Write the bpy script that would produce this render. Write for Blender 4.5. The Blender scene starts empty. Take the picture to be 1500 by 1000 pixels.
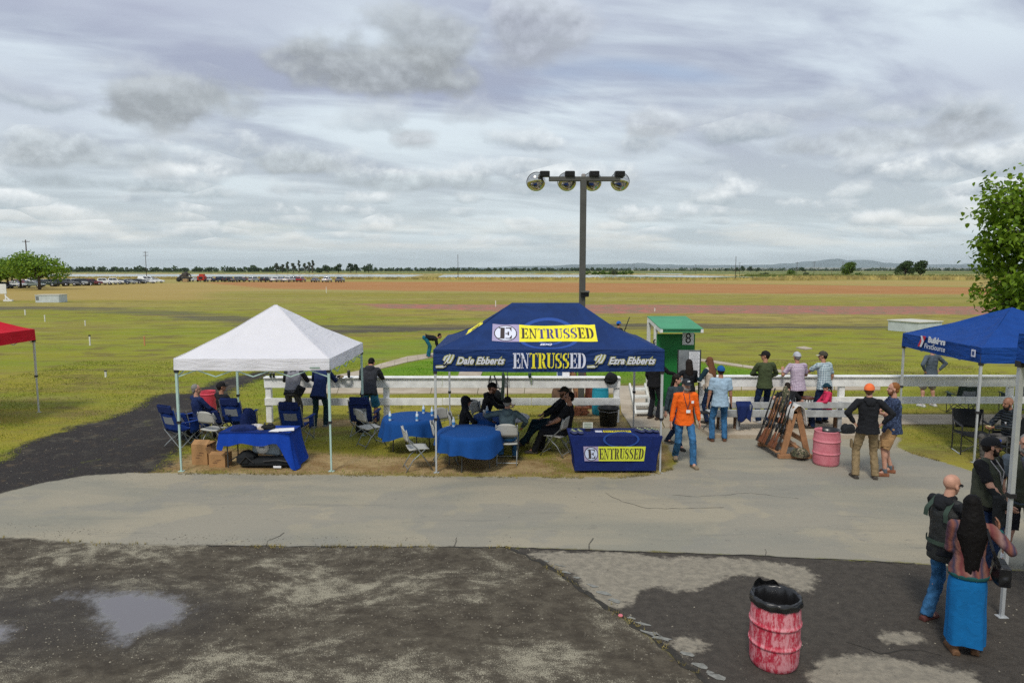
import bpy, math, random
import numpy as np
from mathutils import Vector, Matrix, noise as mnoise

R = math.radians
random.seed(7); rng = np.random.default_rng(7)
scene = bpy.context.scene
col = scene.collection

# ------------------------------------------------------------------ camera
CAM_H = 4.0
PITCH = math.atan(104.5 / 1000)
cam_d = bpy.data.cameras.new('camera'); cam = bpy.data.objects.new('camera', cam_d); col.objects.link(cam)
cam.location = (0, 0, CAM_H); cam.rotation_euler = (math.pi/2 - PITCH, 0, 0)
cam_d.sensor_width = 36; cam_d.lens = 24; cam_d.clip_start = 0.1; cam_d.clip_end = 80000
scene.camera = cam
CP, SP = math.cos(PITCH), math.sin(PITCH)

def gp(px, py, z=0.0):
    """photo pixel -> point on the plane at height z"""
    a = (px-750)/1000; b = (py-500)/1000
    dy = CP - b*SP; dz = -SP - b*CP
    t = (z-CAM_H)/dz
    return (a*t, dy*t)
def W(px, D, z=0.0):
    """x of the photo column px at ground distance D"""
    return (px-750)/1000*(D*CP + (CAM_H-z)*SP)
def ray(px, py):
    a = (px-750)/1000; b = (py-500)/1000
    return Vector((a, CP - b*SP, -SP - b*CP)).normalized()

# ------------------------------------------------------------------ exposure
vs = scene.view_settings
vs.view_transform = 'Standard'; vs.look = 'None'; vs.gamma = 1; vs.exposure = 0.27
try: vs.use_curve_mapping = False
except Exception: pass
scene.render.film_transparent = False
scene.cycles.max_bounces = 6
scene.cycles.diffuse_bounces = 3
scene.cycles.transparent_max_bounces = 8
scene.cycles.volume_bounces = 0
scene.cycles.use_denoising = False

# ------------------------------------------------------------------ node helpers
class NT:
    def __init__(s, tree): s.t = tree; s.n = tree.nodes; s.l = tree.links
    def node(s, typ, **kw):
        n = s.n.new(typ)
        for k, v in kw.items():
            setattr(n, k, v)
        return n
    def put(s, sock, v):
        if v is None: return
        if isinstance(v, (int, float)):
            try: sock.default_value = v
            except Exception: sock.default_value = (v, v, v)
        elif isinstance(v, (tuple, list)):
            v = tuple(v)
            if len(sock.default_value) == 4 and len(v) == 3: v = v+(1,)
            sock.default_value = v
        else: s.l.new(v, sock)
    def m(s, op, a, b=None, c=None, clamp=False):
        n = s.node('ShaderNodeMath', operation=op, use_clamp=clamp)
        s.put(n.inputs[0], a); s.put(n.inputs[1], b)
        if c is not None: s.put(n.inputs[2], c)
        return n.outputs[0]
    def vm(s, op, a, b=None):
        n = s.node('ShaderNodeVectorMath', operation=op)
        s.put(n.inputs[0], a); s.put(n.inputs[1], b)
        return n.outputs[0]
    def sep(s, v):
        n = s.node('ShaderNodeSeparateXYZ'); s.put(n.inputs[0], v); return n.outputs
    def comb(s, x, y, z):
        n = s.node('ShaderNodeCombineXYZ'); s.put(n.inputs[0], x); s.put(n.inputs[1], y); s.put(n.inputs[2], z); return n.outputs[0]
    def noise(s, vec, scale, detail=4, rough=.55, dist=0, color=False):
        n = s.node('ShaderNodeTexNoise'); s.put(n.inputs['Vector'], vec)
        n.inputs['Scale'].default_value = scale; n.inputs['Detail'].default_value = detail
        n.inputs['Roughness'].default_value = rough; n.inputs['Distortion'].default_value = dist
        return n.outputs[1 if color else 0]
    def vor(s, vec, scale, feature='F1', out=0):
        n = s.node('ShaderNodeTexVoronoi', feature=feature); s.put(n.inputs['Vector'], vec)
        n.inputs['Scale'].default_value = scale; return n.outputs[out]
    def mix(s, f, a, b, blend='MIX'):
        n = s.node('ShaderNodeMix', data_type='RGBA', blend_type=blend)
        s.put(n.inputs['Factor'], f); s.put(n.inputs[6], a); s.put(n.inputs[7], b)
        return n.outputs[2]
    def fmix(s, f, a, b):
        n = s.node('ShaderNodeMix', data_type='FLOAT')
        s.put(n.inputs[0], f); s.put(n.inputs[2], a); s.put(n.inputs[3], b)
        return n.outputs[0]
    def ss(s, v, a, b, to0=0.0, to1=1.0):
        n = s.node('ShaderNodeMapRange', interpolation_type='SMOOTHSTEP')
        s.put(n.inputs[0], v); s.put(n.inputs[1], a); s.put(n.inputs[2], b); s.put(n.inputs[3], to0); s.put(n.inputs[4], to1)
        return n.outputs[0]
    def attr(s, name, out=2):
        n = s.node('ShaderNodeAttribute', attribute_name=name); return n.outputs[out]
    def bump(s, h, strength=.3, dist=.02, normal=None):
        n = s.node('ShaderNodeBump'); s.put(n.inputs['Height'], h)
        n.inputs['Strength'].default_value = strength; n.inputs['Distance'].default_value = dist
        if normal is not None: s.put(n.inputs['Normal'], normal)
        return n.outputs[0]

# ------------------------------------------------------------------ world: sky with cloud layers
world = bpy.data.worlds.new('World'); scene.world = world; world.use_nodes = True
wt = NT(world.node_tree); wt.n.clear()
SUN_EL, SUN_AZ = R(52), R(200)      # azimuth measured from +Y towards +X
sky = wt.node('ShaderNodeTexSky', sky_type='NISHITA', sun_disc=False)
sky.sun_elevation = SUN_EL; sky.sun_rotation = SUN_AZ; sky.altitude = 20; sky.air_density = 1; sky.dust_density = 2; sky.ozone_density = 1
d = wt.vm('NORMALIZE', wt.node('ShaderNodeTexCoord').outputs['Generated'])
dx, dy, dz = wt.sep(d)
zc = wt.m('MAXIMUM', dz, 0.0)
# high layer: stretched sheets seen in perspective
den = wt.m('ADD', zc, .13)
px_, py_ = wt.m('DIVIDE', dx, den), wt.m('DIVIDE', dy, den)
rx = wt.m('ADD', wt.m('MULTIPLY', px_, .80), wt.m('MULTIPLY', py_, .34))
ry = wt.m('SUBTRACT', wt.m('MULTIPLY', py_, .94), wt.m('MULTIPLY', px_, .34))
pl = wt.comb(wt.m('MULTIPLY', rx, .75), wt.m('MULTIPLY', ry, 1.35), 3.1)
nA = wt.noise(pl, 1.15, 5, .54, .5)
nB = wt.noise(wt.vm('ADD', pl, (4.2, 1.7, .5)), .55, 3, .5, .2)
nC = wt.noise(wt.vm('ADD', pl, (1.2, 6.7, 2.5)), 3.6, 5, .62, .8)
nAc = wt.m('ADD', wt.m('MULTIPLY', nA, .88), wt.m('MULTIPLY', nC, .12))
a1 = wt.ss(nAc, .38, .62)
high = wt.mix(a1, (.240, .268, .345), (.455, .515, .56))
high = wt.mix(wt.ss(nB, .40, .60, 0, .60), high, (.265, .285, .37))
low = wt.mix(wt.ss(nAc, .40, .62), (.345, .39, .41), (.455, .51, .53))
g = wt.ss(dz, .05, .26)
base = wt.mix(g, low, high)
skys = wt.node('ShaderNodeMix', data_type='RGBA', blend_type='MULTIPLY'); skys.inputs['Factor'].default_value = 1
wt.l.new(sky.outputs[0], skys.inputs[6]); skys.inputs[7].default_value = (.10, .10, .10, 1)
gap = wt.m('MULTIPLY', wt.ss(nB, .36, .26), .6)
base = wt.mix(gap, base, skys.outputs[2])

AZ = wt.m('ARCTAN2', dx, dy); EL = wt.m('ARCSINE', dz)
nE = wt.noise(wt.comb(dx, dy, wt.m('MULTIPLY', dz, 1.3)), 9.5, 7, .58, .1)
nE2 = wt.noise(wt.comb(dx, dy, wt.m('ADD', wt.m('MULTIPLY', dz, 1.3), .018)), 9.5, 5, .55, .1)
lit0 = wt.m('SUBTRACT', nE, nE2)
def heaps(base, s_, sy, seed, lo, hi, Rr, bright, dark, amount=.9, k=2.0, soft=.30):
    """a belt of separate heaped clouds: round lit tops, flat grey bases"""
    v = wt.comb(wt.m('ADD', wt.m('MULTIPLY', AZ, s_), seed), wt.m('ADD', wt.m('MULTIPLY', EL, s_*sy), seed*.7), 0)
    vo = wt.node('ShaderNodeTexVoronoi', feature='F1', voronoi_dimensions='2D'); wt.put(vo.inputs['Vector'], v); vo.inputs['Scale'].default_value = 1; vo.inputs['Randomness'].default_value = .85
    x0, y0, z0 = wt.sep(v); x1, y1, z1 = wt.sep(vo.outputs['Position'])
    rx_, rz_ = wt.m('SUBTRACT', x0, x1), wt.m('SUBTRACT', y0, y1)
    rq = wt.m('MULTIPLY', rz_, wt.fmix(wt.m('LESS_THAN', rz_, 0.0), 1.0, 2.3))
    r_ = wt.m('SQRT', wt.m('ADD', wt.m('MULTIPLY', rx_, rx_), wt.m('MULTIPLY', rq, rq)))
    val = wt.m('ADD', wt.m('SUBTRACT', Rr, r_), wt.m('MULTIPLY', wt.m('SUBTRACT', nE, .5), k))
    belt = wt.m('MULTIPLY', wt.ss(dz, lo[0], lo[1]), wt.ss(dz, hi[1], hi[0]))
    m_ = wt.m('MULTIPLY', wt.ss(val, 0.0, soft), belt)
    sh = wt.m('ADD', wt.m('ADD', wt.m('MULTIPLY', wt.m('DIVIDE', rz_, Rr), .75), .32), wt.m('MULTIPLY', lit0, 3.2), clamp=True)
    return wt.mix(wt.m('MULTIPLY', m_, amount), base, wt.mix(sh, dark, bright))
base = heaps(base, 4.6, 3.0, 3.3, (.13, .17), (.24, .30), .46, (.44, .475, .50), (.25, .275, .315), .60, 1.8, .60)
base = heaps(base, 6.0, 3.0, 11.7, (.085, .12), (.175, .22), .54, (.52, .555, .575), (.235, .27, .305), .85, 2.6, .50)
base = heaps(base, 8.0, 3.0, 5.1, (.07, .09), (.135, .16), .54, (.60, .625, .63), (.245, .285, .32), .85, 2.6, .46)
base = heaps(base, 10.5, 3.2, 21.4, (.045, .065), (.10, .125), .56, (.59, .615, .62), (.27, .315, .34), .80, 2.8, .46)
base = heaps(base, 15.0, 3.6, 14.2, (.028, .042), (.07, .09), .56, (.56, .58, .575), (.31, .35, .37), .70, 2.8, .50)

# single dark clouds drifting below the layer
def one_cloud(base, px, py, wpx, hpx, colr, amt, seed, flat=1.0):
    c = ray(px, py)
    u, el = AZ, EL
    u0 = math.atan2(c.x, c.y); e0 = math.asin(c.z)
    nv = wt.vm('ADD', wt.comb(dx, dy, wt.m('MULTIPLY', dz, 1.6)), (seed, seed*.3, 0))
    n = wt.m('ADD', wt.m('MULTIPLY', nE, .5), wt.m('MULTIPLY', wt.noise(nv, 6.0, 3, .55, .2), .5)); nlo = wt.m('SUBTRACT', n, wt.m('MULTIPLY', lit0, 1.0))
    uu = wt.m('DIVIDE', wt.m('SUBTRACT', u, u0), wpx/1000)
    vv = wt.m('DIVIDE', wt.m('SUBTRACT', el, e0), hpx/1000)
    vv = wt.m('MULTIPLY', vv, wt.fmix(wt.m('LESS_THAN', vv, 0.0), 1.0, flat))
    r2 = wt.m('SQRT', wt.m('ADD', wt.m('MULTIPLY', uu, uu), wt.m('MULTIPLY', vv, vv)))
    val = wt.m('ADD', wt.m('SUBTRACT', 1.0, r2), wt.m('MULTIPLY', wt.m('SUBTRACT', n, .5), 4.6))
    m_ = wt.ss(val, -.05, .55)
    sh = wt.m('ADD', wt.m('MULTIPLY', wt.m('SUBTRACT', n, nlo), 5.0), wt.m('ADD', .35, wt.m('MULTIPLY', vv, .35)), clamp=True)
    cc = wt.mix(sh, tuple(x*.84 for x in colr), tuple(min(1, x*1.45) for x in colr))
    return wt.mix(wt.m('MULTIPLY', m_, amt), base, cc)
DK = (.235, .255, .27)
base = one_cloud(base, 243, 152, 88, 44, DK, .85, 1.0, 1.2)
base = one_cloud(base, 540, 100, 120, 42, DK, .85, 2.3, 1.3)
base = one_cloud(base, 640, 60, 75, 55, DK, .72, 5.9, 1.1)
base = one_cloud(base, 790, 50, 90, 60, (.29, .31, .34), .6, 6.9, 1.1)
base = one_cloud(base, 1398, 188, 76, 30, (.27, .295, .32), .88, 3.1, 1.4)
base = one_cloud(base, 120, 232, 95, 30, (.29, .32, .34), .75, 4.6, 1.4)
base = one_cloud(base, 430, 240, 80, 18, (.30, .33, .345), .75, 8.2, 1.3)
base = one_cloud(base, 605, 203, 42, 24, (.29, .31, .33), .8, 7.4, 1.3)
base = one_cloud(base, 130, 270, 120, 16, (.28, .32, .345), .65, 9.4, 1.5)
base = one_cloud(base, 600, 268, 120, 20, (.30, .335, .35), .65, 10.3, 1.5)
base = one_cloud(base, 1210, 215, 90, 24, (.32, .35, .37), .6, 12.3, 1.4)
base = one_cloud(base, 960, 185, 50, 22, (.33, .355, .38), .55, 13.9, 1.3)
# milky band above the horizon, a warm streak in it
hb = wt.ss(dz, .055, .0)
warm = wt.m('MULTIPLY', wt.m('MULTIPLY', wt.ss(dz, .022, .036), wt.ss(dz, .085, .045)), wt.ss(wt.noise(wt.comb(dx, dy, wt.m('MULTIPLY', dz, 6)), 6, 5, .6), .40, .60))
base = wt.mix(wt.m('MULTIPLY', hb, .55), base, (.445, .49, .495))
base = wt.mix(wt.m('MULTIPLY', warm, .38), base, (.60, .58, .52))
base = wt.mix(wt.ss(dz, 0, -.05), base, (.30, .31, .28))
bgn = wt.node('ShaderNodeBackground'); wt.put(bgn.inputs[0], base); bgn.inputs[1].default_value = 1.34
wo = wt.node('ShaderNodeOutputWorld'); wt.l.new(bgn.outputs[0], wo.inputs[0])

# ------------------------------------------------------------------ sun behind cloud
sl = bpy.data.lights.new('sun', 'SUN'); sl.energy = 1.9; sl.angle = R(12); sl.color = (1, .94, .84)
sun = bpy.data.objects.new('sun', sl); col.objects.link(sun)
sd = Vector((math.sin(SUN_AZ)*math.cos(SUN_EL), math.cos(SUN_AZ)*math.cos(SUN_EL), math.sin(SUN_EL)))
sun.rotation_euler = sd.to_track_quat('Z', 'Y').to_euler()

# ------------------------------------------------------------------ materials
_mats = {}
def mat(name, color, rough=.8, metal=0, noise=0.0, nscale=8, bump=0.0, bscale=60, spec=.4, sheen=0, coat=0):
    """a plain procedural surface: colour varied by noise, fine relief"""
    if name in _mats: return _mats[name]
    m_ = bpy.data.materials.new(name); m_.use_nodes = True
    nt = NT(m_.node_tree); b = m_.node_tree.nodes['Principled BSDF']
    b.inputs['Roughness'].default_value = rough; b.inputs['Metallic'].default_value = metal
    b.inputs['Specular IOR Level'].default_value = spec
    if sheen: b.inputs['Sheen Weight'].default_value = sheen
    if coat: b.inputs['Coat Weight'].default_value = coat
    co = nt.node('ShaderNodeTexCoord').outputs['Object']
    c = tuple(color)
    if noise:
        n = nt.noise(co, nscale, 4, .6)
        f = nt.ss(n, .3, .7)
        cc = nt.mix(f, tuple(x*(1-noise) for x in c), tuple(min(1, x*(1+noise)) for x in c))
        nt.put(b.inputs['Base Color'], cc)
    else: b.inputs['Base Color'].default_value = c+(1,)
    if bump:
        nb = nt.noise(co, bscale, 3, .6)
        nt.put(b.inputs['Normal'], nt.bump(nb, bump, .01))
    _mats[name] = m_
    return m_
def fabric(name, color, wr=.5, noise=.14, rough=.9):
    """cloth: soft creases as relief, faint mottling"""
    if name in _mats: return _mats[name]
    m_ = bpy.data.materials.new(name); m_.use_nodes = True
    nt = NT(m_.node_tree); b = m_.node_tree.nodes['Principled BSDF']
    b.inputs['Roughness'].default_value = rough; b.inputs['Specular IOR Level'].default_value = .25
    co = nt.node('ShaderNodeTexCoord').outputs['Object']
    n1 = nt.noise(co, 9, 4, .6, .6)
    n2 = nt.noise(co, 200, 2, .6)
    nt.put(b.inputs['Base Color'], nt.mix(nt.ss(n1, .3, .7), tuple(x*(1-noise) for x in color), tuple(min(1, x*(1+noise)) for x in color)))
    h = nt.m('ADD', n1, nt.m('MULTIPLY', n2, .08))
    nt.put(b.inputs['Normal'], nt.bump(h, wr, .03))
    _mats[name] = m_
    return m_
def custom(name, fn, rough=.8):
    if name in _mats: return _mats[name]
    m_ = bpy.data.materials.new(name); m_.use_nodes = True
    nt = NT(m_.node_tree); b = m_.node_tree.nodes['Principled BSDF']; b.inputs['Roughness'].default_value = rough
    fn(nt, b); _mats[name] = m_
    return m_

# ------------------------------------------------------------------ object helpers
def link(o, parent=None):
    col.objects.link(o)
    if parent is not None: o.parent = parent
    return o
def tag(o, label=None, cat=None, group=None, kind=None):
    if label: o['label'] = label
    if cat: o['category'] = cat
    if group: o['group'] = group
    if kind: o['kind'] = kind
    return o
def thing(name, label, cat, loc=(0, 0, 0), rz=0, group=None):
    o = bpy.data.objects.new(name, None); link(o); o.location = loc; o.rotation_euler = (0, 0, rz)
    o.empty_display_size = .2
    return tag(o, label, cat, group)
def copy_tree(o, parent=None):
    c = o.copy(); col.objects.link(c); c.parent = parent
    for ch in o.children: copy_tree(ch, c)
    return c
def mesh_obj(name, verts, faces, m_=None, parent=None, smooth=False, mats=None, fm=None):
    me = bpy.data.meshes.new(name); me.from_pydata([tuple(v) for v in verts], [], faces)
    if mats:
        for x in mats: me.materials.append(x)
        if fm is not None: me.polygons.foreach_set('material_index', fm)
    elif m_: me.materials.append(m_)
    if smooth: me.polygons.foreach_set('use_smooth', [True]*len(me.polygons))
    me.update()
    return link(bpy.data.objects.new(name, me), parent)
def np_mesh(name, V, F, m_=None, parent=None, smooth=False):
    """V (n,3), F (m,k) arrays"""
    V = np.asarray(V, dtype=np.float32); F = np.asarray(F, dtype=np.int32); k = F.shape[1]
    me = bpy.data.meshes.new(name)
    me.vertices.add(len(V)); me.vertices.foreach_set('co', V.ravel())
    me.loops.add(F.size); me.loops.foreach_set('vertex_index', F.ravel())
    me.polygons.add(len(F)); me.polygons.foreach_set('loop_start', np.arange(0, F.size, k, dtype=np.int32))
    me.polygons.foreach_set('loop_total', np.full(len(F), k, dtype=np.int32))
    if smooth: me.polygons.foreach_set('use_smooth', np.ones(len(F), dtype=bool))
    if m_: me.materials.append(m_)
    me.update(calc_edges=True)
    return link(bpy.data.objects.new(name, me), parent)

class MB:
    """collects shapes, links them as one mesh object"""
    def __init__(s): s.v = []; s.f = []
    def add(s, vs_, fs):
        o = len(s.v); s.v += [tuple(v) for v in vs_]; s.f += [tuple(i+o for i in f) for f in fs]; return s
    def box(s, c, size, M=None, bev=0.0):
        x, y, z = [k/2 for k in size]
        if bev > 0:
            b = min(bev, x*.9, y*.9, z*.9)
            pts = []
            for sz, ins in ((-z, b), (-z+b, 0), (z-b, 0), (z, b)):
                X, Y = x-ins, y-ins
                for (px, py) in ((-X+b, -Y), (X-b, -Y), (X, -Y+b), (X, Y-b), (X-b, Y), (-X+b, Y), (-X, Y-b), (-X, -Y+b)):
                    pts.append((px, py, sz))
            fs = [tuple(range(7, -1, -1))]
            for k in range(3):
                for i in range(8):
                    j = (i+1) % 8
                    fs.append((k*8+i, k*8+j, k*8+8+j, k*8+8+i))
            fs.append(tuple(range(24, 32)))
        else:
            pts = [(-x, -y, -z), (x, -y, -z), (x, y, -z), (-x, y, -z), (-x, -y, z), (x, -y, z), (x, y, z), (-x, y, z)]
            fs = [(3, 2, 1, 0), (4, 5, 6, 7), (0, 1, 5, 4), (1, 2, 6, 5), (2, 3, 7, 6), (3, 0, 4, 7)]
        c = Vector(c)
        out = [(M @ Vector(p) if M is not None else Vector(p))+c for p in pts]
        return s.add(out, fs)
    def bar(s, a, b, w, h, up=(0, 0, 1), bev=0.0):
        a = Vector(a); b = Vector(b); dd = (b-a); L = dd.length; dd.normalize()
        up = Vector(up)
        if abs(dd.dot(up)) > .98: up = Vector((0, 1, 0))
        sx = dd.cross(up).normalized(); uz = sx.cross(dd).normalized()
        M = Matrix((sx, dd, uz)).transposed()
        return s.box((a+b)/2, (w, L, h), M, bev)
    def tube(s, pts, r, n=8, cap=True):
        pts = [Vector(p) for p in pts]; rs = r if isinstance(r, (list, tuple)) else [r]*len(pts)
        o = []; prev = None
        for i, p in enumerate(pts):
            t = (pts[min(i+1, len(pts)-1)]-pts[max(i-1, 0)]).normalized()
            if prev is None: ref = Vector((0, 0, 1)) if abs(t.z) < .9 else Vector((1, 0, 0)); a = t.cross(ref).normalized()
            else: a = (prev - t*prev.dot(t)); a = a.normalized() if a.length > 1e-6 else t.orthogonal().normalized()
            prev = a; b = t.cross(a)
            o += [p + (a*math.cos(2*math.pi*k/n) + b*math.sin(2*math.pi*k/n))*rs[i] for k in range(n)]
        f = []
        for i in range(len(pts)-1):
            for k in range(n):
                j = (k+1) % n; f.append((i*n+k, i*n+j, i*n+n+j, i*n+n+k))
        if cap: f += [tuple(range(n-1, -1, -1)), tuple(range((len(pts)-1)*n, len(pts)*n))]
        return s.add(o, f)
    def lathe(s, prof, n=24, c=(0, 0, 0), M=None, cap=True, wob=None):
        c = Vector(c); o = []
        for i, (r, z) in enumerate(prof):
            for k in range(n):
                a = 2*math.pi*k/n
                rr = r if wob is None else r + wob(a, i)
                p = Vector((rr*math.cos(a), rr*math.sin(a), z))
                o.append((M @ p if M is not None else p)+c)
        f = []
        for i in range(len(prof)-1):
            for k in range(n):
                j = (k+1) % n; f.append((i*n+k, i*n+j, i*n+n+j, i*n+n+k))
        if cap: f += [tuple(range(n-1, -1, -1)), tuple(range((len(prof)-1)*n, len(prof)*n))]
        return s.add(o, f)
    def sheet(s, fn, nu, nv):
        o = [fn(i/nu, j/nv) for j in range(nv+1) for i in range(nu+1)]
        f = [(j*(nu+1)+i, j*(nu+1)+i+1, (j+1)*(nu+1)+i+1, (j+1)*(nu+1)+i) for j in range(nv) for i in range(nu)]
        return s.add(o, f)
    def build(s, name, m_, parent=None, smooth=False, solid=0.0):
        o = mesh_obj(name, s.v, s.f, m_, parent, smooth)
        if solid:
            md = o.modifiers.new('solid', 'SOLIDIFY'); md.thickness = solid; md.offset = 0
        return o
def Rz(a): return Matrix.Rotation(a, 3, 'Z')
def Rx(a): return Matrix.Rotation(a, 3, 'X')
def Ry(a): return Matrix.Rotation(a, 3, 'Y')
# ------------------------------------------------------------------ ground
def sdf(poly, X, Y):
    """signed distance to a polygon, positive inside"""
    P = np.array(poly, dtype=np.float64); n = len(P)
    dmin = np.full(X.shape, 1e18); inside = np.zeros(X.shape, dtype=bool)
    for i in range(n):
        ax, ay = P[i]; bx, by = P[(i+1) % n]
        ex, ey = bx-ax, by-ay; L = ex*ex+ey*ey+1e-12
        t = np.clip(((X-ax)*ex+(Y-ay)*ey)/L, 0, 1)
        dd = (X-ax-t*ex)**2+(Y-ay-t*ey)**2
        dmin = np.minimum(dmin, dd)
        c = ((ay > Y) != (by > Y)) & (X < ex*(Y-ay)/(ey if abs(ey) > 1e-12 else 1e-12)+ax)
        inside ^= c
    dmin = np.sqrt(dmin)
    return np.where(inside, dmin, -dmin)
def gpoly(pts): return [gp(*p) for p in pts]
def geo(a, b, r, step):
    o = []; s = step; v = a
    while v < b: v += s; s *= r; o.append(v)
    return o
xs_pos = list(np.arange(0, 16, .13)); xs_pos += geo(xs_pos[-1], 26000, 1.085, .14)
xs = np.array([-v for v in xs_pos[:0:-1]]+xs_pos)
ys_ = list(np.arange(4.5, 27, .13)); ys_ += geo(ys_[-1], 42000, 1.03, .14)
ys = np.array([-400, -150, -60, -25, -10, -4, 0, 2.5]+ys_)
GX, GY = np.meshgrid(xs, ys)
NX, NY = len(xs), len(ys)
POLY = {}
POLY['asphalt'] = [gpoly([(-900, 900), (-300, 790), (0, 723), (60, 707), (130, 696), (200, 692), (400, 694), (560, 696), (750, 698), (900, 699), (955, 694), (984, 686), (990, 676), (985, 664), (975, 648), (940, 634), (925, 627), (1020, 622), (1320, 640), (1314, 655), (1350, 668), (1400, 682), (1450, 696), (1500, 708), (2300, 760), (2300, 910), (1500, 836), (1340, 825), (1100, 813), (900, 806), (740, 801), (500, 800), (300, 799), (130, 795), (0, 786), (-300, 790), (-900, 905)])]
POLY['gravel'] = [gpoly([(-2500, 885), (-900, 880), (-300, 770), (0, 770), (130, 780), (300, 788), (500, 790), (742, 792), (790, 822), (830, 846), (890, 888), (960, 938), (1030, 992), (1100, 1080), (1300, 1500), (-2500, 1500)])]
POLY['wetasphalt'] = [gpoly([(742, 801), (900, 806), (1100, 813), (1340, 825), (1500, 836), (3000, 905), (3000, 1500), (1300, 1500), (1100, 1080), (1030, 992), (960, 938), (890, 888), (830, 846), (790, 822)])]
POLY['dry'] = [gpoly([(770, 809), (850, 807), (960, 813), (1080, 819), (1185, 829), (1196, 846), (1185, 868), (1150, 857), (1110, 842), (1075, 843), (1058, 852), (1020, 862), (960, 862), (940, 868), (925, 885), (905, 892), (880, 883), (855, 862), (842, 845), (800, 822)]),
               gpoly([(1185, 985), (1200, 968), (1240, 962), (1290, 960), (1380, 973), (1425, 985), (1440, 1010), (1450, 1080), (1180, 1080)]),
               gpoly([(1280, 935), (1300, 924), (1340, 924), (1350, 935), (1320, 944), (1290, 944)]),
               gpoly([(975, 942), (1000, 930), (1040, 946), (1015, 952), (1000, 962)])]
POLY['puddle'] = [gpoly([(85, 874), (150, 870), (205, 866), (250, 875), (274, 889), (264, 903), (248, 917), (205, 925), (182, 938), (160, 932), (148, 915), (142, 895), (120, 880)]), gpoly([(-120, 925), (0, 917), (16, 930), (8, 945), (-100, 960)])]
POLY['damp'] = [gpoly([(-200, 870), (60, 858), (200, 850), (290, 868), (340, 890), (300, 925), (220, 950), (100, 960), (-200, 990)])]
POLY['cinder'] = [gpoly([(-900, 870), (-60, 700), (0, 673), (26, 652), (65, 639), (104, 626), (156, 611), (200, 597), (221, 580), (250, 573), (270, 577), (300, 565), (335, 552), (385, 543), (399, 545), (390, 553), (350, 568), (330, 582), (305, 598), (280, 640), (262, 668), (240, 690), (190, 706), (130, 712), (60, 724), (0, 742), (-300, 810), (-900, 905)]),
                  gpoly([(-200, 452), (60, 447), (180, 451), (300, 457), (400, 468), (480, 476), (640, 475), (900, 474), (1320, 475), (1320, 481), (1000, 481), (700, 482), (560, 487), (480, 490), (410, 484), (300, 470), (180, 459), (60, 452), (-200, 459)])]
POLY['soil'] = [gpoly([(235, 683), (262, 668), (330, 655), (450, 662), (620, 668), (800, 672), (830, 690), (955, 694), (900, 699), (560, 696), (200, 692)]),
                gpoly([(830, 612), (850, 600), (905, 600), (925, 627), (955, 640), (975, 650), (988, 672), (970, 692), (850, 695), (800, 670), (880, 640), (850, 625)]),
                gpoly([(430, 614), (560, 612), (560, 622), (430, 626)]),
                gpoly([(960, 596), (1040, 594), (1050, 606), (960, 608)])]
POLY['lush'] = [gpoly([(505, 553), (557, 541), (597, 531), (628, 525), (660, 521), (700, 521), (1024, 520), (1024, 530), (1098, 541), (1147, 548), (1200, 556), (900, 562), (500, 562)]),
                ]
POLY['lush2'] = [gpoly([(400, 610), (380, 580), (395, 552), (440, 535), (560, 500), (640, 495), (660, 515), (560, 530), (440, 560)])]
POLY['fieldgreen'] = [gpoly([(60, 455), (500, 440), (640, 492), (1000, 484), (1500, 486), (2300, 495), (2300, 600), (1500, 600), (900, 560), (560, 560), (400, 620), (330, 560), (200, 560), (0, 540), (-200, 470)])]
POLY['clay'] = [gpoly([(295, 413.5), (450, 412.5), (700, 413.2), (1100, 416), (1440, 421), (1900, 423), (1900, 433), (1440, 431), (1100, 430), (800, 428), (600, 426), (400, 423)])]
POLY['debris'] = [gpoly([(520, 444.5), (640, 446), (900, 446), (1500, 449), (1900, 451), (1900, 465), (1500, 461), (900, 459), (640, 454), (560, 451)])]
POLY['tan'] = [gpoly([(-400, 428), (60, 420), (220, 415), (500, 413), (900, 411), (1500, 412), (2200, 414), (2200, 420), (1500, 419), (900, 413), (500, 421), (300, 428), (300, 440), (60, 440), (-400, 446)])]
gverts = np.stack([GX.ravel(), GY.ravel(), np.zeros(GX.size)], 1)
dist = np.maximum(1.0, GY.ravel()/14)
for _q in ():
    pass
hz_ = .012*np.sin(gverts[:, 0]*1.7+np.sin(gverts[:, 1]*1.3)*2)*np.sin(gverts[:, 1]*2.1)
on_grass = np.minimum(1, np.clip(-sdf(POLY['asphalt'][0], GX, GY).ravel(), 0, 1))*(gverts[:, 1] > 13.2)
gverts[:, 2] = hz_*on_grass*(gverts[:, 1] < 60)
idx = np.arange(NX*NY).reshape(NY, NX)
F = np.stack([idx[:-1, :-1].ravel(), idx[:-1, 1:].ravel(), idx[1:, 1:].ravel(), idx[1:, :-1].ravel()], 1)

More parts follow.
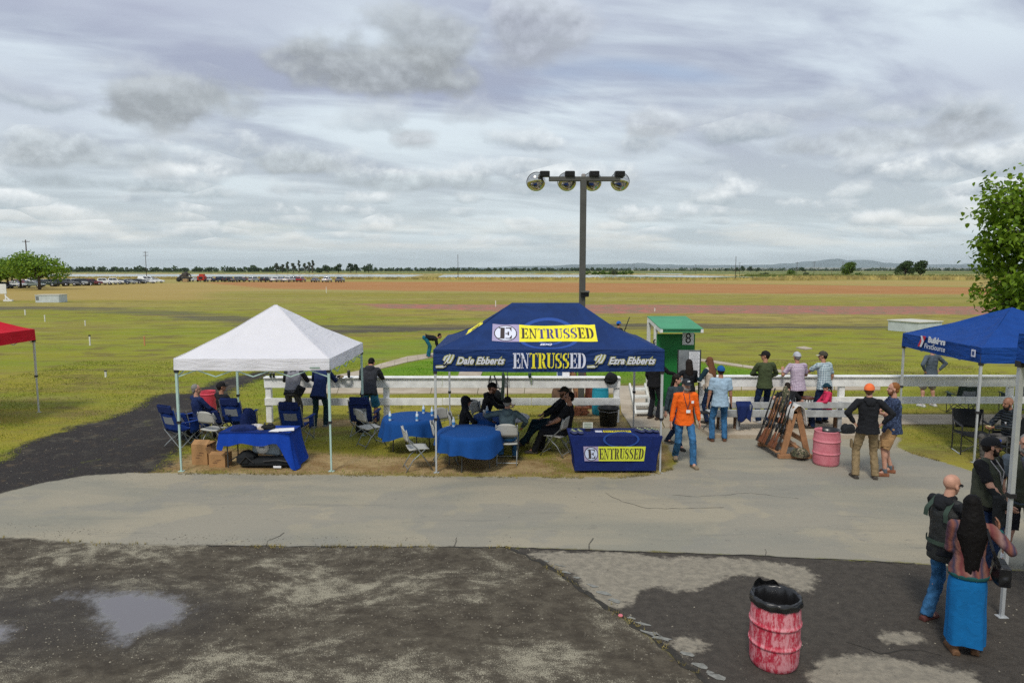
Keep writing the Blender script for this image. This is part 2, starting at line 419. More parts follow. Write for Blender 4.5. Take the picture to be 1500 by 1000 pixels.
def ground_nodes(nt, b):
    pos = nt.node('ShaderNodeNewGeometry').outputs['Position']
    gx, gy, gz = nt.sep(pos)
    n_f = nt.noise(pos, 1.6, 6, .65)
    n_ff = nt.noise(pos, 9, 5, .7)
    n_fff = nt.noise(pos, 45, 3, .7)
    farv = nt.comb(nt.m('MULTIPLY', gx, .25), gy, 0)
    n_l = nt.noise(farv, .28, 5, .6)
    n_xl = nt.noise(farv, .05, 4, .55)
    far = nt.ss(gy, 25, 60)
    def mask(name, amp, w, amp_far=None):
        a = nt.attr(name)
        nn = nt.m('SUBTRACT', nt.m('ADD', nt.m('MULTIPLY', n_f, .6), nt.m('MULTIPLY', n_ff, .4)), .5)
        v = nt.m('ADD', a, nt.m('MULTIPLY', nn, amp))
        if amp_far is not None:
            nl = nt.m('SUBTRACT', nt.m('ADD', nt.m('MULTIPLY', n_l, .65), nt.m('MULTIPLY', n_f, .35)), .5)
            v = nt.m('ADD', v, nt.m('MULTIPLY', nt.m('MULTIPLY', nl, amp_far), far))
            w = nt.fmix(far, w, max(w, amp_far*.12))
            return nt.ss(v, nt.m('MULTIPLY', w, -1.0), w)
        return nt.ss(v, -w, w)
    # grass
    streak = nt.noise(nt.comb(nt.m('MULTIPLY', gx, .10), gy, 7.0), .9, 5, .62)
    g_yel = nt.mix(n_ff, (.18, .170, .014), (.37, .32, .034))
    g_grn = nt.mix(n_ff, (.105, .155, .008), (.235, .275, .014))
    gsel = nt.ss(nt.m('ADD', nt.m('MULTIPLY', n_l, .55), nt.m('MULTIPLY', streak, .45)), .43, .60)
    grass = nt.mix(gsel, g_yel, g_grn)
    straw = nt.mix(n_ff, (.33, .245, .075), (.42, .33, .12))
    dryf = nt.ss(nt.m('ADD', nt.m('MULTIPLY', n_xl, .5), nt.m('MULTIPLY', streak, .5)), .44, .58, 0, .72)
    grass = nt.mix(nt.m('MULTIPLY', dryf, nt.fmix(nt.ss(gy, 28, 60), .40, 1.0)), grass, straw)
    grass = nt.mix(nt.m('MULTIPLY', mask('fieldgreen', 5, 2.5, 20), .38), grass, nt.mix(n_ff, (.165, .225, .008), (.27, .31, .014)))
    brown = nt.mix(n_ff, (.115, .085, .030), (.19, .15, .05))
    n_br = nt.noise(nt.comb(nt.m('MULTIPLY', gx, .5), gy, 3.0), .9, 6, .68)
    grass = nt.mix(nt.ss(n_br, .48, .64, 0, .78), grass, brown)
    n_b2 = nt.noise(nt.comb(nt.m('MULTIPLY', gx, .6), gy, 9.0), 4.5, 5, .72)
    grass = nt.mix(nt.m('MULTIPLY', nt.ss(n_b2, .53, .66, 0, .55), nt.m('SUBTRACT', 1.0, nt.m('MULTIPLY', far, .5))), grass, nt.mix(n_fff, (.16, .115, .04), (.29, .22, .09)))
    grass = nt.mix(nt.ss(n_fff, .55, .75, 0, .35), grass, (.05, .07, .012))
    lush = nt.mix(n_ff, (.085, .200, .008), (.150, .29, .012))
    grass = nt.mix(nt.m('MULTIPLY', mask('lush', 1.2, .5), .85), grass, lush)
    grass = nt.mix(nt.m('MULTIPLY', mask('lush2', 2.2, 1.2), .42), grass, lush)
    # worn and sun-dried patches, larger and stronger away from the lawn
    n_pt = nt.noise(nt.comb(nt.m('MULTIPLY', gx, .22), gy, 12.0), .35, 7, .70, .3)
    grass = nt.mix(nt.m('MULTIPLY', nt.ss(n_pt, .50, .64), nt.fmix(nt.ss(gy, 22, 45), .28, .62)), grass, nt.mix(n_f, (.16, .115, .040), (.30, .215, .075)))
    n_p2 = nt.noise(nt.comb(nt.m('MULTIPLY', gx, .18), gy, 22.0), .6, 6, .72, .3)
    grass = nt.mix(nt.ss(n_p2, .56, .68, 0, .45), grass, (.36, .33, .11))
    # distance: fields turn straw coloured
    f2 = nt.ss(gy, 55, 170)
    tanc = nt.mix(nt.ss(n_xl, .35, .65), (.30, .235, .060), (.36, .31, .11))
    grass = nt.mix(nt.m('MULTIPLY', f2, .62), grass, tanc)
    grass = nt.mix(nt.m('MULTIPLY', mask('tan', 1.0, .5, 26), .6), grass, (.40, .27, .09))
    f3 = nt.ss(gy, 600, 640)
    strips = nt.ss(nt.noise(nt.comb(nt.m('MULTIPLY', gx, .0006), nt.m('MULTIPLY', gy, .0045), 0), 1, 3, .5), .40, .60)
    grass = nt.mix(f3, grass, nt.mix(strips, (.075, .12, .022), (.27, .25, .09)))
    colr = grass
    soilc = nt.mix(nt.ss(n_f, .35, .65), (.24, .145, .065), (.40, .29, .15))
    soilc = nt.mix(nt.ss(n_ff, .5, .75), soilc, (.17, .11, .05))
    colr = nt.mix(nt.m('MULTIPLY', mask('soil', 1.3, .25), .92), colr, soilc)
    cind = nt.mix(nt.ss(n_fff, .35, .7), (.018, .016, .016), (.055, .048, .044))
    cind = nt.mix(nt.ss(nt.noise(pos, .9, 6, .75), .52, .66, 0, .6), cind, (.105, .095, .07))
    cind = nt.mix(nt.ss(n_f, .55, .75, 0, .5), cind, (.11, .085, .055))
    cind = nt.mix(nt.ss(nt.noise(pos, 2.3, 6, .78), .56, .68, 0, .55), cind, (.16, .115, .065))
    cind = nt.mix(nt.ss(nt.noise(pos, .7, 6, .8), .60, .68, 0, .6), cind, (.13, .14, .03))
    cind = nt.mix(nt.m('MULTIPLY', far, .75), cind, (.125, .105, .085))
    cpatch = nt.fmix(far, 1.0, nt.ss(nt.noise(nt.comb(nt.m('MULTIPLY', gx, .12), gy, 4.0), .9, 6, .7), .40, .56, .12, .85))
    colr = nt.mix(nt.m('MULTIPLY', mask('cinder', 2.3, .22, 9), cpatch), colr, cind)
    clay = nt.mix(nt.ss(streak, .35, .65), (.33, .140, .048), (.43, .215, .082))
    colr = nt.mix(nt.m('MULTIPLY', mask('clay', 1.0, .5, 22), .92), colr, clay)
    deb = nt.mix(nt.ss(nt.noise(nt.comb(nt.m('MULTIPLY', gx, .4), gy, 0), 1.6, 5, .8), .45, .58), (.20, .16, .11), (.48, .13, .13))
    colr = nt.mix(nt.m('MULTIPLY', mask('debris', 1.0, .5, 9), .85), colr, deb)
    # foreground gravel
    grain = nt.noise(pos, 80, 2, .6); grain2 = nt.noise(pos, 150, 2, .5)
    gp_ = nt.noise(nt.comb(nt.m('MULTIPLY', gx, .6), gy, 1.0), 1.0, 8, .72, .4)
    gp2 = nt.noise(nt.comb(nt.m('MULTIPLY', gx, .8), gy, 6.0), 4.5, 6, .75, .3)
    dens = nt.m('ADD', nt.m('MULTIPLY', nt.ss(gp_, .42, .62), .65), nt.m('MULTIPLY', nt.ss(gp2, .38, .64), .35))
    gv = nt.mix(nt.ss(gp2, .35, .65), (.060, .049, .036), (.105, .088, .064))
    gv = nt.mix(nt.ss(grain2, .35, .65, 0, .45), gv, (.035, .030, .024))
    thr = nt.m('SUBTRACT', .74, nt.m('MULTIPLY', dens, .32))
    gf = nt.ss(nt.m('SUBTRACT', nt.m('ADD', nt.m('MULTIPLY', grain, .7), nt.m('MULTIPLY', grain2, .3)), thr), -.03, .05)
    gv = nt.mix(nt.m('MULTIPLY', dens, .30), gv, (.23, .205, .155))
    gv = nt.mix(gf, gv, nt.mix(n_fff, (.22, .20, .15), (.44, .40, .30)))
    gv = nt.mix(nt.m('MULTIPLY', mask('damp', 1.6, .7), .72), gv, (.040, .034, .029))
    colr = nt.mix(mask('gravel', .28, .05), colr, gv)
    # asphalt path
    n_as = nt.noise(nt.comb(nt.m('MULTIPLY', gx, .35), gy, 2.0), .8, 6, .6, .3)
    asph = nt.mix(nt.ss(n_as, .36, .64), (.245, .235, .190), (.335, .298, .222))
    asph = nt.mix(nt.ss(grain, .46, .68, 0, .42), asph, (.15, .14, .12)); asph = nt.mix(nt.ss(grain2, .55, .70, 0, .35), asph, (.50, .46, .37))
    asph = nt.mix(nt.ss(nt.noise(nt.comb(nt.m('MULTIPLY', gx, .45), gy, 5.0), 2.0, 6, .78), .58, .72, 0, .5), asph, (.15, .145, .13))
    asph = nt.mix(nt.ss(nt.noise(pos, .35, 5, .6), .50, .53, 0, .40), asph, (.225, .218, .195))
    asph = nt.mix(nt.ss(nt.noise(pos, 7, 4, .7), .62, .70, 0, .55), asph, (.15, .14, .12))
    asph = nt.mix(nt.ss(nt.noise(nt.comb(nt.m('MULTIPLY', gx, .12), gy, 8.0), 3.2, 5, .7), .56, .70, 0, .40), asph, (.17, .165, .145))
    asph = nt.mix(nt.ss(nt.noise(pos, 18, 3, .7), .60, .72, 0, .4), asph, (.46, .42, .33))
    m_as = mask('asphalt', .42, .05)
    colr = nt.mix(m_as, colr, asph)
    wet = nt.mix(nt.ss(n_ff, .3, .7), (.048, .042, .036), (.078, .068, .057)); wet = nt.mix(nt.ss(grain, .56, .72, 0, .6), wet, (.17, .15, .12)); wet = nt.mix(nt.ss(grain2, .3, .42, .4, 0), wet, (.02, .018, .016))
    m_wet = mask('wetasphalt', .10, .02)
    m_dry = mask('dry', .75, .06)
    wcol = nt.mix(m_dry, wet, nt.mix(nt.ss(n_ff, .3, .7), (.20, .18, .145), (.31, .275, .215)))
    colr = nt.mix(m_wet, colr, wcol)
    m_p = mask('puddle', 1.25, .14)
    colr = nt.mix(m_p, colr, (.150, .140, .140))
    nt.put(b.inputs['Base Color'], colr)
    rg = nt.fmix(m_p, .93, .03)
    rg = nt.fmix(nt.m('MULTIPLY', nt.m('MULTIPLY', mask('damp', .9, .5), nt.m('SUBTRACT', 1.0, m_p)), .5), rg, .35)
    nt.put(b.inputs['Roughness'], rg)
    b.inputs['Specular IOR Level'].default_value = .5
    nt.put(b.inputs['Specular IOR Level'], nt.fmix(m_p, .18, 1.0))
    rough_k = nt.fmix(m_as, 1.0, .25)
    rough_k = nt.m('MULTIPLY', rough_k, nt.m('SUBTRACT', 1.0, m_p))
    h = nt.m('MULTIPLY', nt.m('ADD', n_ff, nt.m('MULTIPLY', n_fff, .6)), rough_k)
    nt.put(b.inputs['Normal'], nt.bump(h, .55, .05))
gmat = custom('ground_surface', ground_nodes, .9)
ground = np_mesh('ground', gverts, F, gmat, None, True); tag(ground, kind='structure')
for k, polys in POLY.items():
    v = np.full(GX.shape, -1e3)
    for p in polys: v = np.maximum(v, sdf(p, GX, GY))
    a = ground.data.attributes.new(k, 'FLOAT', 'POINT')
    a.data.foreach_set('value', np.clip(v, -60, 60).ravel().astype(np.float32))

# concrete walks: raised slabs with their joints
conc = custom('concrete', lambda nt, b: (nt.put(b.inputs['Base Color'], nt.mix(nt.ss(nt.noise(nt.node('ShaderNodeNewGeometry').outputs['Position'], 1.3, 6, .65), .35, .65), (.36, .295, .215), (.46, .39, .30))),
      nt.put(b.inputs['Normal'], nt.bump(nt.noise(nt.node('ShaderNodeNewGeometry').outputs['Position'], 60, 3, .6), .2, .01))), .9)
walk = bpy.data.objects.new('concrete_walkway', None); link(walk); tag(walk, kind='structure')
def slab(pts, h=.035, name='slab'):
    n = len(pts); mb = MB()
    V = [(x, y, -.03) for x, y in pts]+[(x, y, h) for x, y in pts]
    area = sum(pts[i][0]*pts[(i+1) % n][1]-pts[(i+1) % n][0]*pts[i][1] for i in range(n))
    if area < 0:
        pts = pts[::-1]; V = [(x, y, -.03) for x, y in pts]+[(x, y, h) for x, y in pts]
    f = [tuple(range(n, 2*n))]+[(i, (i+1) % n, n+(i+1) % n, n+i) for i in range(n)]
    mb.add(V, f); return mb.build(name, conc, walk)
def strip(L, Rr, k, h=.035, gap=.012):
    """slabs along a strip between two edge lines, joints left open"""
    def at(line, t):
        u = t*(len(line)-1); i = min(int(u), len(line)-2); f = u-i
        return Vector(line[i])*(1-f)+Vector(line[i+1])*f
    for i in range(k):
        a, b_ = i/k, (i+1)/k
        p = [at(L, a), at(L, b_), at(Rr, b_), at(Rr, a)]
        c = sum(p, Vector((0, 0)))/4
        p = [q+(c-q).normalized()*gap for q in p]
        slab([tuple(q) for q in p], h)
Y0 = gp(430, 577)[1]; Y1 = gp(430, 566)[1]
strip([(W(425, Y0), Y0), (W(905, Y0), Y0)], [(W(430, Y1), Y1), (W(905, Y1), Y1)], 7)
Y2 = gp(430, 572)[1]
strip([(W(1018, Y2), Y2), (W(1290, Y2), Y2)], [(W(1018, Y1), Y1), (W(1290, Y1), Y1)], 4)
strip([gp(470, 566), gp(500, 558), gp(526, 551.5), gp(557, 541), gp(597, 531), gp(628, 525), gp(665, 520)], [gp(440, 563), gp(480, 553), gp(528, 543), gp(559, 533), gp(597, 522.5), gp(625, 519), gp(660, 514)], 12)
strip([gp(666, 565), gp(673, 545), gp(690, 522)], [gp(699, 565), gp(707, 545), gp(712, 522)], 4)
strip([gp(1000, 526), gp(1024, 528.5), gp(1098, 540), gp(1147, 547), gp(1190, 554), gp(1230, 563)], [gp(1000, 523), gp(1024, 525.5), gp(1098, 536.5), gp(1147, 543), gp(1190, 549.5), gp(1240, 558)], 8)
# apron between the fences, then the terrace in front of the long bench and the walk to the right
yA, yB, yC = gp(950, 577)[1], gp(950, 604)[1], gp(950, 627)[1]
slab([(W(907, yA), yA), (W(985, yA), yA), (W(985, Y1), Y1), (W(907, Y1), Y1)])
slab([(W(989, yA), yA), (W(1017, yA), yA), (W(1017, Y1), Y1), (W(989, Y1), Y1)])
slab([(W(910, yB), yB), (W(962, yB), yB), (W(960, yA)-.01, yA-.015), (W(907, yA), yA-.015)])
slab([(W(963, yB), yB), (W(1016, yB), yB), (W(1012, yA), yA-.015), (W(961, yA), yA-.015)])
slab([gp(925, 627), gp(972, 627), (W(962, yB), yB-.015), (W(910, yB), yB-.015)])
slab([gp(974, 627), gp(1018, 626), (W(1014, yB), yB-.015), (W(963, yB)+.02, yB-.015)])
yF, yR = gp(1100, 642)[1], gp(1100, 604)[1]
xx = [W(1020, yR)]+[W(1044, yF)+i*1.25 for i in range(0, 5)]
slab([gp(1020, 626), gp(1043, 641.5), (W(1044, yF)+1.24, yF), (W(1044, yF)+1.24, yR), (W(1016, yR), yR)], .085)
for i in range(1, 3):
    x0 = W(1044, yF)+i*1.25; slab([(x0, yF), (x0+1.24, yF), (x0+1.24, yR), (x0, yR)], .085)
yr0, yr1 = gp(1400, 622)[1], gp(1400, 608)[1]
x0 = W(1044, yF)+3*1.25
slab([(x0, yF), (x0+.5, yF), (x0+.75, yr0), (x0+.75, yR), (x0, yR)], .085)
for i in range(8):
    a = x0+.77+i*1.3; slab([(a, yr0), (a+1.288, yr0), (a+1.288, yr1), (a, yr1)], .03)
pad = slab([gp(1166, 510), gp(1180, 513), gp(1190, 511.5), gp(1178, 508.5)], .06)

# cracks and broken seams in the paving
crk = mat('crack_dark', (.030, .027, .022), .95, noise=.3)
crl = mat('crack_light', (.10, .092, .075), .95, noise=.3)
def crack(pts, w, name='pavement_crack', jag=.05, z=.004, m_=None, seed=0, sub=5):
    r = random.Random(seed); P = [Vector(gp(*p)) for p in pts]; Q = []
    for a, b_ in zip(P, P[1:]):
        nn = max(2, int((b_-a).length/.12))
        for i in range(nn):
            t = i/nn; q = a.lerp(b_, t); Q.append(q+Vector((r.uniform(-jag, jag), r.uniform(-jag, jag))))
    Q.append(P[-1]); V = []; f = []
    for i, q in enumerate(Q):
        t = (Q[min(i+1, len(Q)-1)]-Q[max(0, i-1)]).normalized(); nrm = Vector((-t.y, t.x))
        ww = w*r.uniform(.35, 1.3)
        V += [(q.x-nrm.x*ww, q.y-nrm.y*ww, z), (q.x+nrm.x*ww, q.y+nrm.y*ww, z)]
    for i in range(len(Q)-1): f.append((2*i, 2*i+1, 2*i+3, 2*i+2))
    o = mesh_obj(name, V, f, m_ or crk); tag(o, kind='structure'); return o
crack([(742, 801), (790, 822), (830, 846), (890, 888), (960, 938), (1030, 992), (1060, 1040)], .038, jag=.035, seed=1)
crack([(300, 799), (500, 800.5), (742, 801.5), (900, 807)], .016, jag=.02, seed=2)
crack([(900, 807), (1100, 813.5), (1340, 825)], .014, jag=.02, seed=3)
crack([(390, 800), (393, 792), (410, 784), (416, 780)], .009, jag=.012, seed=4, m_=crl)
crack([(665, 800), (668, 792), (669, 787)], .008, jag=.010, seed=5, m_=crl)
crack([(862, 806), (864, 797), (869, 788)], .010, jag=.012, seed=6, m_=crl)
crack([(1121, 813), (1122, 806), (1121, 804)], .008, jag=.010, seed=7, m_=crl)
crack([(888, 722), (910, 734), (950, 744), (1000, 745), (1060, 743)], .006, jag=.025, seed=8, m_=crl)
crack([(985, 725), (1020, 727), (1100, 722), (1170, 730)], .005, jag=.025, seed=9, m_=crl)
0 and crack([(1392, 706), (1383, 699), (1391, 693), (1380, 688)], .014, jag=.03, seed=10)
crack([(1240, 940), (1290, 958), (1340, 950), (1380, 960)], .008, jag=.04, seed=11)
slk = mat('seam_patch', (.20, .20, .18), .8, noise=.25, nscale=20)
def chip(px, py, w, h, seed):
    r = random.Random(seed); cx, cy = gp(px, py); V = []
    tilt = -.55
    for k in range(9):
        a = 2*math.pi*k/9; rr = r.uniform(.45, 1.2); u, v_ = math.cos(a)*w*rr*1.15, math.sin(a)*h*rr; V.append((cx+u*math.cos(tilt)-v_*math.sin(tilt), cy+u*math.sin(tilt)+v_*math.cos(tilt), .006))
    o = mesh_obj('asphalt_chip', V, [tuple(range(9))], slk); tag(o, kind='structure')
for i, (px, py, w, h) in enumerate([(828, 838, .07, .03), (845, 846, .06, .03), (820, 828, .07, .02), (868, 858, .10, .04), (885, 868, .13, .05), (900, 880, .07, .05), (940, 913, .10, .03), (955, 928, .16, .05), (968, 934, .12, .05), (925, 905, .06, .03), (1008, 958, .07, .05), (1025, 975, .09, .05), (1048, 990, .11, .05), (800, 822, .05, .02), (1040, 985, .05, .03)]):
    chip(px, py, w, h, i)

# loose stones on the gravel, blades of grass on the lawn: real relief, nobody could count it
def scatter_pts(n, x0, x1, y0, y1, test, bias=1.0):
    X = rng.uniform(x0, x1, n); Y = y0+(y1-y0)*rng.uniform(0, 1, n)**bias
    k_ = test(X, Y)
    return X[k_], Y[k_]
grav = POLY['gravel'][0]; wetp = POLY['wetasphalt'][0]
def vnoise(X, Y, s):
    return np.array([mnoise.noise(Vector((x*s, y*s*1.6, 0))) for x, y in zip(X, Y)])
X, Y = scatter_pts(60000, -9, 9.5, 5.3, 11.2, lambda x, y: (sdf(grav, x, y) > -.15) & (sdf(POLY['puddle'][0], x, y) < -.02), 1.2)
kk = vnoise(X, Y, .8)+rng.uniform(-.35, .35, len(X)) > -.05; X, Y = X[kk], Y[kk]
XB_, YB_ = scatter_pts(1500, 0, 10, 5.3, 10.5, lambda x, y: sdf(wetp, x, y) > 0, 1.2)
X3, Y3 = scatter_pts(2600, -12, -6, 12.5, 20, lambda x, y: sdf(POLY['cinder'][0], x, y) > 0, 1.2)
X = np.concatenate([X, XB_, X3]); Y = np.concatenate([Y, YB_, Y3]); n = len(X)
s = .0028+.0075*rng.uniform(0, 1, n)**3
tmpl = np.array([(-1, -.8, 0), (1, -.7, 0), (.9, .9, 0), (-.8, 1, 0), (.1, .05, .9)])
an = rng.uniform(0, 6.28, n); ca, sa = np.cos(an), np.sin(an)
V = np.zeros((n, 5, 3)); el_ = rng.uniform(.6, 1.3, (n, 5))
V[:, :, 0] = X[:, None]+s[:, None]*el_*(tmpl[None, :, 0]*ca[:, None]-tmpl[None, :, 1]*sa[:, None])
V[:, :, 1] = Y[:, None]+s[:, None]*el_*(tmpl[None, :, 0]*sa[:, None]+tmpl[None, :, 1]*ca[:, None])
V[:, :, 2] = tmpl[None, :, 2]*s[:, None]*1.1
Ft = np.array([(0, 1, 4), (1, 2, 4), (2, 3, 4), (3, 0, 4)])
Fs = (np.arange(n)[:, None, None]*5+Ft[None]).reshape(-1, 3)
def stone_nodes(nt, b):
    rv = nt.attr('tone'); nt.put(b.inputs['Base Color'], nt.mix(rv, (.06, .052, .042), (.30, .27, .205)))
stm = custom('loose_stone', stone_nodes, .85)
st = np_mesh('gravel', V.reshape(-1, 3), Fs, stm); tag(st, 'loose pale and dark stones scattered over the car park gravel', 'gravel', kind='stuff')
# dry weeds rooted in the seams of the drive
at_ = st.data.attributes.new('tone', 'FLOAT', 'FACE'); at_.data.foreach_set('value', np.repeat(rng.uniform(0, 1, n)**1.6, 4).astype(np.float32))

asph_p = POLY['asphalt'][0]; cin0 = POLY['cinder'][0]
def gtest(x, y):
    ok = (sdf(asph_p, x, y) < -.05) & (sdf(cin0, x, y) < .25)
    so = np.maximum.reduce([sdf(p, x, y) for p in POLY['soil']])
    ok &= (so < .25) | (rng.uniform(0, 1, len(x)) < .12)
    ok &= ~((y > yr0) & (y < yr1) & (x > 8)) & ~((x > W(905, 18)) & (x < 9.6) & (y < yR+.05)) & ~((x > W(905, 20)) & (x < W(1020, 20)) & (y < Y1)) & ~((y > Y0-.05) & (y < Y1+.05) & (x > -8.2) & (x < 4))
    ok &= ~((y > Y2-.05) & (y < Y1+.05) & (x > 4) & (x < 14))
    return ok
X, Y = scatter_pts(210000, -19, 19, 12.6, 30, gtest, 1.5)
n = len(X); hgt = rng.uniform(.012, .045, n)*(1+.6*(rng.uniform(0, 1, n) < .04)); wd = rng.uniform(.004, .010, n)*(Y/16)
an = rng.uniform(0, 6.28, n); lx, ly = rng.normal(0, .018, n), rng.normal(0, .018, n)
V = np.zeros((n, 3, 3))
V[:, 0, 0] = X-np.cos(an)*wd; V[:, 0, 1] = Y-np.sin(an)*wd
V[:, 1, 0] = X+np.cos(an)*wd; V[:, 1, 1] = Y+np.sin(an)*wd
V[:, 2, 0] = X+lx; V[:, 2, 1] = Y+ly; V[:, 2, 2] = hgt
V[:, :2, 2] = -.012
def blade_nodes(nt, b):
    rv = nt.attr('tone'); c = nt.mix(rv, (.095, .15, .012), (.30, .29, .045))
    c = nt.mix(nt.ss(rv, .86, .95), c, (.40, .31, .13))
    c = nt.mix(nt.attr('lushness'), c, nt.mix(rv, (.07, .19, .008), (.13, .29, .012)))
    nt.put(b.inputs['Base Color'], c); b.inputs['Specular IOR Level'].default_value = .15
blm = custom('grass_blade', blade_nodes, .8)
gr = np_mesh('grass', V.reshape(-1, 3), np.arange(n*3).reshape(-1, 3), blm); tag(gr, 'short mown grass around the fences and tents', 'grass', kind='stuff')
at_ = gr.data.attributes.new('tone', 'FLOAT', 'FACE'); at_.data.foreach_set('value', rng.uniform(0, 1, n).astype(np.float32))
lu = np.clip(np.maximum.reduce([sdf(p, X, Y) for p in POLY['lush']])*1.4+.5, 0, 1)
at_ = gr.data.attributes.new('lushness', 'FLOAT', 'FACE'); at_.data.foreach_set('value', lu.astype(np.float32))

# dry weeds rooted along the seams and the edge of the drive
WV = []
for pts, dens_ in (([(300, 800), (500, 801), (742, 802)], 210), ([(742, 802), (790, 822), (830, 846), (890, 888), (960, 938), (1030, 992)], 90), ([(200, 693), (400, 695), (560, 697), (750, 699), (900, 700), (955, 695), (984, 686)], 900), ([(0, 787), (130, 796), (300, 800)], 80), ([(1314, 655), (1350, 668), (1400, 682), (1450, 696)], 260)):
    P = [gp(*p) for p in pts]
    for k in range(dens_):
        i = rng.integers(0, len(P)-1); t_ = rng.uniform(); x = P[i][0]*(1-t_)+P[i+1][0]*t_+rng.normal(0, .035); y = P[i][1]*(1-t_)+P[i+1][1]*t_+rng.normal(0, .03)
        if mnoise.noise(Vector((x*1.5, y, 5))) < -.1: continue
        for q in range(5):
            a = rng.uniform(0, 6.28); h = rng.uniform(.015, .06); w = rng.uniform(.002, .005)
            WV += [(x-math.cos(a)*w, y-math.sin(a)*w, 0), (x+math.cos(a)*w, y+math.sin(a)*w, 0), (x+rng.normal(0, .025), y+rng.normal(0, .025), h)]
wd_ = np_mesh('weeds', np.array(WV), np.arange(len(WV)).reshape(-1, 3), mat('weed_dry', (.26, .21, .07), .95, noise=.5, nscale=3)); tag(wd_, 'dry weeds along the cracks and edges of the asphalt drive', 'weeds', kind='stuff')
# ------------------------------------------------------------------ ponds, levees, hills, far woods
def water_nodes(nt, b):
    pos = nt.node('ShaderNodeNewGeometry').outputs['Position']
    x, y, z = nt.sep(pos)
    n = nt.noise(nt.comb(nt.m('MULTIPLY', x, .02), nt.m('MULTIPLY', y, .08), 0), 1, 4, .6)
    nt.put(b.inputs['Base Color'], nt.mix(nt.ss(n, .35, .65), (.22, .25, .24), (.34, .36, .34)))
    b.inputs['Roughness'].default_value = .12
    nt.put(b.inputs['Normal'], nt.bump(nt.noise(pos, .9, 4, .6), .25, .3))
wat = custom('pond_water', water_nodes, .1)
def flat(name, pts, z, m_, kind='structure'):
    o = mesh_obj(name, [(x, y, z) for x, y in pts], [tuple(range(len(pts)))], m_); tag(o, kind=kind); return o
def dpt(px, D): return (W(px, D), D)
flat('pond', [dpt(60, 345), dpt(200, 335), dpt(420, 325), dpt(596, 318), dpt(628, 560), dpt(520, 640), dpt(300, 660), dpt(40, 690)], .05, wat)
flat('pond', [dpt(632, 318), dpt(760, 316), dpt(900, 312), dpt(1010, 300), dpt(1160, 282), dpt(1168, 330), dpt(1010, 520), dpt(900, 560), dpt(700, 600), dpt(650, 560)], .05, wat)
flat('pond', [dpt(720, 700), dpt(1000, 640), dpt(1000, 760), dpt(720, 900)], .05, wat)
dry_g = mat('levee_grass', (.33, .26, .09), .95, noise=.35, nscale=.3)
grn_g = mat('levee_green', (.10, .14, .035), .95, noise=.35, nscale=.3)
def levee(pts, w, h, m_, name='levee'):
    V = []; f = []; r = random.Random(len(name)+int(pts[0][0]))
    Q = []
    for a, b_ in zip(pts, pts[1:]):
        a = Vector(a); b_ = Vector(b_); n = max(2, int((b_-a).length/6))
        Q += [a.lerp(b_, i/n) for i in range(n)]
    Q.append(Vector(pts[-1]))
    for i, q in enumerate(Q):
        t = (Q[min(i+1, len(Q)-1)]-Q[max(0, i-1)]).normalized(); nn = Vector((-t.y, t.x))
        hh = h*r.uniform(.6, 1.25)
        for k, (o, z) in enumerate(((-1, -.05), (-.6, .7), (0, 1), (.6, .7), (1, -.05))):
            V.append((q.x+nn.x*w*o, q.y+nn.y*w*o, max(-.05, z*hh)))
    for i in range(len(Q)-1):
        for k in range(4): f.append((i*5+k, i*5+k+1, i*5+k+6, i*5+k+5))
    o = mesh_obj(name, V, f, m_, None, True); tag(o, kind='structure'); return o
levee([dpt(598, 316), dpt(610, 400), dpt(632, 600)], 3.0, .5, dry_g)
levee([dpt(880, 420), dpt(1000, 345), dpt(1180, 312)], 1.6, .45, grn_g)
levee([dpt(-100, 360), dpt(200, 348), dpt(420, 338), dpt(610, 322), dpt(900, 314), dpt(1010, 300), dpt(1160, 284)], 2.2, .5, dry_g)
levee([dpt(30, 700), dpt(520, 660), dpt(900, 650), dpt(1180, 420), dpt(1500, 380)], 5, .9, dry_g)
levee([dpt(1150, 330), dpt(1300, 300), dpt(1700, 290)], 6, .8, dry_g)
levee([dpt(560, 900), dpt(900, 900), dpt(1300, 900), dpt(2200, 900)], 14, 1.3, grn_g, 'crop_bank')
levee([dpt(960, 330), dpt(1100, 322), dpt(1220, 318)], 3, .7, grn_g)

# tall dry grass on the near bank
def tuft_belt(name, label, p0, p1, depth, n, h0, h1, m_, wk=1.0):
    t = rng.uniform(0, 1, n); X = p0[0]+(p1[0]-p0[0])*t+rng.normal(0, depth*.3, n); Y = p0[1]+(p1[1]-p0[1])*t+rng.uniform(-depth, depth, n)
    H = rng.uniform(h0, h1, n); w = H*rng.uniform(.25, .5, n)*wk; a = rng.uniform(-.6, .6, n)
    V = np.zeros((n, 5, 3))
    for k, (u, v) in enumerate(((-1, 0), (1, 0), (1.2, .55), (0, 1), (-1.2, .6))):
        V[:, k, 0] = X+np.cos(a)*w*u; V[:, k, 1] = Y+np.sin(a)*w*u; V[:, k, 2] = H*v-.05
    V[:, 3, 0] += rng.normal(0, .25, n)*H
    o = np_mesh(name, V.reshape(-1, 3), np.arange(n*5).reshape(-1, 5), m_); tag(o, label, 'grass', kind='stuff'); return o
straw_m = mat('dry_reed', (.36, .29, .10), .95, noise=.4, nscale=.15)
reed_m = mat('green_reed', (.12, .15, .035), .95, noise=.4, nscale=.15)
tuft_belt('tall_grass', 'belt of tall dry grass along the near edge of the ponds', dpt(60, 318), dpt(1180, 272), 9, 5200, .5, 1.3, straw_m)
tuft_belt('tall_grass', 'darker green reeds mixed in the grass by the ponds', dpt(100, 325), dpt(1150, 280), 7, 1500, .5, 1.2, reed_m)
tuft_belt('tall_grass', 'pale dry grass thicket on the bank right of the ponds', dpt(1160, 300), dpt(1430, 285), 12, 2200, .7, 1.9, straw_m)
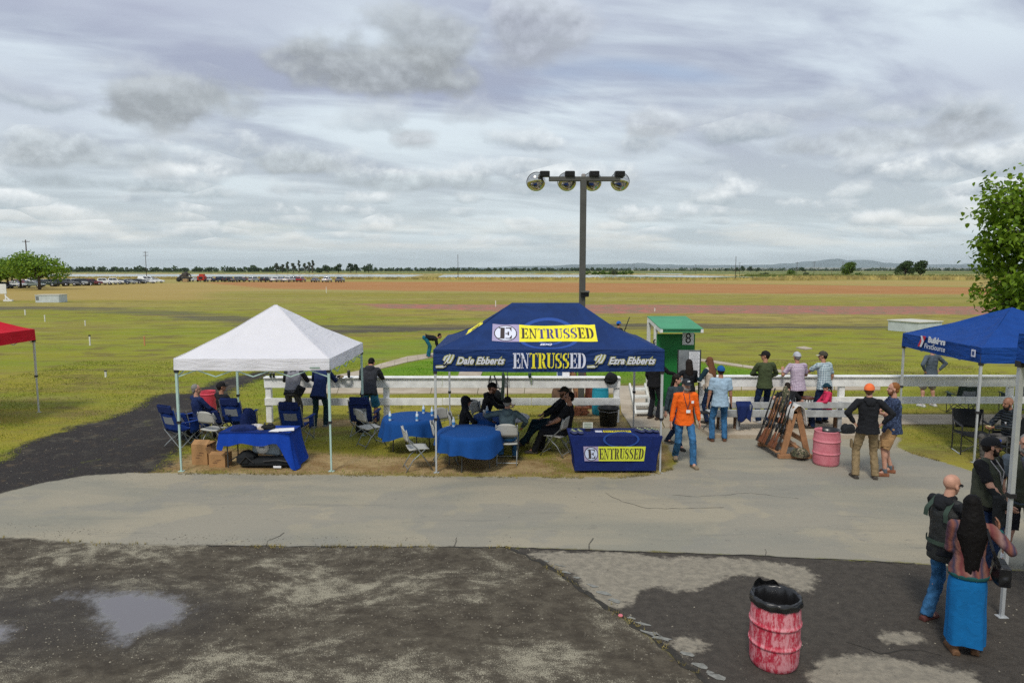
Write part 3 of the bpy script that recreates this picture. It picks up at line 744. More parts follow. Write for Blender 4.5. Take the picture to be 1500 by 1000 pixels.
tuft_belt('tall_grass', 'low green scrub on the far bank right of the ponds', dpt(1100, 420), dpt(1440, 360), 14, 1200, .7, 2.0, reed_m)

# hills
def ridge(name, D, px0, px1, hfun, m_, depth=2500, nx=160):
    V = []; f = []
    for i in range(nx+1):
        px = px0+(px1-px0)*i/nx; h = hfun(px)
        for k, (dd, kk) in enumerate(((0, 0), (.25, .55), (.6, .92), (1, 1.0), (1.6, .5))):
            Dk = D+depth*dd
            hh = h*kk*(1+.25*mnoise.noise(Vector((px*.03, k*1.7, 2))))
            V.append((W(px, D)*(Dk/D)**.3, Dk, hh-12))
    for i in range(nx):
        for k in range(4): f.append((i*5+k, i*5+5+k, i*5+6+k, i*5+k+1))
    o = mesh_obj(name, V, f, m_, None, True); tag(o, kind='structure'); return o
hillm = mat('hill_slope', (.13, .16, .15), .95, noise=.25, nscale=.0012)
hillf = mat('foothill_slope', (.26, .24, .17), .95, noise=.3, nscale=.0012)
def hprof(px):
    n = .5+.5*mnoise.noise(Vector((px*.009, 4.1, 0)))+.25*mnoise.noise(Vector((px*.035, 1.1, 0)))
    env = max(0, min(1, (px-480)/420))*max(.35, min(1, (1900-px)/350))
    bump = math.exp(-((px-1268)/75)**2)*.45
    return 20000*.0165*(.35+.50*n+bump)*env
ridge('hills', 20000, 480, 1900, hprof, hillm)
ridge('foothills', 15000, 880, 1900, lambda px: 15000*.0042*(1+.5*mnoise.noise(Vector((px*.02, 7, 0))))*min(1, (px-870)/150), hillf, 1500)

# foliage helpers
def leaf_cloud(centers, radii, n, size, seed=0, flat=.75, up=.3):
    """many leaf-clump faces spread through clusters; returns verts, faces"""
    r_ = np.random.default_rng(seed); C = np.array(centers); Rr = np.array(radii)
    w = Rr**2; k = r_.choice(len(C), n, p=w/w.sum())
    u = r_.normal(0, 1, (n, 3)); u /= np.linalg.norm(u, axis=1)[:, None]
    rad = r_.uniform(.35, 1.0, n)**.5*(1+r_.normal(0, .10, n))
    P = C[k]+u*(Rr[k]*rad)[:, None]*np.array([1, 1, flat])
    a = r_.normal(0, 1, (n, 3)); a /= np.linalg.norm(a, axis=1)[:, None]
    b = np.cross(a, u+r_.normal(0, .5, (n, 3))); b /= np.linalg.norm(b, axis=1)[:, None]+1e-9
    s = size*r_.uniform(.5, 1.2, n)
    V = np.zeros((n, 4, 3))
    V[:, 0] = P-a*s[:, None]; V[:, 1] = P+b*s[:, None]*.6; V[:, 2] = P+a*s[:, None]; V[:, 3] = P-b*s[:, None]*.6
    return V.reshape(-1, 3), np.arange(n*4).reshape(-1, 4)
def leafmat(name, c1, c2):
    def fn(nt, b):
        gi = nt.node('ShaderNodeNewGeometry'); rnd = gi.outputs['Random Per Island']
        nt.put(b.inputs['Base Color'], nt.mix(rnd, c1, c2)); b.inputs['Roughness'].default_value = .6
        b.inputs['Specular IOR Level'].default_value = .25
        tr = nt.node('ShaderNodeBsdfTranslucent'); nt.put(tr.inputs[0], nt.mix(rnd, tuple(x*1.3 for x in c1), tuple(min(1, x*1.5) for x in c2)))
        ms = nt.node('ShaderNodeMixShader'); ms.inputs[0].default_value = .25
        out = [n for n in nt.n if n.type == 'OUTPUT_MATERIAL'][0]
        nt.l.new(b.outputs[0], ms.inputs[1]); nt.l.new(tr.outputs[0], ms.inputs[2]); nt.l.new(ms.outputs[0], out.inputs[0])
    return custom(name, fn)
lf_dark = leafmat('leaf_dark', (.022, .045, .012), (.055, .095, .022))
lf_mid = leafmat('leaf_mid', (.05, .10, .012), (.11, .18, .022))
lf_bright = leafmat('leaf_bright', (.085, .17, .010), (.19, .29, .022))
lf_grey = leafmat('leaf_greygreen', (.05, .065, .035), (.10, .12, .06))
bark = mat('bark', (.085, .065, .05), .9, noise=.4, nscale=6, bump=.6, bscale=18)
def tree(label, cat, x, y, h, cw, trunk_h, lm, seed, n=900, size=.35, blobs=9, group=None, shape=1.0, name='tree'):
    t = thing(name, label, cat, (x, y, 0), 0, group); r = random.Random(seed)
    mb = MB(); tw = h*.035
    top = Vector((r.uniform(-.05, .05)*h, 0, trunk_h+(h-trunk_h)*.55))
    mb.tube([(0, 0, -.2), (r.uniform(-.02, .02)*h, 0, trunk_h*.6), (top.x*.5, 0, trunk_h), tuple(top)], [tw*1.4, tw, tw*.85, tw*.3], 7)
    cs, rs = [], []
    for i in range(blobs):
        a = r.uniform(0, 6.28); k = i/(max(1, blobs-1))
        rad = cw/2*r.uniform(.35, .75)*(1 if k < .6 else .6)
        c = Vector((math.cos(a)*rad, math.sin(a)*rad, trunk_h+(h-trunk_h)*(.18+.62*k*shape)))
        cr = cw*r.uniform(.16, .26); cs.append(tuple(c)); rs.append(cr)
        mb.tube([(top.x*.5*k, 0, trunk_h*(.8+.3*k)), ((c.x)*.5, c.y*.5, (c.z+trunk_h)*.5), tuple(c)], [tw*.5, tw*.3, tw*.1], 5)
    cs.append((0, 0, h-cw*.18)); rs.append(cw*.18)
    mb.build('trunk', bark, t, True)
    V, F_ = leaf_cloud(cs, rs, n, size, seed, .8)
    np_mesh('crown', V, F_, lm, t); return t

# long tree line at the back: reads as one mass
def woods(name, label, pts, D, n, h0, h1, lm, size=3.0, seed=1):
    r = random.Random(seed); cs, rs = [], []
    for i in range(n):
        px = pts[0]+(pts[1]-pts[0])*(i+r.uniform(-.5, .5))/n; DD = D*r.uniform(.97, 1.03)
        hh = r.uniform(h0, h1)*(1+.35*mnoise.noise(Vector((px*.05, seed, 0)))); x = W(px, DD)
        w = (pts[1]-pts[0])/1000*D/n
        for k in range(3): cs.append((x+r.uniform(-.9, .9)*w, DD, hh*(.10+.26*k)*r.uniform(.8, 1.15))); rs.append(max(hh*.42, w*.62))
    V, F_ = leaf_cloud(cs, rs, n*75, size, seed, .8)
    o = np_mesh(name, V, F_, lm); tag(o, label, 'woods', kind='stuff'); return o
woods('far_woods', 'long dark line of trees on the horizon at left', (-250, 420), 1500, 150, 9, 13, lf_dark, 2.6, 1)
woods('far_woods', 'thin line of trees on the horizon behind the ponds', (420, 900), 2300, 110, 9, 14, lf_dark, 3.2, 2)
woods('far_woods', 'faint line of trees at the foot of the hills', (880, 1500), 2900, 110, 7, 13, lf_dark, 3.6, 3)
woods('far_scrub', 'green scrub bank beyond the right pond', (860, 930), 620, 26, 2.2, 4.2, lf_mid, .8, 4)
for i, (px, h, w, D) in enumerate([(405, 15, 9, 1050), (414, 13, 8, 1060), (422, 17, 8, 1040), (430, 15, 9, 1060), (438, 19, 6, 1050), (447, 15, 8, 1050), (453, 17, 8, 1060), (458, 19, 7, 1040)]):
    tree(['leftmost', 'second', 'third', 'fourth', 'fifth', 'sixth', 'seventh', 'rightmost'][i]+' of eight tall thin trees in a row on the horizon', 'tree', W(px, D), D, h, w, h*.35, lf_grey, 40+i, 420, 1.0, 7, 'tall thin trees on the horizon')
for i, (px, h, w, D, lab) in enumerate([(479, 11, 18, 1000, 'round bushy tree right of the tall thin trees on the horizon'), (496, 13, 13, 1000, 'dense upright tree between two gaps on the horizon'), (514, 14, 11, 1000, 'narrow pair-crowned tree on the horizon'), (522, 13, 9, 1010, 'small tree touching the pair-crowned one on the horizon'), (540, 12, 20, 1000, 'wide low tree at the right end of the clump row on the horizon'),
                                     (468, 6, 12, 1000, 'low bush beside the tall thin trees on the horizon'),
                                     (1063, 8, 7, 1500, 'small lone tree under the hills, left of a tree clump'), (1078, 10, 14, 1500, 'first tree of the clump under the hills'), (1088, 13, 14, 1500, 'second tree of the clump under the hills'), (1099, 11, 16, 1500, 'third tree of the clump under the hills'), (1110, 9, 12, 1500, 'last tree of the clump under the hills'), (1175, 9, 14, 1400, 'small dark tree far behind a power pole')]):
    tree(lab, 'tree', W(px, D), D, h, w, h*.2, lf_dark, 60+i, 520, 1.1, 8)
tree('bushy light green tree standing by a pole in the right field', 'tree', W(1243, 430), 430, 9.2, 10, 1.2, lf_mid, 81, 1500, .6, 10)
tree('large dark round tree, left half of the pair in the right field', 'tree', W(1326, 400), 400, 9.6, 11, 1.2, lf_dark, 82, 2200, .55, 12)
tree('dark round tree, right half of the pair in the right field', 'tree', W(1348, 408), 408, 9.9, 9.0, 1.2, lf_dark, 83, 1800, .55, 11)
def bush(label, x, y, h, w, lm, seed, n=400, size=.35):
    r = random.Random(seed); cs = [(r.uniform(-.35, .35)*w, r.uniform(-.2, .2)*w, h*r.uniform(.3, .6)) for _ in range(6)]
    V, F_ = leaf_cloud(cs, [h*.42]*6, n, size, seed, .9)
    t = thing('bush', label, 'bush', (x, y, 0)); np_mesh('foliage', V, F_, lm, t)
    MB().tube([(0, 0, -.1), (0, 0, h*.4)], [.12, .06], 6).build('stem', bark, t); return t
bush('round yellow green bush standing alone beyond the right pond', W(1158, 480), 480, 4.6, 6.5, lf_mid, 90, 500, .5)
bush('pale green bush just right of the light green tree', W(1258, 430), 430, 2.6, 5, lf_mid, 91, 300, .4)
bush('low olive bush right of the lone yellow green bush', W(1180, 480), 480, 2.6, 6, lf_grey, 92, 300, .5)
bush('low bush to the left of the lone yellow green bush', W(1120, 520), 520, 2.4, 8, lf_grey, 93, 300, .5)
bush('small bushy clump on the levee near the light pole', W(898, 600), 600, 6.0, 6, lf_grey, 94, 300, .6)
for i, (px, D, h, w, lab) in enumerate([(12, 150, 6.0, 11, 'spreading bright green tree at the far left edge over parked cars'), (31, 152, 5.6, 10, 'bright green tree between the far left tree and the wide one'), (58, 140, 7.1, 11.5, 'wide bright green tree over the parked cars, its dark trunk showing')]):
    tree(lab, 'tree', W(px, D), D, h, w, 2.9, lf_bright, 100+i, 3600, .34, 16, 'shade trees over the parked cars', .75)
tree('bright green tree at the left end of the parked row', 'tree', W(-22, 148), 148, 6.2, 12, 2.9, lf_bright, 111, 2400, .36, 14, 'shade trees over the parked cars', .75)

# power poles
wood_d = mat('pole_wood', (.06, .045, .04), .9, noise=.3, nscale=4)
def power_pole(label, px, D, top, arms=1, w=.15):
    t = thing('power_pole', label, 'power pole', (W(px, D), D, 0), 0, 'wooden power poles across the plain')
    MB().tube([(0, 0, -.3), (0, 0, top)], [w, w*.7], 8).build('pole', wood_d, t, True)
    for k in range(arms):
        z = top-.6-k*1.3
        MB().box((0, .12, z), (2.3, .12, .14)).build('crossarm', wood_d, t)
        for xx_ in (-1.05, -.45, .45, 1.05): MB().tube([(xx_, .12, z+.07), (xx_, .12, z+.25)], .05, 6).build('insulator', mat('insulator', (.25, .25, .25), .4), t)
for args in [('power pole rising behind the far left trees', 42, 215, 13.4, 1, .22), ('power pole standing behind the white van', 215, 300, 12.2, 2), ('bare pole standing in the grass left of the light mast', 671, 285, 10.5, 0, .13),
             ('tall bare pole by the right pond', 1077, 272, 9.4, 0, .13), ('power pole behind the bare pole by the right pond', 1083, 520, 9.8, 1), ('left one of two power poles by the lone yellow green bush', 1167, 470, 9.6, 1),
             ('right one of two power poles by the lone yellow green bush', 1192, 470, 9.8, 1), ('power pole touching the light green tree', 1234, 520, 10.5, 1), ('short post left of the light green tree', 1218, 430, 4.6, 0, .12), ('small far power pole above the right pond', 1019, 640, 9.4, 1),
             ('power pole just left of the big near tree', 1435, 440, 9.5, 1), ('tiny far power pole above the pond near the light mast', 929, 1000, 13, 1)]:
    power_pole(*args)

# ------------------------------------------------------------------ vehicles
glassm = mat('car_glass', (.02, .025, .03), .12, spec=.6)
tyre = mat('tyre_rubber', (.02, .02, .02), .85); rimm = mat('wheel_rim', (.35, .35, .36), .35, metal=.8)
redl = mat('tail_lamp', (.35, .01, .01), .3); whl = mat('head_lamp', (.7, .7, .68), .2); blk = mat('black_plastic', (.02, .02, .022), .5)
CARCOL = {'white': (.72, .73, .73), 'silver': (.38, .40, .41), 'grey': (.13, .14, .15), 'black': (.015, .016, .02), 'dark green': (.03, .05, .045), 'dark blue': (.02, .035, .07), 'red': (.30, .015, .02), 'dark red': (.16, .02, .03), 'blue': (.03, .11, .35), 'grey green': (.20, .24, .22)}
def paint(c): return mat('car_paint_'+c.replace(' ', '_'), CARCOL[c], .3, coat=.6, spec=.5)
PROF = {
 'sedan': dict(L=4.7, Wd=1.8, low=[(-2.35, .35), (-2.3, .85), (-2.15, .95), (-1.3, 1.0), (1.1, .98), (2.1, .82), (2.33, .62), (2.35, .35)], cab=[(-1.75, .97), (-1.0, 1.38), (-.3, 1.45), (.35, 1.40), (1.25, .96)], wh=(-1.42, 1.42), wr=.33),
 'SUV': dict(L=4.7, Wd=1.9, low=[(-2.35, .45), (-2.35, 1.05), (-2.25, 1.12), (1.1, 1.12), (2.15, 1.02), (2.33, .8), (2.35, .45)], cab=[(-2.25, 1.1), (-2.0, 1.70), (-1.6, 1.76), (.2, 1.74), (.45, 1.68), (1.15, 1.1)], wh=(-1.4, 1.45), wr=.38),
 'jeep': dict(L=4.3, Wd=1.85, low=[(-2.1, .5), (-2.1, 1.15), (2.0, 1.15), (2.1, 1.05), (2.1, .5)], cab=[(-2.08, 1.13), (-2.05, 1.82), (.35, 1.82), (.65, 1.13)], wh=(-1.25, 1.35), wr=.42),
 'pickup': dict(L=5.6, Wd=1.98, low=[(-2.8, .55), (-2.8, 1.22), (-1.05, 1.22), (-1.0, 1.22), (1.4, 1.2), (2.6, 1.12), (2.78, .9), (2.8, .5)], cab=[(-1.05, 1.2), (-.95, 1.78), (-.6, 1.86), (.7, 1.84), (.9, 1.78), (1.45, 1.18)], wh=(-1.75, 1.8), wr=.42),
 'van': dict(L=5.4, Wd=1.98, low=[(-2.7, .45), (-2.7, 1.25), (1.5, 1.22), (2.45, 1.02), (2.68, .8), (2.7, .45)], cab=[(-2.68, 1.24), (-2.6, 1.95), (-2.4, 2.02), (.8, 2.0), (1.1, 1.92), (2.0, 1.16)], wh=(-1.6, 1.75), wr=.36)}
def make_car(kind):
    P = PROF[kind]; hw = P['Wd']/2
    t = bpy.data.objects.new(kind.lower() if kind != 'van' else 'van', None); link(t)
    def extr(mb, prof, w0, w1, zb, zt, closed_bottom=None):
        n = len(prof); V = []
        for s in (-1, 1):
            for (x, z) in prof:
                k = 0 if zt == zb else max(0, min(1, (z-zb)/(zt-zb))); w = w0+(w1-w0)*k; V.append((x, s*w, z))
        f = [tuple(range(n)), tuple(range(2*n-1, n-1, -1))]+[(i, n+i, n+(i+1) % n, (i+1) % n) for i in range(n)]
        mb.add(V, f)
    mb = MB(); extr(mb, P['low'], hw, hw*.97, .3, 1.2); zt = max(z for x, z in P['cab']); zb = P['cab'][0][1]
    extr(mb, P['cab'], hw*.93, hw*.76, zb, zt)
    body = mb.build('body', paint('white'), t)
    bv = body.modifiers.new('bevel', 'BEVEL'); bv.width = .05; bv.segments = 2; bv.limit_method = 'ANGLE'; bv.angle_limit = R(30)
    body.data.polygons.foreach_set('use_smooth', [True]*len(body.data.polygons))
    # side windows, windscreen, rear window: panes proud of the cabin
    cab = P['cab']; x0, x1 = cab[0][0], cab[-1][0]; xa, xb = cab[1][0], cab[-2][0]
    def wz(z): k = (z-zb)/(zt-zb); return hw*.93+(hw*.76-hw*.93)*k+.012
    za, zc_ = zb+.06, zt-.12
    nw = 2 if kind == 'sedan' or kind == 'jeep' else (2 if kind == 'pickup' else 3)
    for s in (-1, 1):
        L0, L1 = x0+.25, x1-.30; T0, T1 = xa+.12, xb-.05
        segs = nw if kind != 'van' else 2
        for i in range(segs):
            a, b_ = i/segs+.015, (i+1)/segs-.015
            if kind == 'van' : a, b_ = (.42, .68) if i == 0 else (.72, .98)
            q = [(L0+(L1-L0)*a, s*wz(za), za), (L0+(L1-L0)*b_, s*wz(za), za), (T0+(T1-T0)*b_, s*wz(zc_), zc_), (T0+(T1-T0)*a, s*wz(zc_), zc_)]
            MB().add(q, [(0, 1, 2, 3)]).build('window', glassm, t)
    def pane(pa, pb, name, k0=.12, k1=.86, off=.02):
        dx_, dz_ = pb[0]-pa[0], pb[1]-pa[1]; L = math.hypot(dx_, dz_); nx, nz = (dz_/L, -dx_/L)
        if (nx > 0) != (pa[0] > 0): nx, nz = -nx, -nz
        if nz < -.3: nx, nz = -nx, -nz
        q = []
        for kk, sg in ((k0, -1), (k0, 1), (k1, 1), (k1, -1)):
            x, z = pa[0]+dx_*kk+nx*off, pa[1]+dz_*kk+nz*off; q.append((x, sg*(wz(z)-.12), z))
        MB().add(q, [(0, 1, 2, 3)]).build(name, glassm, t)
    pane(cab[0], cab[1], 'rear_window'); pane(cab[-1], cab[-2], 'windscreen')
    for x in P['wh']:
        for s in (-1, 1):
            wr = P['wr']; M = Rx(R(90))
            w = MB().lathe([(wr*.6, -.12), (wr*.95, -.12), (wr, -.08), (wr, .08), (wr*.95, .12), (wr*.6, .12)], 18, (x, s*(hw-.10), wr), M).build('wheel', tyre, t, True)
            MB().lathe([(.01, -.13), (wr*.62, -.128), (wr*.62, .128), (.01, .13)], 14, (0, 0, 0), None).build('rim', rimm, w, True)
            rr = w.children[0]; rr.location = (x, s*(hw-.10), wr); rr.rotation_euler = (R(90), 0, 0)
    xr, xf = P['low'][0][0], P['low'][-1][0]
    for s in (-1, 1):
        MB().box((xr-.0, s*(hw-.18), .95), (.08, .18, .3)).build('tail_light', redl, t)
        MB().box((xf-.06, s*(hw-.28), .72), (.10, .36, .16)).build('headlight', whl, t)
    MB().box((xr-.02, 0, .5), (.14, hw*1.85, .2), None, .03).build('bumper', blk, t)
    MB().box((xf+.0, 0, .5), (.14, hw*1.8, .2), None, .03).build('bumper', blk, t)
    if kind == 'jeep':
        MB().lathe([(.01, -.1), (.36, -.1), (.38, 0), (.36, .1), (.01, .1)], 18, (-2.26, 0, 1.15), Ry(R(90))).build('spare_wheel', tyre, t, True)
    if kind == 'pickup':
        MB().box((-1.95, 0, 1.20), (1.5, 1.6, .06)).build('bed_cover', blk, t)
    return t
protos = {}
ORD = ['first', 'second', 'third', 'fourth', 'fifth', 'sixth', 'seventh', 'eighth', 'ninth', 'tenth', 'eleventh', 'twelfth', 'thirteenth', 'fourteenth', 'fifteenth', 'sixteenth', 'seventeenth', 'eighteenth', 'nineteenth', 'twentieth', 'twenty-first']
def park(kind, colr, px, D, rot, label, group):
    if kind not in protos: protos[kind] = make_car(kind); o = protos[kind]
    else: o = copy_tree(protos[kind])
    o.location = (W(px, D), D, 0); o.rotation_euler = (0, 0, R(rot))
    for ch in o.children:
        if ch.name.startswith('body'):
            ch.material_slots[0].link = 'OBJECT'; ch.material_slots[0].material = paint(colr)
    tag(o, label, 'car' if kind in ('sedan', 'SUV', 'jeep') else ('van' if kind == 'van' else 'pickup truck'), group)
GL = 'vehicles parked in the long row at left'
left_row = [('sedan', 'dark blue', 4, 150, 8, 'dark blue car half hidden behind the white board at far left'), ('sedan', 'white', 22, 158, 4, 'white sedan seen from the side right of the white board'), ('SUV', 'dark red', 32, 168, 10, 'dark red car behind the white sedan under the trees'),
 ('sedan', 'white', 41, 182, 15, 'white sedan behind the grey green sedan under the trees'), ('sedan', 'grey green', 49, 160, 6, 'grey green sedan seen from the side by the tree trunk'), ('SUV', 'grey', 54, 196, 20, 'grey car in the shade behind the tree trunk'), ('jeep', 'dark green', 70, 166, 12, 'dark green boxy off-roader just right of the tree trunk'),
 ('jeep', 'black', 86, 168, 50, 'black off-roader with a spare wheel on its back'), ('pickup', 'grey', 97, 172, 30, 'grey pickup next to the black off-roader'), ('pickup', 'silver', 111, 175, 28, 'silver pickup in the middle of the parked row'), ('jeep', 'black', 123, 176, 52, 'black off-roader between the silver pickup and a dark red one'),
 ('SUV', 'dark red', 135, 180, 48, 'dark red SUV beside the white pickups'), ('pickup', 'white', 150, 184, 24, 'white pickup, left one of two side by side in the row'), ('pickup', 'white', 165, 188, 30, 'white pickup, right one of two side by side in the row'), ('sedan', 'dark blue', 178, 192, 35, 'dark blue sedan right of the two white pickups'),
 ('sedan', 'silver', 188, 197, 38, 'silver sedan among dark sedans near the row end'), ('sedan', 'black', 196, 200, 38, 'black sedan just right of the silver sedan'), ('sedan', 'grey', 205, 203, 34, 'dark grey sedan left of the last white sedan'), ('sedan', 'white', 217, 206, 18, 'white sedan in front of the white van'),
 ('van', 'white', 216, 224, 8, 'white van with side window at the end of the row'), ('sedan', 'white', 229, 214, 24, 'white car at the very end of the long parked row')]
for a in left_row: park(*a[:5], a[5], GL)
GM = 'vehicles parked in the loose group before the pond'
mid = [('sedan', 'white', 286, 238, 60, 'white sedan between the machinery and the red machine'), ('SUV', 'white', 307, 236, 62, 'white SUV just right of the red machine'), ('pickup', 'dark blue', 322, 234, 68, 'dark blue pickup second in the loose group'), ('SUV', 'black', 336, 233, 72, 'black SUV third in the loose group'),
 ('pickup', 'grey', 349, 230, 74, 'dark grey pickup in front of the dark red car'), ('sedan', 'dark red', 358, 244, 70, 'dark red car peeking out behind the dark grey pickup'), ('SUV', 'silver', 372, 233, 80, 'silver SUV standing with a gap on both sides'), ('SUV', 'black', 389, 230, 82, 'black SUV left of the white pickups'),
 ('sedan', 'white', 398, 250, 82, 'white car peeking out behind the black SUV'), ('pickup', 'white', 405, 231, 84, 'white pickup beside the black SUV'), ('sedan', 'blue', 413, 248, 84, 'bright blue car between the two white pickups'), ('pickup', 'white', 423, 230, 80, 'white pickup right of the bright blue car'),
 ('SUV', 'grey', 431, 246, 84, 'grey SUV peeking out behind a white pickup'), ('SUV', 'red', 441, 231, 86, 'red SUV standing alone in the loose group'), ('sedan', 'grey', 462, 228, 88, 'dark grey car third from the right end of the group'), ('pickup', 'white', 479, 226, 88, 'white pickup second from the right end of the group'), ('pickup', 'grey', 498, 224, 90, 'dark grey pickup at the right end of the group')]
for a in mid: park(*a[:5], a[5], GM)
# farm machinery
machm = mat('rusty_dark_iron', (.06, .05, .045), .8, noise=.4, nscale=2); redp = mat('red_machine_paint', (.40, .03, .015), .5)
t = thing('farm_machine', 'dark rusty farm machine piled high at the left of the loose cars', 'machine', (W(271, 236), 236, 0))
MB().box((0, 0, 1.4), (4.2, 2.2, .5), None, .08).bar((-1.9, 0, 1.5), (.5, 0, 3.3), .5, .5).bar((.5, 0, 3.3), (2.2, 0, 2.0), .4, .4).box((.2, 0, 2.4), (1.7, 1.8, 1.4), None, .15).build('hull', machm, t)
for xx_ in (-1.6, 0, 1.6):
    MB().lathe([(.05, -.25), (.75, -.22), (.8, 0), (.75, .22), (.05, .25)], 14, (xx_, -1.1, .75), Rx(R(90))).build('wheel', tyre, t, True)
MB().box((-1.0, -1.3, 2.0), (.2, .1, 1.0)).bar((-2.4, 0, 1.2), (-3.0, 0, .3), .15, .15).bar((1.2, -1, 1.6), (2.5, -1, 3.2), .15, .15).build('arm', machm, t)
t = thing('tractor', 'red machine with open front beside the dark rusty one', 'tractor', (W(296, 232), 232, 0))
MB().box((0, 0, 1.3), (2.4, 2.0, 1.5), None, .12).box((0, .2, 2.3), (1.6, 1.4, .7), None, .1).build('body', redp, t)
MB().box((0, -1.02, 1.35), (1.3, .06, .8)).build('grille', blk, t)
for s in (-1, 1): MB().lathe([(.05, -.18), (.5, -.16), (.55, 0), (.5, .16), (.05, .18)], 12, (s*1.25, -.4, .55), Ry(R(90))).build('wheel', tyre, t, True)
t = thing('wooden_crate', 'small tan crate on the grass by the rusty machine', 'crate', (W(272, 226), 226, 0))
MB().box((0, 0, .55), (1.5, 1.0, 1.1)).build('box', mat('crate_tan', (.40, .27, .14), .8, noise=.2), t)
for k in range(3): MB().box((0, -.52, .2+.35*k), (1.56, .04, .16)).build('slat', mat('crate_tan', (.40, .27, .14)), t)

# ------------------------------------------------------------------ trap houses, markers, board
wpaint = mat('white_paint', (.70, .70, .67), .6, noise=.08, nscale=3, bump=.1, bscale=40)
gpaint = mat('pale_grey_paint', (.50, .55, .56), .7, noise=.10, nscale=2)
def trap_house(label, px, py, w, dpt_, h, rot, signs=False):
    x, y = gp(px, py); t = thing('trap_house', label, 'trap house', (x, y, 0), R(rot))
    MB().box((w/2, dpt_/2, h/2), (w, dpt_, h), None, .01).build('wall', gpaint, t)
    MB().box((w/2, dpt_/2, h+.03), (w+.14, dpt_+.14, .07), None, .02).build('roof', mat('trap_roof', (.52, .51, .45), .8, noise=.12), t)
    if signs:
        for k in (0, 1): MB().box((.24, -.02, h*.72-k*.24), (.34, .03, .13)).build('sign_plate', blk, t)
    else:
        MB().box((w/2, -.012, h*.5), (w*.5, .02, h*.5)).build('hatch', gpaint, t)
    return t
trap_house('low pale grey trap house with two small black plates, left field', 52, 443.3, 2.75, 1.9, .92, 6, True)
trap_house('low pale grey trap house right of the green shelter, by the blue canopy', 1345, 488, 2.15, 2.2, .66, 22)
t = thing('notice_board', 'white board on braced legs at the left edge of the field', 'board', (W(-6, 88), 88, 0))
MB().box((0, 0, 1.6), (2.9, .08, 1.25)).build('panel', wpaint, t)
for s in (-1, 1):
    MB().box((s*1.25, .06, .8), (.14, .1, 1.6)).build('leg', wpaint, t); MB().bar((s*1.25, -.05, .7), (s*1.25+.9, -.3, .05), .1, .1).build('brace', wpaint, t)
    MB().box((s*1.25+.5, -.2, .12), (1.1, .3, .24)).build('foot', wpaint, t)
postm = mat('marker_white', (.66, .66, .60), .7, noise=.15); orm = mat('marker_orange', (.50, .23, .10), .7)
for i, (px, py, ph, lab, mm) in enumerate([(37, 461.5, 8, 'white marker post nearest the trap house in the left field', postm), (66, 471, 10, 'white marker post below the first one in the left field', postm), (125, 477, 8, 'short white marker post right of the first two', postm), (132, 505.8, 16, 'tallest white marker post with a dark top', postm), (212, 506, 14, 'orange marker stake left of the white canopy', orm), (155, 552, 10, 'small dark topped stake between the red and white canopies', postm), (478, 429, 9, 'white marker post beside the orange earth strip', postm), (959, 456, 5, 'tiny white marker on the red debris strip', postm), (726, 449, 9, 'thin white marker behind the lettered canopy', postm)]):
    x, y = gp(px, py); h = ph/1000*y; t = thing('marker_post', lab, 'marker post', (x, y, 0), 0, 'marker posts in the fields')
    MB().box((0, 0, h*.42), (.055 if y < 60 else .09, .055, h*.86)).build('stake', mm, t)
    MB().box((0, 0, h*.91), (.08 if y < 60 else .11, .08, h*.12)).build('cap', blk if mm is postm and y < 40 else mm, t)
# ------------------------------------------------------------------ board fences
greyw = mat('weathered_wood', (.36, .37, .37), .85, noise=.18, nscale=5, bump=.4, bscale=30)
fencew = mat('fence_white', (.80, .805, .795), .65, noise=.11, nscale=4.5, bump=.3, bscale=22)
def fence(label, x0, x1, y, H, posts, joint, group=None):
    t = thing('board_fence', label, 'fence', (0, y, 0)); 
    for px_ in posts:
        MB().box((px_, .08, (H-.05)/2-.05), (.15, .12, H+.05), None, .008).build('post', fencew, t)
    n = max(1, round((x1-x0)/joint)); L = (x1-x0)/n; r = random.Random(int(x0*10))
    for i in range(n):
        a, b_ = x0+i*L+.004, x0+(i+1)*L-.004; c = (a+b_)/2
        MB().box((c, 0, H-.17+r.uniform(-.006, .006)), (b_-a, .036, .24), None, .004).build('top_rail', fencew, t)
        MB().box((c, 0, .56+r.uniform(-.008, .008)), (b_-a, .036, .19), Ry(r.uniform(-.003, .003)), .004).build('lower_rail', fencew, t)
        MB().box((c, .045, H-.02), (b_-a, .235, .038), None, .006).build('cap_board', fencew, t)
    return t
FH = 1.22
FXL, FXR = W(389, 17.7), W(908, 17.7)
fence('long white board fence behind the white and lettered canopies', FXL, FXR, 17.7, FH, [FXL+.09, W(566, 17.7), W(735, 17.7), FXR-.09], 2.4)
GXL = W(1022, 17.9)
fence('white board fence behind the long grey bench at right', GXL, 15.6, 17.9, FH, [GXL+.1, W(1232, 17.9), W(1479, 17.9), 15.4], 3.3)

# long weathered bench facing the field
t = thing('bench', 'long weathered grey plank bench in front of the right fence', 'bench', (0, 16.45, .085))
bx0, bx1 = W(1040, 16.4), W(1246, 16.4)
segs = [(bx0, W(1136, 16.4)), (W(1136, 16.4)+.02, bx1)]
for a, b_ in segs:
    MB().box(((a+b_)/2, 0, .63), (b_-a, .04, .15), None, .005).build('back_board', greyw, t)
    MB().box(((a+b_)/2, 0, .42), (b_-a, .04, .17), None, .005).build('back_board', greyw, t)
    MB().box(((a+b_)/2, .26, .42), (b_-a, .30, .045), None, .005).build('seat_board', greyw, t)
for px_ in (1058, 1083, 1160, 1232):
    x = W(px_, 16.4)
    MB().box((x, .25, .19), (.09, .09, .40)).build('leg', mat('brown_post', (.16, .09, .05), .85, noise=.2), t); MB().box((x, .06, .36), (.09, .05, .7)).build('back_post', greyw, t)
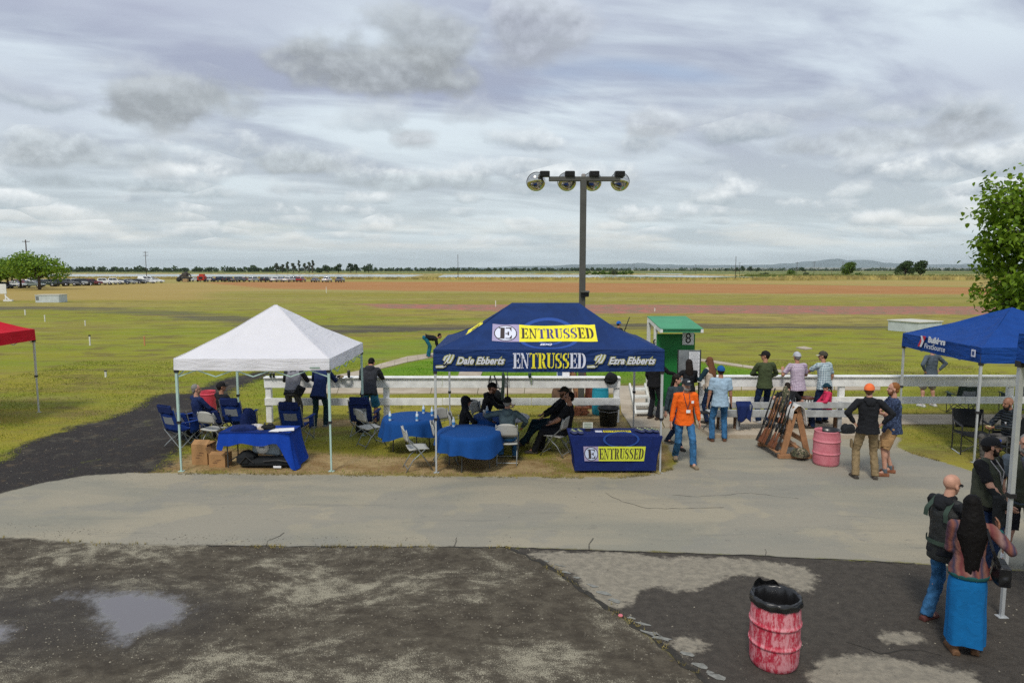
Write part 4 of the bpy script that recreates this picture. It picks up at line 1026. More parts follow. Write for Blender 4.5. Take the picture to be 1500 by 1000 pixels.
# second grey bench end at far right behind the fence
# ------------------------------------------------------------------ skeet shelter with the figure 8
green = mat('green_paint', (.012, .17, .035), .55, noise=.10, nscale=2); groof = mat('green_roof', (.05, .27, .13), .6, noise=.10, nscale=1.5)
t = thing('shelter', 'small green shelter with sloping roof and a figure 8 sign', 'shelter', (0, 0, 0))
MB().box((4.47, 18.56, 1.27), (1.05, .05, 2.0)).build('front_wall', green, t)
MB().box((4.975, 19.05, 1.27), (.045, .92, 2.0)).build('side_wall', green, t)
MB().box((4.47, 18.62, .28), (1.06, .12, .1)).build('sill', wpaint, t)
for x, y, top in ((3.93, 19.55, 2.55), (4.98, 19.55, 2.55), (3.93, 18.6, 2.45)):
    MB().box((x, y, top/2), (.09, .09, top)).build('post', wpaint, t)
ra = math.atan2(.20, 1.8); M = Rx(ra)
MB().box((4.47, 18.8, 2.56), (1.12, 1.86, .03), M).build('roof', groof, t)
for sx in (-1, 1): MB().box((4.47+sx*.545, 18.8, 2.50), (.035, 1.80, .10), M).build('fascia', wpaint, t)
MB().box((4.47, 17.93, 2.405), (1.03, .035, .085), M).build('front_trim', groof, t)
for x in (3.93, 5.0): MB().box((x, 17.90, 2.41), (.07, .05, .09)).build('rafter_end', wpaint, t)
MB().box((4.80, 18.515, 2.14), (.31, .02, .33)).build('number_plate', wpaint, t)
def text_mesh(body, size, m_, name='lettering', parent=None, offset=0.0, shear=0.0, spacing=1.0, sx=1.0, align='CENTER'):
    cu = bpy.data.curves.new('txt', 'FONT'); cu.body = body; cu.size = size; cu.align_x = align; cu.align_y = 'CENTER'
    cu.offset = offset; cu.shear = shear; cu.space_character = spacing; cu.resolution_u = 4
    o = bpy.data.objects.new('txt', cu); col.objects.link(o)
    me = bpy.data.meshes.new_from_object(o.evaluated_get(bpy.context.evaluated_depsgraph_get()))
    bpy.data.objects.remove(o); bpy.data.curves.remove(cu)
    V = [(v.co.x*sx, v.co.y) for v in me.vertices]; F_ = [tuple(p.vertices) for p in me.polygons]
    bpy.data.meshes.remove(me); return V, F_
def place2d(V, F_, fn, m_, name, parent):
    return mesh_obj(name, [fn(x, y) for x, y in V], F_, m_, parent)
ink = mat('black_ink', (.012, .012, .012), .6)
V, F_ = text_mesh('8', .40, ink)
place2d(V, F_, lambda x, y: (4.80+x*.85, 18.502, 2.14+y), ink, 'digit', t)
MB().box((4.06, 18.49, 1.56), (.16, .09, .26), None, .01).build('meter_box', blk, t)
MB().box((4.06, 18.44, 1.58), (.08, .02, .10)).build('meter_dial', mat('dial', (.5, .5, .5), .4), t)
MB().tube([(3.90, 18.5, 1.9), (3.86, 18.46, 2.0), (3.85, 18.46, 2.08), (3.9, 18.5, 2.12)], .02, 6).build('hook', blk, t)
for k in range(4):
    MB().box((3.60, 19.25-.28*k, .62-.16*k), (.42, .27, .05)).build('step', wpaint, t)
MB().bar((3.38, 19.4, .72), (3.38, 18.3, .06), .05, .14).build('stringer', wpaint, t)
MB().bar((3.82, 19.4, .72), (3.82, 18.3, .06), .05, .14).build('stringer', wpaint, t)
# score board standing on the fence end
t = thing('score_board', 'grey steel score board with white paper sheets, standing beside the green shelter', 'board', (W(1007, 17.75), 17.75, 0))
steel = mat('dull_steel', (.22, .24, .25), .5, metal=.3, noise=.2, nscale=4); paper = mat('paper', (.78, .79, .82), .8)
MB().box((0, 0, 1.53), (.58, .03, .78)).build('panel', steel, t)
for s in (-1, 1): MB().box((s*.295, 0, 1.53), (.02, .05, .80)).build('edge_strip', blk, t)
for k in range(7):
    MB().box((.13, -.02, 1.83-.098*k), (.27, .006, .085)).build('paper_sheet', paper, t)
    for q in range(3): MB().box((.13, -.025, 1.855-.098*k-.022*q), (.22, .002, .004)).build('printed_line', ink, t)
MB().box((0, -.05, 1.12), (.66, .30, .04)).build('shelf', wpaint, t)
for s in (-1, 1): MB().box((s*.27, .0, .56), (.03, .03, 1.10)).build('leg', blk, t)

# ------------------------------------------------------------------ light mast
polem = mat('mast_grey', (.085, .085, .075), .55, noise=.12, nscale=3, metal=.2)
mx, my = W(851, 19), 19.0
t = thing('light_mast', 'tall dark square light mast with four round floodlights', 'light mast', (mx, my, 0))
MB().box((0, 0, 3.2), (.165, .165, 6.5), None, .012).build('pole', polem, t)
MB().box((.03, 0, 6.47), (1.95, .13, .12), None, .01).build('crossarm', polem, t)
MB().box((0, 0, 6.56), (.11, .11, .10), None, .02).build('top_cap', mat('cap_grey', (.3, .28, .27), .6), t)
MB().box((0, 0, .15), (.30, .30, .04)).build('base_plate', polem, t)
chrome = mat('spun_reflector', (.60, .59, .55), .13, metal=1.0, noise=.10, nscale=5)
lamp_glass = mat('lamp_glass', (.45, .45, .40), .08, spec=.6)
for i, px in enumerate((790, 829, 865, 901)):
    x = W(px, 19)-mx; z = 6.42; yy = .24
    b = MB().box((x+(.02 if i > 1 else .12 if i == 0 else .05), 0, 6.60), (.27, .22, .15), None, .015)
    for k in range(5): b.box((x+(.02 if i > 1 else .12 if i == 0 else .05), -.115, 6.55+.025*k), (.25, .02, .008))
    b.build('ballast_box', blk, t)
    a = (-.32, -.1, .1, .32)[i]
    M = Rz(-a) @ Rx(R(-62))
    prof = [(.02, -.20), (.09, -.195), (.17, -.165), (.225, -.11), (.258, -.03), (.262, .04), (.255, .06)]
    lamp = MB().lathe(prof, 28, (x-(.10 if i == 0 else 0)+(.06 if i == 3 else 0), yy, z), M).build('floodlight', chrome, t, True)
    MB().lathe([(.02, .09), (.15, .085), (.25, .062)], 24, (x-(.10 if i == 0 else 0)+(.06 if i == 3 else 0), yy, z), M, True).build('lens', lamp_glass, lamp, True)
    MB().lathe([(.26, .05), (.268, .05), (.268, .065), (.26, .065)], 28, (x-(.10 if i == 0 else 0)+(.06 if i == 3 else 0), yy, z), M, False).build('rim', polem, lamp)
    MB().box((x, .10, 6.50), (.07, .24, .07)).build('bracket', blk, t)
MB().box((.06, -.13, 3.34), (.22, .10, .14), Rx(.2), .01).build('small_floodlight', blk, t)
MB().box((.06, -.17, 3.41), (.24, .14, .02), Rx(.2)).build('visor', polem, t)
# bricks stacked at the foot of the mast
t = thing('brick_stack', 'low stack of reddish bricks beside the mast foot', 'bricks', (mx-.28, 18.55, 0))
brk = mat('brick_red', (.33, .13, .07), .9, noise=.3, nscale=7)
b0 = MB().box((0, 0, 0), (.20, .09, .06), None, .006).build('brick', brk, t); r_ = random.Random(4); first = True
for lay in range(4):
    for i in range(4):
        o = b0 if first else b0.copy()
        if not first: col.objects.link(o); o.parent = t
        first = False
        o.location = (-.33+.215*i+(.05 if lay % 2 else 0), r_.uniform(-.02, .02), .035+.065*lay); o.rotation_euler = (0, 0, r_.uniform(-.06, .06))

# ------------------------------------------------------------------ pop-up canopies
legw = mat('canopy_leg_pale', (.40, .55, .50), .45, noise=.06); legg = mat('canopy_leg_grey', (.50, .52, .53), .4, metal=.3, noise=.06)
def canopy(name_label, cx, cy, hw, hd, rh, ze, vh, zr, clothm, legm, rz=0, legs=None, curve=1.3, leg_w=.045, wave=.02, group=None, lean=0):
    """hw, hd half width and depth; rh half length of the ridge; ze eave height; vh valance drop; zr ridge height"""
    t = thing('canopy_tent', name_label, 'canopy', (cx, cy, 0), R(rz), group)
    def top(s, q, side):
        # side 0 front, 1 right, 2 back, 3 left ; s -1..1 along the eave, q 0 eave..1 ridge
        z = ze+(zr-ze)*(q**curve)
        sag = -.05*math.sin(math.pi*q)*(1-s*s)+.010*math.sin(7*s+3*q+side)*math.sin(math.pi*q)*math.sin(5*q+1)+.012*math.sin(16*(abs(s)-q*.6))*math.sin(math.pi*q)**2*abs(s)
        if side in (0, 2):
            x = s*(hw+(rh-hw)*q); y = -hd*(1-q)
            p = (x, y if side == 0 else -y, z+sag)
        else:
            y = s*hd*(1-q); x = hw+(rh-hw)*q
            p = (x if side == 1 else -x, y, z+sag)
        return p
    mb = MB()
    for side in range(4):
        nu, nv = 30, 18
        fl = side in (2, 3)
        mb.sheet(lambda u, v: top((1-2*u) if fl else (2*u-1), v, side), nu, nv)
    roof = mb.build('roof_cloth', clothm, t, True)
    va = MB()
    for side in range(4):
        def vfun(u, v):
            s = (2*u-1)*(-1 if side in (2, 3) else 1)
            w = wave*math.sin(u*math.pi*7+side)*v*(1-abs(s))**.3
            z = ze-vh*v-(.018*(1-s*s) if v > .5 else 0)
            if side in (0, 2):
                y = -(hd+.012*v)-w; return (s*hw*1.0, y if side == 0 else -y, z)
            x = (hw+.012*v)+w; return (x if side == 1 else -x, s*hd, z)
        va.sheet(vfun, 28, 4)
    val = va.build('valance', clothm, t, True)
    for i, (sx, sy) in enumerate(legs or ((-1, -1), (1, -1), (1, 1), (-1, 1))):
        x, y = sx*(hw-.03), sy*(hd-.03)
        lg = MB().box((x, y, ze*.72), (leg_w, leg_w, ze*.56)).box((x, y, ze*.24), (leg_w*.72, leg_w*.72, ze*.48)).build('leg', legm, t)
        MB().box((x, y, .006), (.11, .09, .008)).build('foot_plate', legm, lg)
        MB().box((x, y, ze*.44), (leg_w*1.5, leg_w*1.5, .05)).build('collar', blk, lg)
        MB().box((x, y, ze-vh-.02), (leg_w*1.6, leg_w*1.6, .07)).build('slider', blk, lg)
    # scissor bars under the cloth
    z1, z2 = ze-.10, ze-.42
    n = 4
    for side, (A, B) in enumerate((((-1, -1), (1, -1)), ((1, -1), (1, 1)), ((1, 1), (-1, 1)), ((-1, 1), (-1, -1)))):
        for k in range(n):
            a, b_ = k/n, (k+1)/n
            pa = (A[0]+(B[0]-A[0])*a, A[1]+(B[1]-A[1])*a); pb = (A[0]+(B[0]-A[0])*b_, A[1]+(B[1]-A[1])*b_)
            for (u, v) in ((z1, z1+.0-.26), (z1-.26, z1)):
                MB().bar((pa[0]*(hw-.05), pa[1]*(hd-.05), u), (pb[0]*(hw-.05), pb[1]*(hd-.05), v), .012, .022).build('truss_bar', legm, t)
    MB().tube([(0, 0, ze-.3), (0, 0, zr-.04)], .02, 8).build('centre_pole', legm, t)
    return t, roof, val, top
def cloth_nodes(c, transl=.3, noise_=.06, swirl=None):
    def fn(nt, b):
        co = nt.node('ShaderNodeTexCoord').outputs['Object']
        n = nt.noise(co, 2.2, 5, .6, .8); n2 = nt.noise(co, 260, 2, .5)
        base_ = nt.mix(nt.ss(n, .3, .7), tuple(x*(1-noise_) for x in c), tuple(min(1, x*(1+noise_)) for x in c))
        nt.put(b.inputs['Base Color'], base_); b.inputs['Roughness'].default_value = .75; b.inputs['Specular IOR Level'].default_value = .25
        x, y, z = nt.sep(co)
        cr = nt.noise(nt.comb(nt.m('MULTIPLY', x, .9), y, nt.m('MULTIPLY', z, 5)), 1.6, 4, .6, .8)
        nt.put(b.inputs['Normal'], nt.bump(nt.m('ADD', cr, nt.m('MULTIPLY', n2, .02)), .32 if c[0] > .5 else .6, .12))
        tr = nt.node('ShaderNodeBsdfTranslucent'); nt.put(tr.inputs[0], base_)
        ms = nt.node('ShaderNodeMixShader'); ms.inputs[0].default_value = transl
        out = [q for q in nt.n if q.type == 'OUTPUT_MATERIAL'][0]
        nt.l.new(b.outputs[0], ms.inputs[1]); nt.l.new(tr.outputs[0], ms.inputs[2]); nt.l.new(ms.outputs[0], out.inputs[0])
    return fn
c_white = custom('canopy_white', cloth_nodes((.85, .84, .89), .28, .02))
c_navy = custom('canopy_navy', cloth_nodes((.009, .034, .14), .10, .16))
c_blue = custom('canopy_blue', cloth_nodes((.006, .055, .27), .12, .10))
c_red = custom('canopy_red', cloth_nodes((.60, .008, .025), .15, .06))

wt_c = canopy('plain white pop-up canopy on pale green legs over the blue draped table', -5.11, 14.78, 1.53, 1.50, .02, 2.27, .22, 3.25, c_white, legw, 0, curve=1.12)
MB().box((1.25, -1.548, 2.10), (.20, .006, .02)).build('maker_label', mat('label_green', (.08, .20, .12), .7), wt_c[2])
# seams of the four roof panels
for sgn in (-1, 1):
    MB().tube([tuple(Vector(wt_c[3](sgn, q/8, 0))+Vector((0, 0, .006))) for q in range(9)], .006, 5).build('seam', c_white, wt_c[1])
BX, BY = (W(639, 13.2)+W(967, 13.2))/2, 13.2+1.52
nv, nroof, nval, ntop = canopy('navy blue canopy printed with yellow and white lettering', BX, BY, 2.25, 1.53, .72, 2.46, .42, 3.30, c_navy, legg, 0, curve=1.35)
canopy('bright red canopy cut by the left edge of the photo', gp(57, 604)[0]-1.52, gp(57, 604)[1]-1.47, 1.55, 1.5, .02, 2.36, .30, 3.30, c_red, legg, 0)
bl = canopy('bright blue canopy with a white and red shop logo, right side', 11.30, 15.42, 1.56, 1.62, .02, 2.42, .32, 3.16, c_blue, legg, -4, curve=1.10)
canopy('tall canopy whose thick grey leg stands on the wet asphalt at right', gp(1467, 903)[0]+1.60, gp(1467, 903)[1]-1.53, 1.63, 1.56, .02, 3.30, .32, 4.2, c_blue, legg, 0, leg_w=.052)

# ---- stencil letters made of strokes
def q4(*p): return list(p)
def rect(a, b, c, d): return [(a, b), (c, b), (c, d), (a, d)]
def stroke(pts, ws):
    out = []
    for i in range(len(pts)-1):
        def nrm(k):
            a = pts[max(0, k-1)]; b = pts[min(len(pts)-1, k+1)]; dx_, dy_ = b[0]-a[0], b[1]-a[1]; L = math.hypot(dx_, dy_) or 1
            return (-dy_/L, dx_/L)
        n0, n1 = nrm(i), nrm(i+1); w0, w1 = ws[i]/2, ws[i+1]/2; a, b = pts[i], pts[i+1]
        out.append([(a[0]+n0[0]*w0, a[1]+n0[1]*w0), (a[0]-n0[0]*w0, a[1]-n0[1]*w0), (b[0]-n1[0]*w1, b[1]-n1[1]*w1), (b[0]+n1[0]*w1, b[1]+n1[1]*w1)])
    return out
def arc(cx, cy, rx_, ry_, a0, a1, n=8): return [(cx+rx_*math.cos(R(a0+(a1-a0)*i/n)), cy+ry_*math.sin(R(a0+(a1-a0)*i/n))) for i in range(n+1)]
ST = {
 'E': (.62, [rect(.08, .06, .28, .94), rect(.0, .93, .28, 1), rect(0, 0, .28, .07), rect(.32, .92, .6, 1), [(.50, .93), (.60, .66), (.60, .93), (.56, .95)], rect(.32, .46, .44, .54), rect(.42, .34, .49, .66), rect(.32, 0, .6, .08), [(.50, .07), (.62, .07), (.62, .34), (.60, .34)]]),
 'N': (.72, [rect(.09, .0, .15, .82), rect(0, 0, .24, .065), [(0, 1), (.20, 1), (.36, .62), (.22, .62)], [(.24, .58), (.38, .58), (.62, 0), (.50, 0)], rect(.56, .16, .62, 1), rect(.47, .935, .72, 1)]),
 'T': (.66, [rect(.23, .05, .43, .95), rect(.13, 0, .53, .07), rect(.0, .92, .19, 1), [(0, .68), (.06, .92), (.0, .95), (0, .95)], rect(.47, .92, .66, 1), [(.60, .92), (.66, .68), (.66, .93), (.63, .95)]]),
 'R': (.70, [rect(.08, .06, .28, .94), rect(0, .93, .28, 1), rect(0, 0, .36, .07)]+stroke(arc(.34, .75, .19, .205, 88, -88), [.07, .10, .15, .18, .19, .18, .15, .10, .07])+[[(.33, .47), (.50, .50), (.66, .03), (.46, .03)], rect(.46, 0, .72, .06)]),
 'U': (.68, [rect(.08, .24, .28, .95), rect(0, .93, .34, 1), rect(.55, .24, .61, .95), rect(.46, .93, .70, 1)]+stroke(arc(.365, .25, .20, .20, 183, 258, 6), [.19, .19, .17, .14, .11, .09, .08])+stroke(arc(.365, .25, .215, .21, 276, 358, 6), [.07, .07, .07, .07, .06, .06, .06])),
 'S': (.58, stroke(arc(.29, .74, .19, .215, 62, 250, 8), [.06, .07, .08, .11, .15, .17, .17, .16, .14])+stroke(arc(.29, .26, .19, .215, 70, -118, 8), [.14, .16, .17, .17, .15, .11, .08, .07, .06])+[rect(.46, .68, .52, 1), rect(.05, 0, .11, .32), [(.20, .60), (.32, .66), (.44, .42), (.30, .38)]]),
 'D': (.72, [rect(.08, .06, .28, .94), rect(0, .93, .28, 1), rect(0, 0, .28, .07)]+stroke(arc(.33, .5, .27, .46, 88, -88, 12), [.07, .08, .12, .17, .19, .20, .20, .20, .19, .17, .12, .08, .07])),
}
def subdiv(poly, n=3):
    """split a quad into an n x n grid so it can follow a curved cloth"""
    a, b, c, d = poly[:4]; V = []; f = []
    for j in range(n+1):
        for i in range(n+1):
            u, v = i/n, j/n
            V.append(((a[0]*(1-u)+b[0]*u)*(1-v)+(d[0]*(1-u)+c[0]*u)*v, (a[1]*(1-u)+b[1]*u)*(1-v)+(d[1]*(1-u)+c[1]*u)*v))
    for j in range(n):
        for i in range(n): k = j*(n+1)+i; f.append((k, k+1, k+n+2, k+n+1))
    return V, f
def stencil_word(word, x0, x1, y0, y1, fn, mats_, parent, name='letter', gap=.07, n=2):
    tot = sum(ST[c][0]+gap for c in word)-gap; sx = (x1-x0)/tot; x = x0
    for i, c in enumerate(word):
        w, polys = ST[c]; V = []; F_ = []
        for p in polys:
            v, f = subdiv(p, n); o = len(V); V += [(x+a*sx, y0+b*(y1-y0)) for a, b in v]; F_ += [tuple(k+o for k in q) for q in f]
        mm = mats_[i] if isinstance(mats_, list) else mats_
        mesh_obj(name, [fn(*q) for q in V], F_, mm, parent); x += (w+gap)*sx
# map metres on the front roof slope: x sideways, q 0..1 up the slope
def roofmap(off):
    def fn(x, q):
        s = x/(2.25+(.72-2.25)*q); p = Vector(ntop(s, q, 0)); e = 1e-2
        p2 = Vector(ntop(s, q+e, 0)); tn = (p2-p).normalized(); nm = Vector((1, 0, 0)).cross(tn).normalized()
        if nm.z < 0: nm = -nm
        return tuple(p+nm*off)
    return fn
pr_yel = mat('print_yellow', (.80, .72, .03), .7, noise=.06); pr_lil = mat('print_lilac', (.36, .31, .47), .7, noise=.06); pr_wht = mat('print_white', (.66, .68, .80), .7, noise=.05)
pr_blk = mat('print_dark', (.045, .032, .03), .7); pr_vio = mat('print_violet', (.055, .045, .20), .7); pr_nav2 = mat('print_pale_navy', (.014, .062, .29), .7)
def patch(fn, x0, x1, y0, y1, m_, parent, name, nx=12, ny=5, bend=0):
    mb = MB(); mb.sheet(lambda u, v: fn(x0+(x1-x0)*u, y0+(y1-y0)*v+bend*math.sin(math.pi*u)), nx, ny); return mb.build(name, m_, parent, True)
def disc(fn, cx, cy, rx_, ry_, m_, parent, name, ring=None, n=36):
    V = []; F_ = []
    if ring is None:
        V = [fn(cx, cy)]+[fn(cx+rx_*math.cos(2*math.pi*k/n), cy+ry_*math.sin(2*math.pi*k/n)) for k in range(n)]
        F_ = [(0, k+1, (k+1) % n+1) for k in range(n)]
    else:
        for rr in (1, ring):
            V += [fn(cx+rx_*rr*math.cos(2*math.pi*k/n), cy+ry_*rr*math.sin(2*math.pi*k/n)) for k in range(n)]
        F_ = [(k, (k+1) % n, n+(k+1) % n, n+k) for k in range(n)]
    return mesh_obj(name, V, F_, m_, parent)
disc(roofmap(.004), .02, .40, .62, .36, pr_nav2, nroof, 'faint_emblem_ring', .86)
disc(roofmap(.004), .05, .40, .30, .22, pr_nav2, nroof, 'faint_emblem_ring', .80)
b1, b2 = .27, .615
patch(roofmap(.008), -1.12, -.57, b1, b2, pr_lil, nroof, 'emblem_field', 6, 5)
ban = patch(roofmap(.008), -.57, 1.0, b1, b2, pr_yel, nroof, 'banner')
disc(roofmap(.012), -.85, (b1+b2)/2, .235, .158, pr_blk, nroof, 'emblem_ring')
disc(roofmap(.015), -.85, (b1+b2)/2, .215, .145, pr_wht, nroof, 'emblem_disc')
def one_letter(c, x0, x1, y0, y1, fn, m_, parent): stencil_word(c, x0, x1, y0, y1, fn, m_, parent, 'letter', n=3)
one_letter('E', -.99, -.72, b1+.06, b2-.06, roofmap(.019), pr_blk, nroof)
stencil_word('ENTRUSSED', -.53, .95, b1+.075, b2-.06, roofmap(.013), [pr_blk, pr_blk, pr_vio, pr_vio, pr_vio, pr_vio, pr_vio, pr_blk, pr_blk], nroof)
V, F_ = text_mesh('EDQ', .075, None, offset=.004, shear=.3, sx=1.5)
place2d(V, F_, lambda x, y: roofmap(.012)(x-.05, .185+y*.9), pr_wht, 'small_logo', nroof)
# yellow patch on the left slope
def sidemap(off):
    def fn(yv, q):
        s = yv/(1.53*(1-q)); p = Vector(ntop(s, q, 3)); p2 = Vector(ntop(s, q+.01, 3)); tn = (p2-p).normalized(); nm = Vector((0, 1, 0)).cross(tn).normalized()
        if nm.z < 0: nm = -nm
        return tuple(p+nm*off)
    return fn
patch(sidemap(.008), -.42, .62, .36, .58, pr_yel, nroof, 'side_banner', 6, 4)
stencil_word('ENTRUSSED', -.28, .52, .43, .53, lambda a, b: sidemap(.013)(.24-a, b), pr_blk, nroof)
# valance print
def valmap(off): return lambda x, z: (x, -1.545-off-.02, z)
vz = 2.25
for k in (0, ):
    stencil_word('ENTRUSSED', -.70, .72, vz-.15, vz+.15, valmap(.012), [pr_wht, pr_wht, pr_yel, pr_yel, pr_yel, pr_yel, pr_yel, pr_wht, pr_wht], nval, gap=.03)
pr_wh2 = mat('print_offwhite', (.62, .64, .70), .7); pr_ol = mat('print_olive', (.42, .42, .14), .7)
def script_logo(word, cx):
    V, F_ = text_mesh(word, .185, None, offset=.022, shear=.35, spacing=1.02, sx=.92)
    place2d(V, F_, lambda x, z: valmap(.010)(cx+.08+x, vz-.01+z), pr_ol, 'name_outline', nval)
    V, F_ = text_mesh(word, .185, None, offset=.012, shear=.35, spacing=1.02, sx=.92)
    place2d(V, F_, lambda x, z: valmap(.014)(cx+.08+x, vz-.01+z), pr_blk, 'name_shadow', nval)
    V, F_ = text_mesh(word, .185, None, offset=.006, shear=.35, spacing=1.02, sx=.92)
    place2d(V, F_, lambda x, z: valmap(.018)(cx+.08+x, vz-.005+z), pr_wh2, 'name_lettering', nval)
    xl = cx-.62
    for (mm, g_, off) in ((pr_ol, .034, .010), (pr_wh2, .0, .018)):
        V = []; F_ = []
        shapes = stroke([(xl-.16, vz-.12), (xl-.02, vz-.115), (xl+.05, vz-.05)], [.02+g_, .035+g_, .03+g_])+stroke([(xl, vz-.11), (xl+.09, vz+.04), (xl+.13, vz+.125)], [.04+g_, .035+g_, .018+g_])+stroke([(xl+.0, vz+.0), (xl+.03, vz+.07), (xl+.09, vz+.10)], [.03+g_, .03+g_, .015+g_])+stroke([(xl+.04, vz-.04), (xl+.12, vz-.03), (xl+.17, vz+.06), (xl+.19, vz+.12)], [.03+g_, .03+g_, .025+g_, .015+g_])
        for p in shapes: o = len(V); V += p; F_.append((o, o+1, o+2, o+3))
        mesh_obj('antler_mark', [valmap(off)(*q) for q in V], F_, mm, nval)
script_logo('Dale Ebberts', -1.42)
script_logo('Ezra Ebberts', 1.52)
# logo on the bright blue canopy, on its left-hand (side) slope low down: red and white sign and two lines of words
def blside(off):
    tp = bl[3]
    def fn(yv, z):
        # valance plane on the side facing the drive
        return (-1.56-off-.03, -yv, z)
    return fn
bw = mat('print_bright_white', (.72, .74, .78), .7); br = mat('print_red', (.55, .02, .05), .7)
lz = 2.30
V, F_ = text_mesh('Builders', .19, None, offset=.010, shear=.12, sx=1.15, align='LEFT'); place2d(V, F_, lambda x, z: blside(.012)(-.35+x, lz+.085+z), bw, 'shop_name', bl[2])
V, F_ = text_mesh('FirstSource', .165, None, offset=.002, shear=.12, sx=1.15, align='LEFT'); place2d(V, F_, lambda x, z: blside(.012)(-.50+x, lz-.075+z), bw, 'shop_name', bl[2])
def polyp(pts, fn, m_, name, parent):
    return mesh_obj(name, [fn(*p) for p in pts], [tuple(range(len(pts)))], m_, parent)
polyp([(-.80, lz-.12), (-.62, lz-.12), (-.44, lz+.15), (-.62, lz+.15)], blside(.010), br, 'logo_red', bl[2])
polyp([(-.70, lz-.12), (-.62, lz-.12), (-.52, lz+.03), (-.60, lz+.15), (-.68, lz+.15), (-.62, lz+.02)], blside(.014), bw, 'logo_white', bl[2])
MB().box((-1.597, -1.42, 2.28), (.006, .14, .15)).build('tag_label', pr_wht, bl[2]); MB().box((-1.602, -1.42, 2.28), (.004, .07, .08)).build('tag_mark', mat('tag_navy', (.03, .06, .2), .7), bl[2])
# ------------------------------------------------------------------ folding chairs
plastic = mat('chair_plastic', (.42, .42, .39), .55, noise=.05); tubem = mat('chair_tube', (.085, .09, .09), .45, metal=.4)
tub_l = mat('chair_tube_light', (.26, .28, .28), .45, metal=.4)
def folding_proto():
    t = bpy.data.objects.new('folding_chair', None); link(t)
    # sitter faces +Y
    def seatf(u, v):
        x = (u-.5)*.44*(1-.08*v); y = -.20+v*.40; z = .445+.012*math.sin(math.pi*v)-.014*math.sin(math.pi*u)
        return (x, y, z)
    MB().sheet(seatf, 8, 6).build('seat', plastic, t, True, .022)
    def backf(u, v):
        x = (u-.5)*.46*(1-.04*v); k = (2*u-1); z = .62+v*.27-(.05*abs(k)**4 if v > .99 else 0)*1.0
        y = -.225-.055*v-.0+.035*(k*k-1)*-1*-1+.0
        return (x, y, z-(v**6)*.05*abs(k)**3)
    MB().sheet(backf, 10, 6).build('backrest', plastic, t, True, .018)
    for s in (-1, 1):
        MB().tube([(s*.225, .27, 0), (s*.225, -.02, .45), (s*.222, -.20, .62), (s*.218, -.26, .86)], .0125, 8).build('leg', tub_l, t, True)
        MB().tube([(s*.205, -.27, 0), (s*.205, -.12, .24), (s*.205, .12, .44)], .0115, 8).build('leg', tub_l, t, True)
    MB().tube([(-.225, .225, .07), (.225, .225, .07)], .009, 6).build('cross_bar', tub_l, t)
    MB().tube([(-.205, -.235, .055), (.205, -.235, .055)], .009, 6).build('cross_bar', tub_l, t)
    MB().tube([(-.22, -.20, .60), (.22, -.20, .60)], .010, 6).build('back_bar', tub_l, t)
    return t
fc0 = folding_proto(); fused = [False]
GCH = 'grey plastic folding chairs'
def fold_chair(px, D, h, label, z=0):
    o = fc0 if not fused[0] else copy_tree(fc0); fused[0] = True
    o.location = (W(px, D), D, z); o.rotation_euler = (0, 0, -R(h)); tag(o, label, 'chair', GCH); return o
fold_chair(316, 15.15, 20, 'grey folding chair behind the cardboard boxes, in front of the two seated men')
fold_chair(544, 15.3, 50, 'grey folding chair left of the left round table')
fold_chair(612, 13.5, 72, 'grey folding chair standing alone before the left round table')
fold_chair(653, 13.95, 85, 'grey folding chair left of the front round table')
fold_chair(657, 15.1, 130, 'grey folding chair behind the front round table, mostly hidden')
fold_chair(692, 16.0, 170, 'grey folding chair between the hooded and the bearded man')
fold_chair(677, 14.85, 88, 'folding chair under the hooded person')
fold_chair(743, 13.95, 2, 'grey folding chair under the man in the teal grey jacket')
fold_chair(814, 14.55, 298, 'grey folding chair under the man in the black t-shirt')
fold_chair(815, 15.35, 285, 'folding chair under the reclining man in the dark cap')
fold_chair(710, 15.9, 110, 'folding chair under the bearded man at the rear round table')

